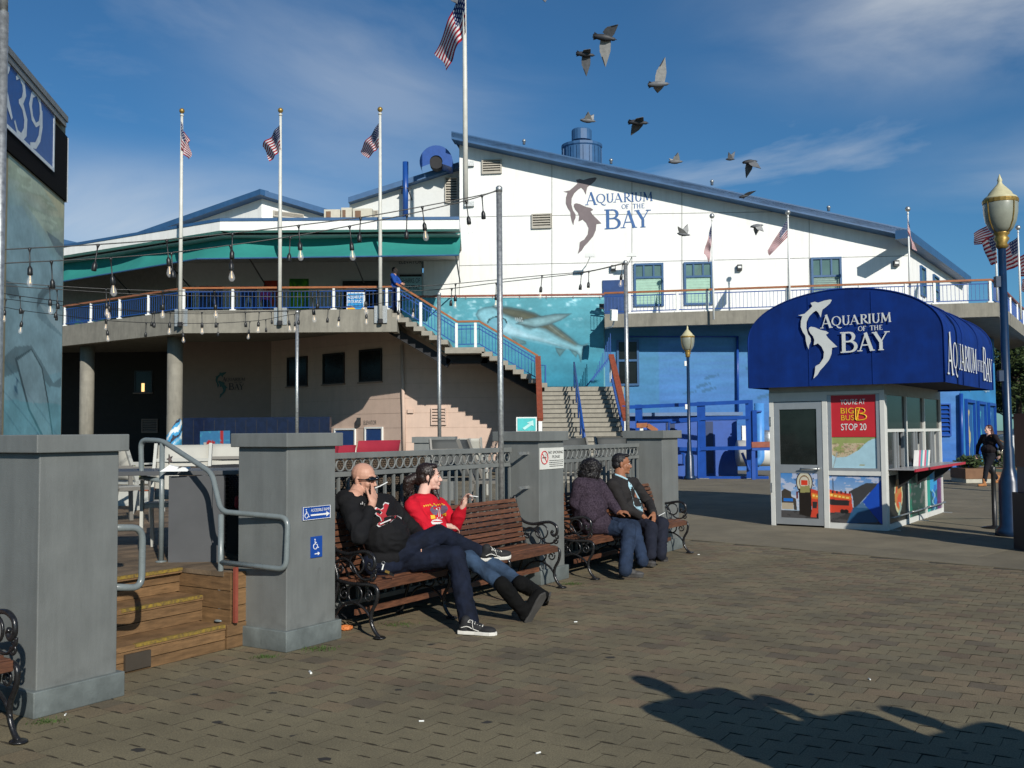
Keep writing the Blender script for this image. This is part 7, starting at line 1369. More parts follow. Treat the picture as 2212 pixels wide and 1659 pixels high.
for an_, hl, to in ((anN, G(1136, 1343), (1162, 1293, -.93)), (anF, G(1176, 1304), (1188, 1258, -.93))):
    hl = hl + up * .02; tp = J(*to); bt = Bd(); d_ = (hl + up * .04 - an_); bt.chain([an_ - d_.normalized() * .05, an_ + d_ * .55, hl + up * .05], [.070, .062, .052]); f_ = (tp - hl).normalized(); tp = hl + f_ * .255; bt.chain([hl + up * .035 + V((-.02, 0, 0)), hl.lerp(tp, .6) - V((.025, 0, -.01)), tp - V((.02, 0, 0))], [.046, .045, .038]); bo = skinmesh(bt, 'boot', bootk, pw_, .008, 3, (.004, 12))
    wv_ = f_.cross(V((.8, -.6, 0))).normalized(); nn = f_.cross(wv_).normalized(); nn = nn if nn.x > 0 else -nn; MB().prism([hl - f_ * .035 + (f_ * a * .315 + wv_ * c * .05) + nn * .022 for a, c in ((0, -.55), (.06, -.8), (.35, -.7), (.68, -1), (.88, -.9), (1, 0), (.88, .9), (.68, 1), (.35, .7), (.06, .8), (0, .55))], nn * .018).build('sole', soleg, bo, bevel=.004)
tag(MB().tube([tips[0].lerp(tips[1], .5) - V((.02, 0, .0)), tips[0].lerp(tips[1], .5) + V((.055, -.01, -.008))], .0042, 8).build('cigarette', whitep, None, loc=tips[0]), 'white cigarette between the raised fingers of the woman in red', 'cigarette')

def strands(par, q, R, n_, seed, root, drop, spread, mat, r=.0016):
    rn = random.Random(seed); m = MB()
    for _ in range(n_):
        a = rn.uniform(-1, 1); b_ = rn.uniform(-1, 1); p0 = root(a, b_); l = rn.uniform(.5, 1.1); p1 = p0 + drop * l * .5 + V((rn.gauss(0, spread), rn.gauss(0, spread), rn.gauss(0, spread * .5))); p2 = p0 + drop * l + V((rn.gauss(0, spread * 1.8), rn.gauss(0, spread * 1.8), rn.gauss(0, spread))); m.tube(catmull([p0, p1, p2], 4), [r] * 8 + [r * .3], 4)
    return tag(m.build('loose_hair', mat, par, True), kind='stuff')
strands(pw_, q, R, 90, 4, lambda a, b_: q(-.17 + .02 * b_, .03 * a, -.04), V((-.035, 0, -.15)), .014, hairb); strands(pw_, q, R, 60, 5, lambda a, b_: q(.035 + .03 * b_, .072 + .008 * a, .05 + .03 * b_), V((-.03, -.01, -.07)), .006, hairb)
# ---------- older couple
A3 = lambda x, y: (1206.3 + .1798 * x, 975.9 + .1798 * y)
def J3(x, y, s): return PSs(*A3(x, y), s)
p3_ = person('woman with dark bushy hair in purple tweed coat seen from behind, on the farther bench', fr(6.1, -.1, 0)); Rf = FR.to_3x3()
hc = J3(400, 225, .02); neck = J3(370, 330, .04); shN, shF = J3(250, 400, .06), J3(480, 400, -.04); elF, wrF_ = J3(650, 640, -.22), J3(720, 730, -.32); elN = J3(200, 620, .1)
hipN, hipF = J3(420, 900, .02), J3(560, 880, -.02); knN, anN = J3(845, 930, -.42), J3(800, 1420, -.56); knF, anF = J3(900, 900, -.40), J3(1010, 1310, -.64)
b = Bd(); q, R = head_forms(b, hc, V((.8, .6, 0)), up, .95, neck, .05); b.chain([neck, J3(380, 600, .03), J3(450, 850, .02)], [.06, .12, .14]); b.chain([shF, elF, wrF_], [.042, .036, .028]); b.chain([shN, elN, J3(420, 760, -.1)], [.042, .036, .028]); hand_forms(b, wrF_, J3(760, 725, -.36) - wrF_, V((0, -.3, 1)), .9); b.chain([hipN, knN, anN], [.07, .05, .04]); b.chain([hipF, knF, anF], [.07, .05, .04]); skinmesh(b, 'body', skin_b, p3_, .007, 2)
hh_ = Bd(); E = lambda a, d, e, r: hh_.ell(q(a, d, e), r, n1=16, n2=10, R=R); E(-.02, 0, .03, (.125, .125, .115)); E(-.05, 0, -.05, (.12, .125, .08)); E(.04, -.06, .0, (.08, .06, .09)); skinmesh(hh_, 'hair', hairk, p3_, .008, 1, (.010, 22))
strands(p3_, q, R, 260, 9, lambda a, b_: q(-.05 + .10 * cos(a * 3.1), .12 * sin(a * 3.1), .02 + .10 * b_), V((0, 0, -.09)), .022, hairk, .0018)
ct = Bd(); ct.cap(shN, .085, shF, .08); ct.ell(J3(360, 480, .02), (.20, .16, .18), R=Rf); ct.ell(J3(370, 680, .0), (.215, .20, .20), R=Rf); ct.ell(J3(440, 850, -.03), (.24, .20, .15), R=Rf); ct.ell(J3(620, 920, -.14), (.22, .14, .09), R=Rf); ct.cap(J3(420, 900, -.0), .12, J3(740, 940, -.28), .085); ct.chain([shF, elF, elF.lerp(wrF_, .75)], [.082, .066, .05]); ct.chain([shN, elN, J3(400, 780, -.1)], [.082, .07, .06]); skinmesh(ct, 'coat', coatp, p3_, .009, 4, (.006, 8))
je = Bd(); je.chain([hipN, knN, knN.lerp(anN, .5), anN], [.10, .085, .076, .076]); je.chain([hipF, knF, knF.lerp(anF, .5), anF], [.10, .082, .072, .068]); skinmesh(je, 'jeans', jeansm, p3_, .009, 3, (.006, 10))
a, c = G(1338, 1246), G(1388, 1247); sneaker(p3_, a, a + (c - a).normalized() * .265, up, shoeg, soleg, ankle=anN); a, c = G(1372, 1224), G(1424, 1228); sneaker(p3_, a + up * .02, a + (c - a).normalized() * .265 + up * .02, up, shoeg, soleg, ankle=anF)

p4_ = person('man with moustache in charcoal jacket and plaid shirt, hands in his lap', fr(7.0, -.1, 0))
hc = J3(762, 150, .08); neck = J3(735, 300, .08); shN, shF = J3(655, 400, .07), J3(900, 385, .12); elN, wrN = J3(790, 680, -.02), J3(1000, 765, -.22); elF, wrF_ = J3(1085, 610, .0), J3(1140, 745, -.22)
hipN, hipF = J3(850, 820, .05), J3(980, 790, .08); knN, anN = J3(1110, 920, -.36), J3(1110, 1240, -.50); knF, anF = J3(1245, 870, -.34), J3(1235, 1240, -.45)
b = Bd(); q, R = head_forms(b, hc, V((1, -.10, -.02)), up, 1.02, neck, .062, 1.03); b.chain([neck, J3(800, 500, .07), J3(900, 760, .05)], [.07, .12, .14]); b.chain([shN, elN, wrN], [.045, .038, .03]); b.chain([shF, elF, wrF_], [.045, .038, .03])
hand_forms(b, wrN, J3(1150, 860, -.30) - wrN, V((.3, -.6, .7)), 1.0, (.35, .4, .45, .5), side=-1); hand_forms(b, wrF_, J3(1165, 870, -.30) - wrF_, V((.6, -.4, .6)), 1.0, (.4, .5, .5, .6), side=1); b.chain([hipN, knN, anN], [.08, .055, .04]); b.chain([hipF, knF, anF], [.08, .055, .04]); skinmesh(b, 'body', skin_b, p4_, .006, 2)
face_bits(q, R, p4_, 1.02); MB().ell(q(.100, 0, -.046), (.006, .026, .005), R=R).build('moustache', hairk, p4_, True)
hh_ = Bd(); E = lambda a, d, e, r: hh_.ell(q(a, d, e), tuple(x * 1.02 for x in r), n1=16, n2=10, R=R); E(-.028, 0, .050, (.098, .084, .086)); E(-.06, 0, .0, (.062, .082, .07)); E(.045, 0, .105, (.045, .058, .022)); skinmesh(hh_, 'hair', hairk, p4_, .006, 2, (.002, 40))
jk = Bd(); jk.cap(shN, .085, shF, .085); jk.ell(J3(770, 480, .06), (.20, .14, .17), R=Rf); jk.ell(J3(850, 680, .03), (.20, .17, .16), R=Rf); jk.ell(J3(900, 800, .02), (.20, .17, .10), R=Rf); jk.chain([shN, elN, elN.lerp(wrN, .88)], [.082, .064, .052]); jk.chain([shF, elF, elF.lerp(wrF_, .92)], [.082, .064, .052]); jk.chain([neck + V((-.07, -.04, .0)), neck + V((-.01, -.09, -.03)), neck + V((.08, -.07, -.08))], [.03, .03, .02]); jk.chain([neck + V((-.07, .02, .01)), neck + V((.0, .1, -.0)), neck + V((.1, .05, -.06))], [.03, .035, .02]); jo = skinmesh(jk, 'jacket', jackk, p4_, .0085, 4, (.006, 8))
plaid = P('pale_blue_plaid', (.22, .42, .50), .8, vs=30, col2=(.50, .66, .70)); _, bv = decal(jo, [[A3(*p) for p in ((838, 352), (872, 385), (925, 470), (975, 560), (1000, 650), (1035, 730), (985, 715), (935, 680), (905, 640), (893, 560), (868, 470), (840, 410))]], plaid, 'shirt', .006)
cl = Bd(); cl.chain([neck + V((-.055, -.055, .03)), neck + V((.02, -.08, .0)), neck + V((.085, -.03, -.03))], [.012, .014, .012]); skinmesh(cl, 'shirt_collar', plaid, p4_, .005, 2)
je = Bd(); je.chain([hipN, knN, knN.lerp(anN, .5), anN], [.11, .085, .07, .066]); je.chain([hipF, knF, knF.lerp(anF, .5), anF], [.11, .085, .07, .066]); skinmesh(je, 'trousers', navyt, p4_, .009, 3, (.006, 10))
a, c = G(1391, 1211), G(1436, 1224); sneaker(p4_, a, a + (c - a).normalized() * .28, up, shoek, soleg, laces=True, ankle=anN); a, c = G(1414, 1208), G(1450, 1216); sneaker(p4_, a, a + (c - a).normalized() * .28, up, shoek, soleg, ankle=anF, stripe=True)
tag(MB().tube([J3(1205, 770, -.30), J3(1278, 732, -.30)], .0045, 8).build('cigarette', whitep, None, loc=J3(1205, 770, -.3)), 'white cigarette in the hand of the man in the charcoal jacket', 'cigarette')

# ---------- standing and walking people
def stander(lab, foot, head_dir, H_, top, legs, hair, skin, shoes, walk=0.0, armpose=None, vox=.016, wide=1.0, hairlen=0, topname='jacket', shorts=False, lean=0.0):
    o = person(lab, foot); k = H_ / 1.75; f = V((head_dir[0], head_dir[1], 0)).normalized(); r = f.cross(up); Pn = lambda a, d, e: V(foot) + f * (a + lean * e) * k + r * d * k + up * e * k
    neck = Pn(0, 0, 1.48); hp = [Pn(0, sd * .09, .92) for sd in (-1, 1)]; an = [Pn(-sd * walk * .32 - .02, sd * .10, .09 + (.08 * walk if sd > 0 else 0)) for sd in (-1, 1)]; kn = [hp[i].lerp(an[i], .5) + f * (.05 + .1 * walk * (i == 1)) * k for i in (0, 1)]
    sh = [Pn(0, sd * .19 * wide, 1.42) for sd in (-1, 1)]; el_, wr_ = [], []
    for i, sd in enumerate((-1, 1)):
        e_, w__ = (armpose[i] if armpose else ((.0 + .1 * sd * walk, .27, 1.13), (.05 + .18 * sd * walk, .28, .88))); el_.append(Pn(e_[0], sd * e_[1] * wide, e_[2])); wr_.append(Pn(w__[0], sd * w__[1], w__[2]))
    b = Bd(); q, R = head_forms(b, Pn(.02, 0, 1.63), f, up, k, neck, .055 * k); b.chain([neck, Pn(0, 0, 1.2), Pn(0, 0, .95)], [.07 * k, .12 * k, .12 * k])
    for i in (0, 1): b.chain([sh[i], el_[i], wr_[i]], [.045 * k, .038 * k, .03 * k]); hand_forms(b, wr_[i], (wr_[i] - el_[i]), r * (1 if i else -1), k, side=-1 if i else 1); b.chain([hp[i], kn[i], an[i]], [.075 * k, .052 * k, .04 * k]); b.cap(an[i] - up * .04 * k, .04 * k, an[i] + f * .14 * k - up * .05 * k, .03 * k)
    skinmesh(b, 'body', skin, o, vox * .6, 2)
    t = Bd(); t.cap(sh[0], .075 * k, sh[1], .075 * k); t.ell(Pn(0, 0, 1.28), (.13 * k, .19 * wide * k, .18 * k), R=R); t.ell(Pn(.01, 0, 1.05), (.14 * wide * k, .19 * wide * k, .18 * k), R=R)
    for i in (0, 1): t.chain([sh[i], el_[i], el_[i].lerp(wr_[i], .85)], [.072 * k, .056 * k, .045 * k])
    skinmesh(t, topname, top, o, vox, 3, (.006, 8)); t = Bd(); t.ell(Pn(0, 0, .93), (.13 * wide * k, .17 * wide * k, .12 * k), R=R)
    for i in (0, 1): t.chain([hp[i], kn[i], kn[i].lerp(an[i], .8)], [.10 * wide * k, .075 * k, .062 * k])
    skinmesh(t, 'trousers', legs, o, vox, 3, (.005, 9)); h_ = Bd(); h_.ell(q(-.028, 0, .05), (.098, .085, .085), R=R); h_.ell(q(-.06, 0, -.0), (.06, .082, .07), R=R)
    if hairlen: h_.chain([q(-.07, 0, 0), q(-.09, 0, -.12), q(-.07, 0, -.12 - hairlen)], [.07, .075, .05])
    skinmesh(h_, 'hair', hair, o, vox * .7, 2, (.003, 30))
    for i in (0, 1):
        s_ = Bd(); s_.cap(an[i] - up * .045 * k - f * .03, .045 * k, an[i] + f * .17 * k - up * .055 * k, .036 * k); s_.cap(an[i] + up * .1 * k, .055 * k, an[i] - up * .04 * k, .048 * k); skinmesh(s_, 'shoe', shoes, o, vox * .8, 2)
    return o
stander('man in blue jacket and dark glasses standing at the top of the staircase', W(852, 678, YS + .55) * 1.0 - up * .0, (1, -.35), 1.78, cloth('royal_blue_jacket', (.012, .06, .28)), cloth('navy_jeans', (.008, .015, .05)), hairb, skin_l, shoek, armpose=(((.15, .25, 1.15), (.32, .12, 1.10)), ((.15, .25, 1.15), (.32, .12, 1.10))))
wl_ = G(2140, 1050); stander('woman in black with tan boots walking past the planter', wl_, (-1, -.15), 1.68, cloth('black_coat', (.013, .010, .012)), cloth('black_leggings', (.010, .011, .016)), P('auburn_hair', (.055, .015, .010), .5), skin_w, P('tan_suede', (.36, .15, .05), .8), walk=.9, wide=1.5, hairlen=.10)
hbag = thing('shoulder_bag', 'shiny silver shoulder bag carried by the woman walking by the planter', 'bag', wl_ + V((.28, -.28, .95))); c_ = wl_ + V((.30, -.30, .98)); m = Bd(); m.ell(c_, (.24, .09, .13)); m.ell(c_ + V((.1, 0, -.06)), (.16, .09, .1)); skinmesh(m, 'body', P('silver_leather', (.55, .52, .42), .25, .5), hbag, .02, 2, (.02, 9)); MB().tube([c_ + V((-.1, 0, .1)), wl_ + V((-.05, -.2, 1.38)), wl_ + V((.1, .1, 1.42)), c_ + V((.2, .1, .1))], .012, 6).build('strap', P('tan_suede', (.36, .15, .05), .8), hbag, True)
stander('child in red and blue jacket leaning by the posters behind the left balcony railing', W(628 * .0 + 573, 668, 39.5) - up * .3, (.6, -1), 1.25, P('red_blue_jacket', (.55, .01, .02), .7, vs=3, col2=(.02, .05, .4)), cloth('navy_jeans', (.008, .015, .05)), hairk, skin_b, shoek)
for foot, hd, H_, lab in (((2.13, 3.22, 0), (-.8, 1), 1.78, 'person in dark jacket standing out of view, casting the long shadow nearest the benches'), ((2.76, 2.80, 0), (-.5, 1), 1.74, 'person in dark jacket standing out of view, casting the middle long shadow'), ((3.35, 2.75, 0), (-.6, 1), 1.62, 'shorter person out of view casting the long shadow at the bottom right')):
    stander(lab, V(foot), hd, H_, jackk, navyt, hairk, skin_l, shoek, wide=1.55, vox=.02, topname='long_coat', armpose=(((0, .175, 1.13), (.06, .24, .90)), ((0, .175, 1.13), (.06, .24, .90))))
stander('man in a salmon shirt half hidden behind the brown case at the right edge', W(2228, 1050, 24) * 1.0 - up * W(2228, 1050, 24).z, (-1, -.2), 1.75, cloth('salmon_shirt', (.50, .10, .08)), cloth('grey_shorts', (.16, .18, .2)), hairk, skin_b, shoek)
# ================================================================== SIGNS ON THE PILLARS
def plate(px0, py0, px1, py1, mat, name, lab, cat='sign', s=.072):
    a, c = PSs(px0, py0, s), PSs(px1, py1, s); z1, z0 = a.z, c.z; t0, t1 = (a - O).dot(EU), (c - O).dot(EU); o = thing(name, lab, cat, fr((t0 + t1) / 2, s, z0)); MB(FR).box((t0, s - .006, z0), (t1, s + .004, z1)).build('plate', mat, o, bevel=.001); return o, t0, t1, z0, z1
def wheelchair(o, t, z, h, s):
    m = MB(FR); m.tube([(t, s, z + h * .86), (t + .02 * h, s, z + h * .5), (t + .30 * h, s, z + h * .46), (t + .42 * h, s, z + h * .12), (t + .52 * h, s, z + h * .14)], h * .045, 6).ell((t - .01 * h, s, z + h * .95), h * .07).tube([(t, s, z + h * .66), (t + .22 * h, s, z + h * .64)], h * .04, 6)
    m.tube([(t + .05 * h + .27 * h * cos(radians(a)), s, z + h * (.28 + .27 * sin(radians(a)))) for a in range(115, 350, 15)], h * .04, 6); return m.build('wheelchair_symbol', signwhite, o)
o, t0, t1, z0, z1 = plate(653, 1096, 712, 1118, signblue, 'ramp_sign', 'blue accessible ramp sign with white arrow on the grey pillar'); w_, h_ = t1 - t0, z1 - z0
fb = MB(FR)
for q in ((t0, z0, t1, z0 + .003), (t0, z1 - .003, t1, z1), (t0, z0 + .003, t0 + .003, z1 - .003), (t1 - .003, z0 + .003, t1, z1 - .003)): fb.box((q[0], .0615, q[1]), (q[2], .0655, q[3]))
fb.build('border', signwhite, o); wheelchair(o, t0 + w_ * .12, z0 + h_ * .15, h_ * .68, .066); sans('ACCESSIBLE RAMP', fr(t0 + w_ * .28, .065, z0 + h_ * .60), EU, up, h_ * .22, signwhite, 'lettering', o, width=w_ * .68, off=.002)
MB(FR).box((t0 + w_ * .28, .061, z0 + h_ * .28), (t1 - w_ * .14, .0655, z0 + h_ * .40)).prism([(t1 - w_ * .15, .0655, z0 + h_ * .16), (t1 - w_ * .03, .0655, z0 + h_ * .34), (t1 - w_ * .15, .0655, z0 + h_ * .52)], EV * 0 + V((0, -.004, 0))).build('arrow', signwhite, o)
o, t0, t1, z0, z1 = plate(671, 1160, 695, 1202, signblue, 'ramp_sign', 'small upright blue wheelchair sign below the accessible ramp sign'); w_, h_ = t1 - t0, z1 - z0; wheelchair(o, t0 + w_ * .34, z0 + h_ * .40, h_ * .48, .066)
MB(FR).box((t0 + w_ * .3, .061, z0 + h_ * .16), (t0 + w_ * .62, .0655, z0 + h_ * .20)).prism([(t0 + w_ * .58, .0655, z0 + h_ * .10), (t0 + w_ * .76, .0655, z0 + h_ * .18), (t0 + w_ * .58, .0655, z0 + h_ * .26)], (0, -.004, 0)).build('arrow', signwhite, o)
o, t0, t1, z0, z1 = plate(1165.5, 968, 1217, 1011, P('no_smoking_white', (.62, .62, .57), .5), 'no_smoking_sign', 'white no smoking please sign on the grey pillar between the benches'); w_, h_ = t1 - t0, z1 - z0; ink = P('sign_ink', (.03, .03, .03), .6)
m = MB(FR); cx_, cz_ = t0 + w_ * .17, z0 + h_ * .55; m.tube([(cx_ + .14 * w_ * cos(a * pi / 9), .063, cz_ + .30 * h_ * sin(a * pi / 9)) for a in range(18)], .0055, 6, closed=True).tube([(cx_ - .10 * w_, .063, cz_ + .21 * h_), (cx_ + .10 * w_, .063, cz_ - .21 * h_)], .005, 6); m.build('prohibition_ring', signred, o)
MB(FR).box((cx_ - .08 * w_, .064, cz_ - .03 * h_), (cx_ + .08 * w_, .0655, cz_ + .02 * h_)).tube(catmull([(cx_ + .05 * w_, .065, cz_ + .05 * h_), (cx_ + .08 * w_, .065, cz_ + .1 * h_), (cx_ + .05 * w_, .065, cz_ + .15 * h_)], 4), .002, 5).build('cigarette_symbol', ink, o)
sans('NO SMOKING', fr(t0 + w_ * .34, .065, z0 + h_ * .72), EU, up, h_ * .13, ink, 'lettering', o, width=w_ * .62, off=.002); sans('PLEASE', fr(t0 + w_ * .50, .065, z0 + h_ * .51), EU, up, h_ * .13, ink, 'lettering', o, width=w_ * .32, off=.002)
m = MB(FR)
for k in range(4):
    x_ = t0 + w_ * .38
    while x_ < t1 - w_ * .06: l = random.uniform(.03, .07) * w_; m.box((x_, .0645, z0 + h_ * (.38 - .09 * k)), (min(x_ + l, t1 - .01), .0652, z0 + h_ * (.415 - .09 * k))); x_ += l + .012 * w_
m.build('small_print', ink, o)
# teal direction board with arrow
a, c = W(1115, 901, 21), W(1160, 933, 21); o = thing('arrow_board', 'teal board with a pale arrow pointing up right beside the staircase', 'sign', V(((a.x + c.x) / 2, 21, ZK))); MB().box((a.x, 21, c.z), (c.x, 21.05, a.z)).build('frame', whitep, o)
fr_ = lambda x, y: (a.x + (c.x - a.x) * x, 20.99, a.z + (c.z - a.z) * y)
MB().poly([fr_(x, y) for x, y in ((.06, .08), (.94, .08), (.94, .92), (.06, .92))]).build('face', P('bright_teal', (.06, .48, .48), .5, var=.15, vs=4), o); MB().poly([(lambda p: (p[0], 20.98, p[2]))(fr_(x, y)) for x, y in ((.82, .22), (.84, .62), (.74, .54), (.40, .86), (.30, .74), (.62, .44), (.50, .38))]).build('arrow', P('pale_arrow', (.45, .72, .70), .5), o); MB().box((a.x + .1, 21.05, ZK), (a.x + .15, 21.1, a.z)).box((c.x - .15, 21.05, ZK), (c.x - .1, 21.1, a.z)).build('leg', whitep, o)
# security camera by the staircase
q = PM.hit(1326, 690) - V((0, 1.8, 0)); q = W(1326, 688, 37.4); cmx = thing('security_camera', 'white boxed security camera on a bracket under the balcony beside the mural', 'camera', q); MB().pbox(q + V((-.12, -.3, -.12)), (.24, .06, 0), (-.05, .2, .05), (.02, .02, .42)).build('housing', whitep, cmx, bevel=.01); MB().tube([q + V((0, -.1, -.1)), q + V((-.05, .1, -.3)), q + V((-.3, .3, -.35))], .03, 8).build('bracket', whitep, cmx, True)
for yy in (968, 1150):
    p_ = W(4, yy, 6.05); tag(MB().box(p_ + V((-.08, -.02, -.02)), p_ + V((.045, .04, .025))).build('pole_clamp', galv, None, loc=p_), ('upper' if yy < 1000 else 'lower') + ' steel clamp tying the left edge pole to the nearest pillar', 'clamp')

# ================================================================== PIGEONS
pig_dark = P('pigeon_slate', (.028, .030, .036), .6, var=.3, vs=18); pig_light = P('pigeon_underwing', (.30, .30, .29), .7, var=.2, vs=20); pig_grey = P('pigeon_grey', (.12, .125, .135), .6, var=.25, vs=20)
def pigeon(tail, head, t1, t2, Y, lab, light=False):
    T_, H_ = W(*tail, Y), W(*head, Y - .02); ax = (H_ - T_); L_ = ax.length; a = ax.normalized(); c = T_ + ax * .60; tips = [W(*t1, Y - .16), W(*t2, Y + .16)]; o = thing('pigeon', lab, 'pigeon', c, 'pigeons flying over the square')
    wv = (tips[0] - tips[1]); wv = (wv - a * wv.dot(a)).normalized(); nn = a.cross(wv).normalized(); R = Matrix(((a.x, wv.x, nn.x), (a.y, wv.y, nn.y), (a.z, wv.z, nn.z)))
    b = MB(); b.lathe([(.001, 0), (.02, .02), (.038, .07), (.048, .14), (.045, .19), (.030, .235), (.024, .25), (.026, .27), (.018, .295), (.006, .305), (.003, .325)], T_ + a * (L_ - .325) * 1.0, 12, ax=a); b.build('body', pig_grey if light else pig_dark, o, True)
    m = MB(); base = T_ + a * L_ * .34; pts = [base + wv * .018, base - wv * .018]
    fan = [T_ + wv * (.055 - .11 * k / 6) + a * (.012 * (k % 2) + .02 * abs(k - 3) / 3) for k in range(7)]; m.prism([base + wv * .016] + fan + [base - wv * .016], nn * .006); m.build('tail', pig_dark, o)
    for k, tp in enumerate(tips):
        sd = wv if k == 0 else -wv; root = c + sd * .02; v_ = tp - root; ln_ = v_.length; vd = v_.normalized(); ch = (-a - vd * (-a).dot(vd)); ch = ch.normalized() if ch.length > .1 else nn; el_ = root + v_ * .42 - ch * .045 * min(1, ln_ / .3)
        out = [root - ch * .055, el_ - ch * .012, tp]; 
        for j in range(5): out.append(root + v_ * (.93 - .12 * j) + ch * (.018 + .018 * j)); out.append(root + v_ * (.90 - .12 * j) + ch * (.008 + .018 * j + .008))
        out += [root + v_ * .25 + ch * .095, root + ch * .085]; nw = (tp - root).cross(ch).normalized(); nw = nw if nw.y < 0 else -nw
        x = MB().prism(out, -nw * .006).build('wing', pig_light if (light or k == 1 and Y < 15) else pig_grey, o); MB().prism([tp, root + v_ * .93 + ch * .018, root + v_ * .62 + ch * .062, root + v_ * .62 + ch * .045, root + v_ * .8 + ch * .02], nw * .002 ).build('primary_feathers', pig_dark, x)
for args in (
 ((1279, 77), (1333, 86), (1336, 53), (1308, 145), 12.9, 'largest dark pigeon gliding near the top with one wing straight down'), ((1243, 115), (1286, 120), (1276, 106), (1267, 165), 16, 'dark pigeon left of the largest one, wing pointing down'),
 ((1398, 183), (1447, 181), (1437, 123), (1421, 201), 14, 'pale pigeon with one wing raised high, right of the largest one', True), ((1252, 259), (1288, 262), (1271, 241), (1283, 247), 19, 'small grey pigeon right above the round fan house', True),
 ((1355, 263), (1402, 266), (1390, 253), (1363, 293), 15, 'dark pigeon above the roof edge with its wing swept down left'), ((1443, 350), (1476, 349), (1465, 329), (1445, 342), 21, 'pigeon with pale underwing just above the blue roof edge', True),
 ((1567, 344), (1588, 344), (1574, 328), (1588, 327), 33, 'tiny pigeon with both wings raised in a V over the roof'), ((1603, 351), (1637, 348), (1644, 364), (1612, 385), 20, 'pigeon with both wings drooping over the middle of the roof'),
 ((1596, 426), (1618, 422), (1634, 412), (1606, 429), 30, 'dark pigeon crossing the blue roof edge'), ((1462, 504), (1492, 508), (1464, 489), (1486, 484), 23, 'pale grey pigeon with raised wings in front of the white facade', True),
 ((1620, 490), (1650, 486), (1650, 500), (1633, 509), 23, 'grey pigeon with lowered wings in front of the white facade', True), ((968, -8), (990, -12), (988, 8), (960, -30), 18, 'pigeon cut off at the top edge beside the largest flag'), ((1160, -10), (1190, -14), (1178, 5), (1170, -40), 20, 'pigeon almost out of view at the top edge, right of the tall pole')):
    pigeon(*args)

# ================================================================== TERRACE FURNITURE
slg = P('pale_sling_fabric', (.42, .41, .36), .7, var=.06, bump=.2, bs=300); slk = P('dark_sling_fabric', (.055, .058, .055), .7, var=.1, bump=.2, bs=300); chf = P('grey_brown_frame', (.17, .16, .14), .5, var=.1); chw = P('pale_frame', (.42, .42, .38), .5, var=.08)
def chair(p, yaw, fab, frm, lab, wd=.56):
    c_, s_ = cos(yaw), sin(yaw); M = Matrix(((c_, -s_, 0, p.x), (s_, c_, 0, p.y), (0, 0, 1, p.z), (0, 0, 0, 1))); o = thing('sling_chair', lab, 'chair', p, 'sling chairs on the terrace')      # faces local -y
    for sx in (-1, 1):
        x = sx * wd / 2; MB(M).beam((x, -.26, 0), (x, -.24, .64), .028, .045, up=(0, 1, 0)).build('leg', frm, o); MB(M).beam((x, .24, 0), (x, .16, .42), .028, .045, up=(0, 1, 0)).beam((x, .16, .42), (x, .36, .95), .028, .045, up=(0, 1, 0)).build('leg', frm, o); MB(M).beam((x, -.27, .655), (x, .26, .655), .05, .022).build('armrest', frm, o)
        MB(M).beam((x, -.24, .41), (x, .17, .41), .028, .04).build('side_rail', frm, o)
    for yy, zz in ((.30, .80), (.2, .40), (-.24, .41)): MB(M).beam((-wd / 2 + .015, yy, zz), (wd / 2 - .015, yy, zz), .02, .03).build('cross_rail', frm, o)
    m = MB(M); n_ = 10; a = []
    for k in range(n_ + 1): t = k / n_; a.append([m.pt((x, .175 + .185 * t - .03 * sin(pi * t) * 0, .44 + .50 * t)) if abs(x) > .2 else m.pt((x, .175 + .185 * t + .025, .44 + .50 * t)) for x in (-wd / 2 + .02, -wd / 6, wd / 6, wd / 2 - .02)])
    for k in range(n_):
        for j in range(3): m.fc((a[k][j], a[k][j + 1], a[k + 1][j + 1], a[k + 1][j]))
    so_ = m.build('back_sling', fab, o, True); md = so_.modifiers.new('t', 'SOLIDIFY'); md.thickness = .006
    MB(M).pbox((-wd / 2 + .02, -.24, .425), (wd - .04, 0, 0), (0, .42, -.01), (0, 0, .008)).build('seat_sling', fab, o); return o
def onT(x, Y): q = W(x, 900, Y); return V((q.x, q.y, ZK))
chair(onT(383, 8.95), .16, slg, chw, 'pale sling chair facing us behind the dark table at the top of the steps', .50); chair(onT(500, 9.7), .3, slg, chf, 'sling chair with pale back and dark frame half hidden by the ramp sign pillar', .5)
chair(onT(292, 13.2), 2.6, slg, chw, 'pale sling chair farther back, seen from behind left of the handrail', .52); chair(onT(262, 11.6), 2.4, slg, chf, 'sling chair at the left behind the nearest pillar', .5)
chair(onT(985, 13.2), .3, slk, chf, 'dark sling chair behind the fence beside the tallest pole'); chair(onT(1058, 12.6), 1.4, slk, chf, 'dark sling chair turned sideways behind the fence end'); chair(onT(1258, 14.4), .5, slk, chf, 'dark sling chair behind the second fence, left one'); chair(onT(1335, 15.5), .2, slk, chf, 'dark sling chair behind the second fence, next to the farthest pillar')
chair(onT(1010, 16.0), 3.0, slg, chw, 'pale sling chair far back on the terrace behind the first fence')
tb_ = thing('terrace_table', 'long dark slab-legged table behind the timber steps', 'table', onT(420, 7.9)); tM = FR.copy(); pa, pb = G(250, 1019, 1.30), G(531, 1016, 1.30); e = (pb - pa); e.z = 0; e = e.normalized(); nb = V((-e.y, e.x, 0)); darkt = P('table_dark_grey', (.075, .077, .08), .45, var=.1, vs=4)
MB().pbox(V((pa.x, pa.y, 1.265)) - e * .8, e * ((pb - pa).length + 1.3), nb * .75, up * .035).build('top', darkt, tb_, bevel=.003)
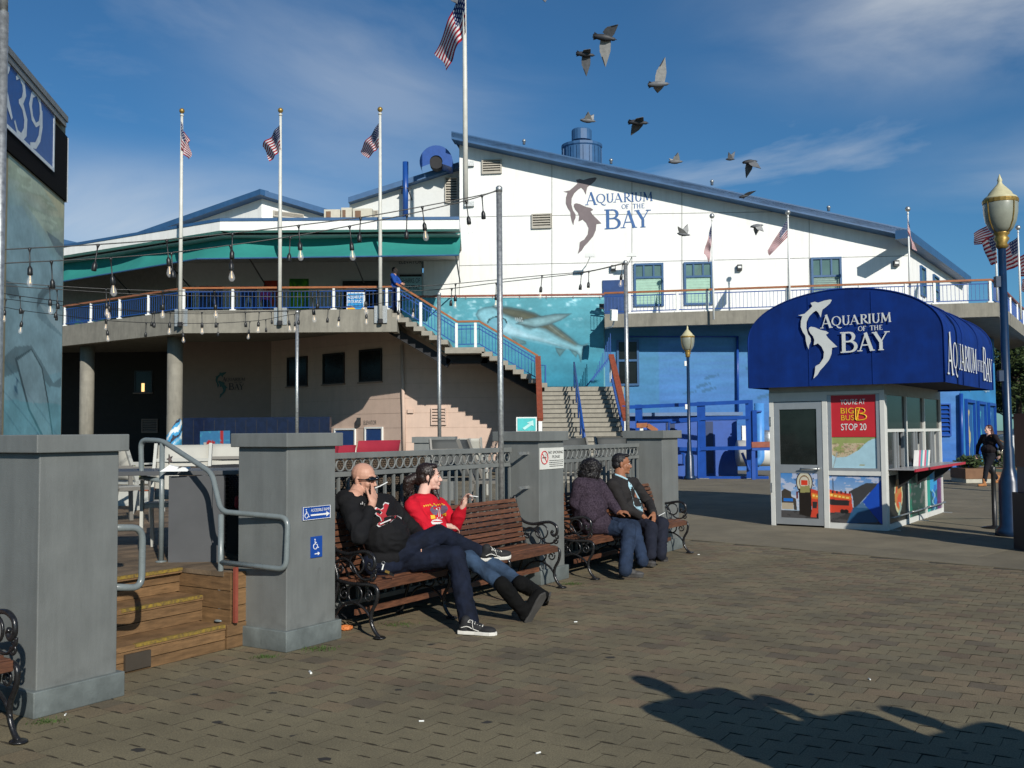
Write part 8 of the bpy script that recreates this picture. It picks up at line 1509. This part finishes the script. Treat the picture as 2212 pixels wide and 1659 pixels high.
l0 = V((W(365, 1000, 8.0).x, 8.0, ZK)); MB().pbox(l0, e * .42, nb * .05, up * .70).build('leg_panel', darkt, tb_); MB().pbox(l0 + e * .36 - nb * .04, e * .09, nb * .05, up * .70).build('leg', darkt, tb_); MB().pbox(V((pa.x, pa.y + .2, ZK)) - e * .6, e * .09, nb * .09, up * .70).build('leg', darkt, tb_)
nk = MB(); p_ = PSs(562 * .0 + 572, 1036, 1.0); 
for x0, hgt in ((566, .05), (640, .03)):
    q = W(x0 * .0 + (345 + (x0 - 566) * .35), 1010, 7.9); q.z = 1.302; nk = MB(); nk.prism([q, q + V((.12, .02, 0)), q + V((.13, .06, .03)), q + V((.06, .05, hgt))], (0, .03, .004)); tag(nk.build('napkin', whitep, None, loc=q), ('folded white napkin on the dark terrace table' if hgt > .04 else 'small flat white napkin lying on the dark terrace table'), 'napkin')
rattan = P('brown_rattan', (.035, .024, .016), .6, vs=70, col2=(.17, .125, .085), bump=.6, bs=160, stretch=(1, 1, 1.6)); cush = P('crimson_cushion', (.30, .012, .03), .8, var=.1, vs=5, bump=.2, bs=200)
def weave(M, a, c, name, par, pitch=.035):
    """basket work: real over-under strands on the outer faces"""
    o = MB(M).box(a, c).build(name, P('rattan_core', (.012, .009, .007), .8), par); m = MB(M); x0, y0, z0 = a; x1, y1, z1 = c; nx = int((x1 - x0) / pitch); nz = int((z1 - z0) / (pitch * .55))
    for j in range(nz):
        z = z0 + (z1 - z0) * (j + .5) / nz
        for i in range(nx): x = x0 + (x1 - x0) * (i + .5 * (j % 2)) / nx; m.box((x, y0 - .010, z - pitch * .2), (min(x1, x + pitch * .62), y0 - .001, z + pitch * .2))
    ny = int((y1 - y0) / pitch)
    for j in range(nz):
        z = z0 + (z1 - z0) * (j + .5) / nz
        for i in range(ny): y = y0 + (y1 - y0) * (i + .5 * (j % 2)) / ny; m.box((x0 - .010, y, z - pitch * .2), (x0 - .001, min(y1, y + pitch * .62), z + pitch * .2))
    tag(m.build('weave', rattan, o), kind='stuff'); return o
sf = thing('rattan_sofa', 'brown rattan sofa with its back against the first fence', 'sofa', fr(3.0, 1.1, ZK)); weave(FR, (2.15, .72, ZK), (3.98, .84, 1.38), 'back', sf); MB(FR).box((2.15, .84, ZK), (3.98, 1.5, ZK + .38)).build('seat', P('rattan_core', (.012, .009, .007), .8), sf); MB(FR).box((2.2, .86, ZK + .38), (3.92, 1.48, ZK + .50)).build('seat_cushion', cush, sf, bevel=.03)
def cushion(t, s, z, w_, h_, tilt, lab):
    o = Bd(); R = Rf @ Matrix.Rotation(tilt, 3, 'X'); c = fr(t, s, z)
    vs = []; n_ = 12; m = MB()
    for side in (1, -1):
        ids = [[m.pt(c + R @ V(((i / n_ * 2 - 1) * w_ / 2 * (1 - .06 * (1 - abs(j / n_ * 2 - 1)) ** 2), side * .075 * max(0, (1 - (i / n_ * 2 - 1) ** 4) * (1 - (j / n_ * 2 - 1) ** 4)) ** .6, (j / n_ * 2 - 1) * h_ / 2))) for i in range(n_ + 1)] for j in range(n_ + 1)]
        for j in range(n_):
            for i in range(n_): f = (ids[j][i], ids[j][i + 1], ids[j + 1][i + 1], ids[j + 1][i]); m.fc(f if side < 0 else f[::-1])
    tag(m.build('cushion', cush, None, True, loc=c), lab, 'cushion', 'crimson cushions on the rattan sofa')
cushion(2.62, .93, 1.345, .62, .42, .2, 'crimson cushion next to the ramp sign pillar, above the bald man'); cushion(3.02, 1.02, 1.31, .4, .38, .35, 'crimson cushion tucked between the two larger ones'); cushion(3.50, .95, 1.335, .62, .40, .25, 'crimson cushion right above the woman in red')
ra = thing('rattan_armchair', 'tall rattan armchair side behind the handrail of the steps', 'armchair', G(508, 1187, ZK)); q = G(490, 1187, ZK); t_, s_ = (q - O).dot(EU), (q - O).dot(EV); weave(FR, (t_, s_, ZK + .02), (t_ + .7, s_ + .7, ZK + .74), 'frame', ra)
# planters
leafm = P('yellow_green_leaf', (.10, .13, .015), .6, vs=20, col2=(.20, .22, .03)); leafd = P('dark_green_leaf', (.02, .035, .008), .6, vs=12, col2=(.055, .085, .02))
def leaves(c, r, n_, size, mat, name, par, seed=1):
    rn = random.Random(seed); m = MB()
    for _ in range(n_):
        d = V((rn.gauss(0, 1), rn.gauss(0, 1), rn.gauss(0, 1))).normalized() * rn.random() ** .4; p = V(c) + V((d.x * r[0], d.y * r[1], d.z * r[2])); a = V((rn.uniform(-1, 1), rn.uniform(-1, 1), rn.uniform(-.4, 1))).normalized(); b_ = a.orthogonal().normalized(); l = size * rn.uniform(.6, 1.3)
        i = [m.pt(p), m.pt(p + a * l * .5 + b_ * l * .22), m.pt(p + a * l), m.pt(p + a * l * .5 - b_ * l * .22)]; m.fc(i)
    return tag(m.build(name, mat, par), kind='stuff')
q = onT(283, 14.5); pl = thing('planter_box', 'white planter with red rim and yellow-green plants far back left of the handrail', 'planter', q); MB().box(q + V((-.35, -.1, 0)), q + V((.35, .3, .22))).build('box', chw, pl); MB().box(q + V((-.37, -.12, .22)), q + V((.37, .32, .26))).build('rim', P('terracotta_rim', (.35, .08, .03), .7), pl); leaves(q + V((0, .1, .42)), (.34, .18, .16), 260, .10, leafm, 'foliage', pl)
q = G(2138, 1043); pl = thing('planter_box', 'long wooden planter on a pale base with a low green shrub by the walking woman', 'planter', q); c_ = q + V((.0, .6, 0)); MB().box(q + V((-.70, 0, .12)), q + V((1.6, 1.0, .42))).build('box', P('planter_wood', (.13, .06, .025), .7, vs=5, col2=(.2, .10, .045)), pl); MB().box(q + V((-.68, .02, 0)), q + V((1.58, .98, .118))).build('plinth', P('pale_plinth', (.42, .40, .33), .8), pl); leaves(c_ + V((-.28, 0, .58)), (.42, .4, .22), 700, .13, leafd, 'foliage', pl, 3); leaves(c_ + V((.9, 0, .62)), (.6, .4, .3), 700, .13, leafd, 'foliage', pl, 4)

# ================================================================== RIGHT EDGE
g = G(2149, 1141); o = thing('queue_post', 'black queue barrier post with round base to the right of the kiosk', 'barrier', g); MB().lathe([(.19, 0), (.19, .015), (.06, .04), (.036, .05), (.036, .86), (.042, .87), (.042, .97), (.03, .985)], g, 18).build('post', black, o, True); MB().beam(g + up * .93, g + V((1.6, .2, .80)), .004, .05).build('belt', P('dark_green_belt', (.02, .04, .03), .7), o)
Pc = V((W(2184, 1000, 13.05).x, 12.6, 0)); ds = thing('display_case', 'brown framed display case above a dark blue cabinet, cut off at the right edge', 'display case', Pc + V((.5, 0, 0))); brn = P('case_red_brown', (.085, .022, .012), .45, var=.2); zt_ = W(2181, 893, 12.6).z; zm = W(2181, 1010, 12.6).z
MB().box(Pc + V((0, .0, zm)), Pc + V((.07, .35, zt_))).box(Pc + V((.07, 0, zt_ - .07)), Pc + V((1.1, .35, zt_))).box(Pc + V((.07, 0, zm)), Pc + V((1.1, .35, zm + .07))).build('frame', brn, ds); MB().box(Pc + V((.07, .22, zm + .07)), Pc + V((1.1, .26, zt_ - .07))).build('back', dark, ds)
MB().box(Pc + V((.05, .0, .75)), Pc + V((1.1, .4, zm - .004))).build('cabinet', bluepole, ds); MB().box(Pc + V((.0, -.02, 0)), Pc + V((1.1, .45, .75))).build('base', P('near_black_navy', (.006, .008, .014), .5), ds)
# a tree and its neighbours beyond the building at the right
def tree(x, Y, h, r, lab, seed):
    g = W(x, 930, Y); g.z = 0; o = thing('tree', lab, 'tree', g, 'trees beyond the building at the right'); rn = random.Random(seed); m = MB(); m.tube([g, g + V((.1, 0, h * .5)), g + V((0, .2, h * .8))], [.22, .16, .06], 8)
    for k in range(8): a = k * 2.4; z = h * (.4 + .05 * k); m.tube([g + up * z, g + V((cos(a) * r * .6, sin(a) * r * .6, z + r * .4))], [.07, .02], 5)
    m.build('trunk', P('bark', (.06, .045, .03), .9), o, True); mm = MB()
    for k in range(16):
        a = k * 2.4; c = g + V((cos(a) * r * .6 * rn.random() ** .5, sin(a) * r * .6, h * (.5 + .45 * rn.random()))); 
        for _ in range(420):
            d = V((rn.gauss(0, 1), rn.gauss(0, 1), rn.gauss(0, .8))).normalized() * rn.random() ** .33 * r * .42; p = c + d; a1 = V((rn.uniform(-1, 1), rn.uniform(-1, 1), rn.uniform(-.6, .8))).normalized(); b_ = a1.orthogonal().normalized(); l = .26 * rn.uniform(.6, 1.3); i = [mm.pt(p), mm.pt(p + a1 * l * .5 + b_ * l * .24), mm.pt(p + a1 * l), mm.pt(p + a1 * l * .5 - b_ * l * .24)]; mm.fc(i)
    tag(mm.build('crown', leafd, o), kind='stuff')
tree(2200, 58, 7.4, 2.4, 'dark green tree showing under the balcony at the right edge', 3); tree(2240, 64, 9.0, 3.0, 'taller dark tree cut off by the right edge', 5); tree(2178, 70, 5.2, 2.0, 'low dark tree behind the corner of the blue building', 8)
vn_ = thing('parked_van', 'pale van parked far off under the trees at the right edge', 'van', W(2215, 1000, 50)); q = G(2188, 1000, 0); q = V((W(2185, 950, 50).x, 50, 0)); 
bv_ = MB(); bv_.prism([q + V(p) for p in ((0, 0, .35), (0, 0, 1.2), (.9, 0, 1.35), (1.5, 0, 2.2), (5.0, 0, 2.25), (5.2, 0, .35))], (0, 1.9, 0)); bv_.build('body', P('van_pale_paint', (.5, .52, .54), .3), vn_, bevel=.05); MB().prism([q + V(p) for p in ((1.0, -.01, 1.4), (1.55, -.01, 2.05), (2.3, -.01, 2.05), (2.3, -.01, 1.4))], (0, .005, 0)).prism([q + V(p) for p in ((2.5, -.01, 1.4), (2.5, -.01, 2.05), (4.8, -.01, 2.05), (4.8, -.01, 1.4))], (0, .005, 0)).build('window', glassd, vn_)
for xx in (.9, 4.2): MB().lathe([(.34, 0), (.34, .22)], q + V((xx, -.05, .34)), 18, ax=(0, 1, 0)).build('wheel', black, vn_)

# ================================================================== SMALL THINGS ON THE GROUND
m = Bd(); q = G(745, 1362); m.ell(q + V((0, 0, .022)), (.05, .035, .022)); m.ell(q + V((.03, .01, .02)), (.035, .03, .018)); on = thing('crumpled_wrapper', 'crumpled orange wrapper on the ground at the foot of the ramp sign pillar', 'wrapper', q); skinmesh(m, 'paper', P('orange_paper', (.50, .15, .035), .7), on, .005, 1, (.008, 40))
for k, (x, y) in enumerate(((672, 1456), (1507, 1199), (1158, 1630), (140, 1547), (1880, 1470), (905, 1560), (1240, 1345))):
    q = G(x, y); a = random.random() * 3; l = .028 if k else .05; lab = ('flat scrap of white paper on the pavers near the ramp sign pillar', 'cigarette end on the ground right of the second bench', 'pale cigarette end near the bottom middle of the square', 'cigarette end at the foot of the nearest pillar', 'cigarette end on the open pavers in front of the kiosk', 'cigarette end on the pavers below the bald man\'s shoe', 'cigarette end on the ground under the end of the long bench')[k]
    tag(MB().tube([q + V((0, 0, .006)), q + V((cos(a) * l, sin(a) * l, .006))], .0045 if k else .008, 6).build('cigarette_end' if k else 'paper_scrap', whitep, None, loc=q), lab, 'litter', 'litter on the square')
def tuft(x, y, n_, sp, lab):
    q = G(x, y); m = MB(); rn = random.Random(int(x))
    for _ in range(n_):
        p = q + V((rn.gauss(0, sp), rn.gauss(0, sp * .6), -.004)); a = rn.random() * 6.28; l = rn.uniform(.012, .035); d = V((cos(a) * l * .9, sin(a) * l * .9, l * .8)); s_ = V((-sin(a), cos(a), 0)) * .0035; i = [m.pt(p - s_), m.pt(p + s_), m.pt(p + d)]; m.fc(i)
    tag(m.build('grass_tuft', P('weed_green', (.05, .09, .015), .7, vs=30), None, loc=q), lab, 'grass', 'weeds in the joints', kind='stuff')
tuft(572, 1420, 160, .05, 'low green weeds in the joint before the ramp sign pillar'); tuft(690, 1402, 220, .07, 'green weeds at the right foot of the ramp sign pillar'); tuft(1235, 1262, 160, .06, 'weeds at the foot of the no smoking pillar'); tuft(100, 1560, 120, .05, 'weeds at the foot of the nearest pillar'); tuft(860, 1350, 160, .08, 'weeds under the long bench')
for k, (x, y, r_) in enumerate(((935, 1392, .05), (420, 1500, .035), (470, 1560, .04), (590, 1497, .035), (300, 1620, .05), (640, 1590, .04), (1050, 1560, .045), (860, 1490, .035), (1320, 1420, .05), (240, 1500, .035), (1750, 1500, .035), (700, 1640, .045))):
    q = G(x, y); m = MB(); rn = random.Random(k); m.prism([q + V((cos(a * .7) * r_ * rn.uniform(.6, 1), sin(a * .7) * r_ * rn.uniform(.4, .8), .0008)) for a in range(9)], (0, 0, -.0006)); tag(m.build('gum_stain', P('old_gum', (.03, .026, .02), .8), paving))
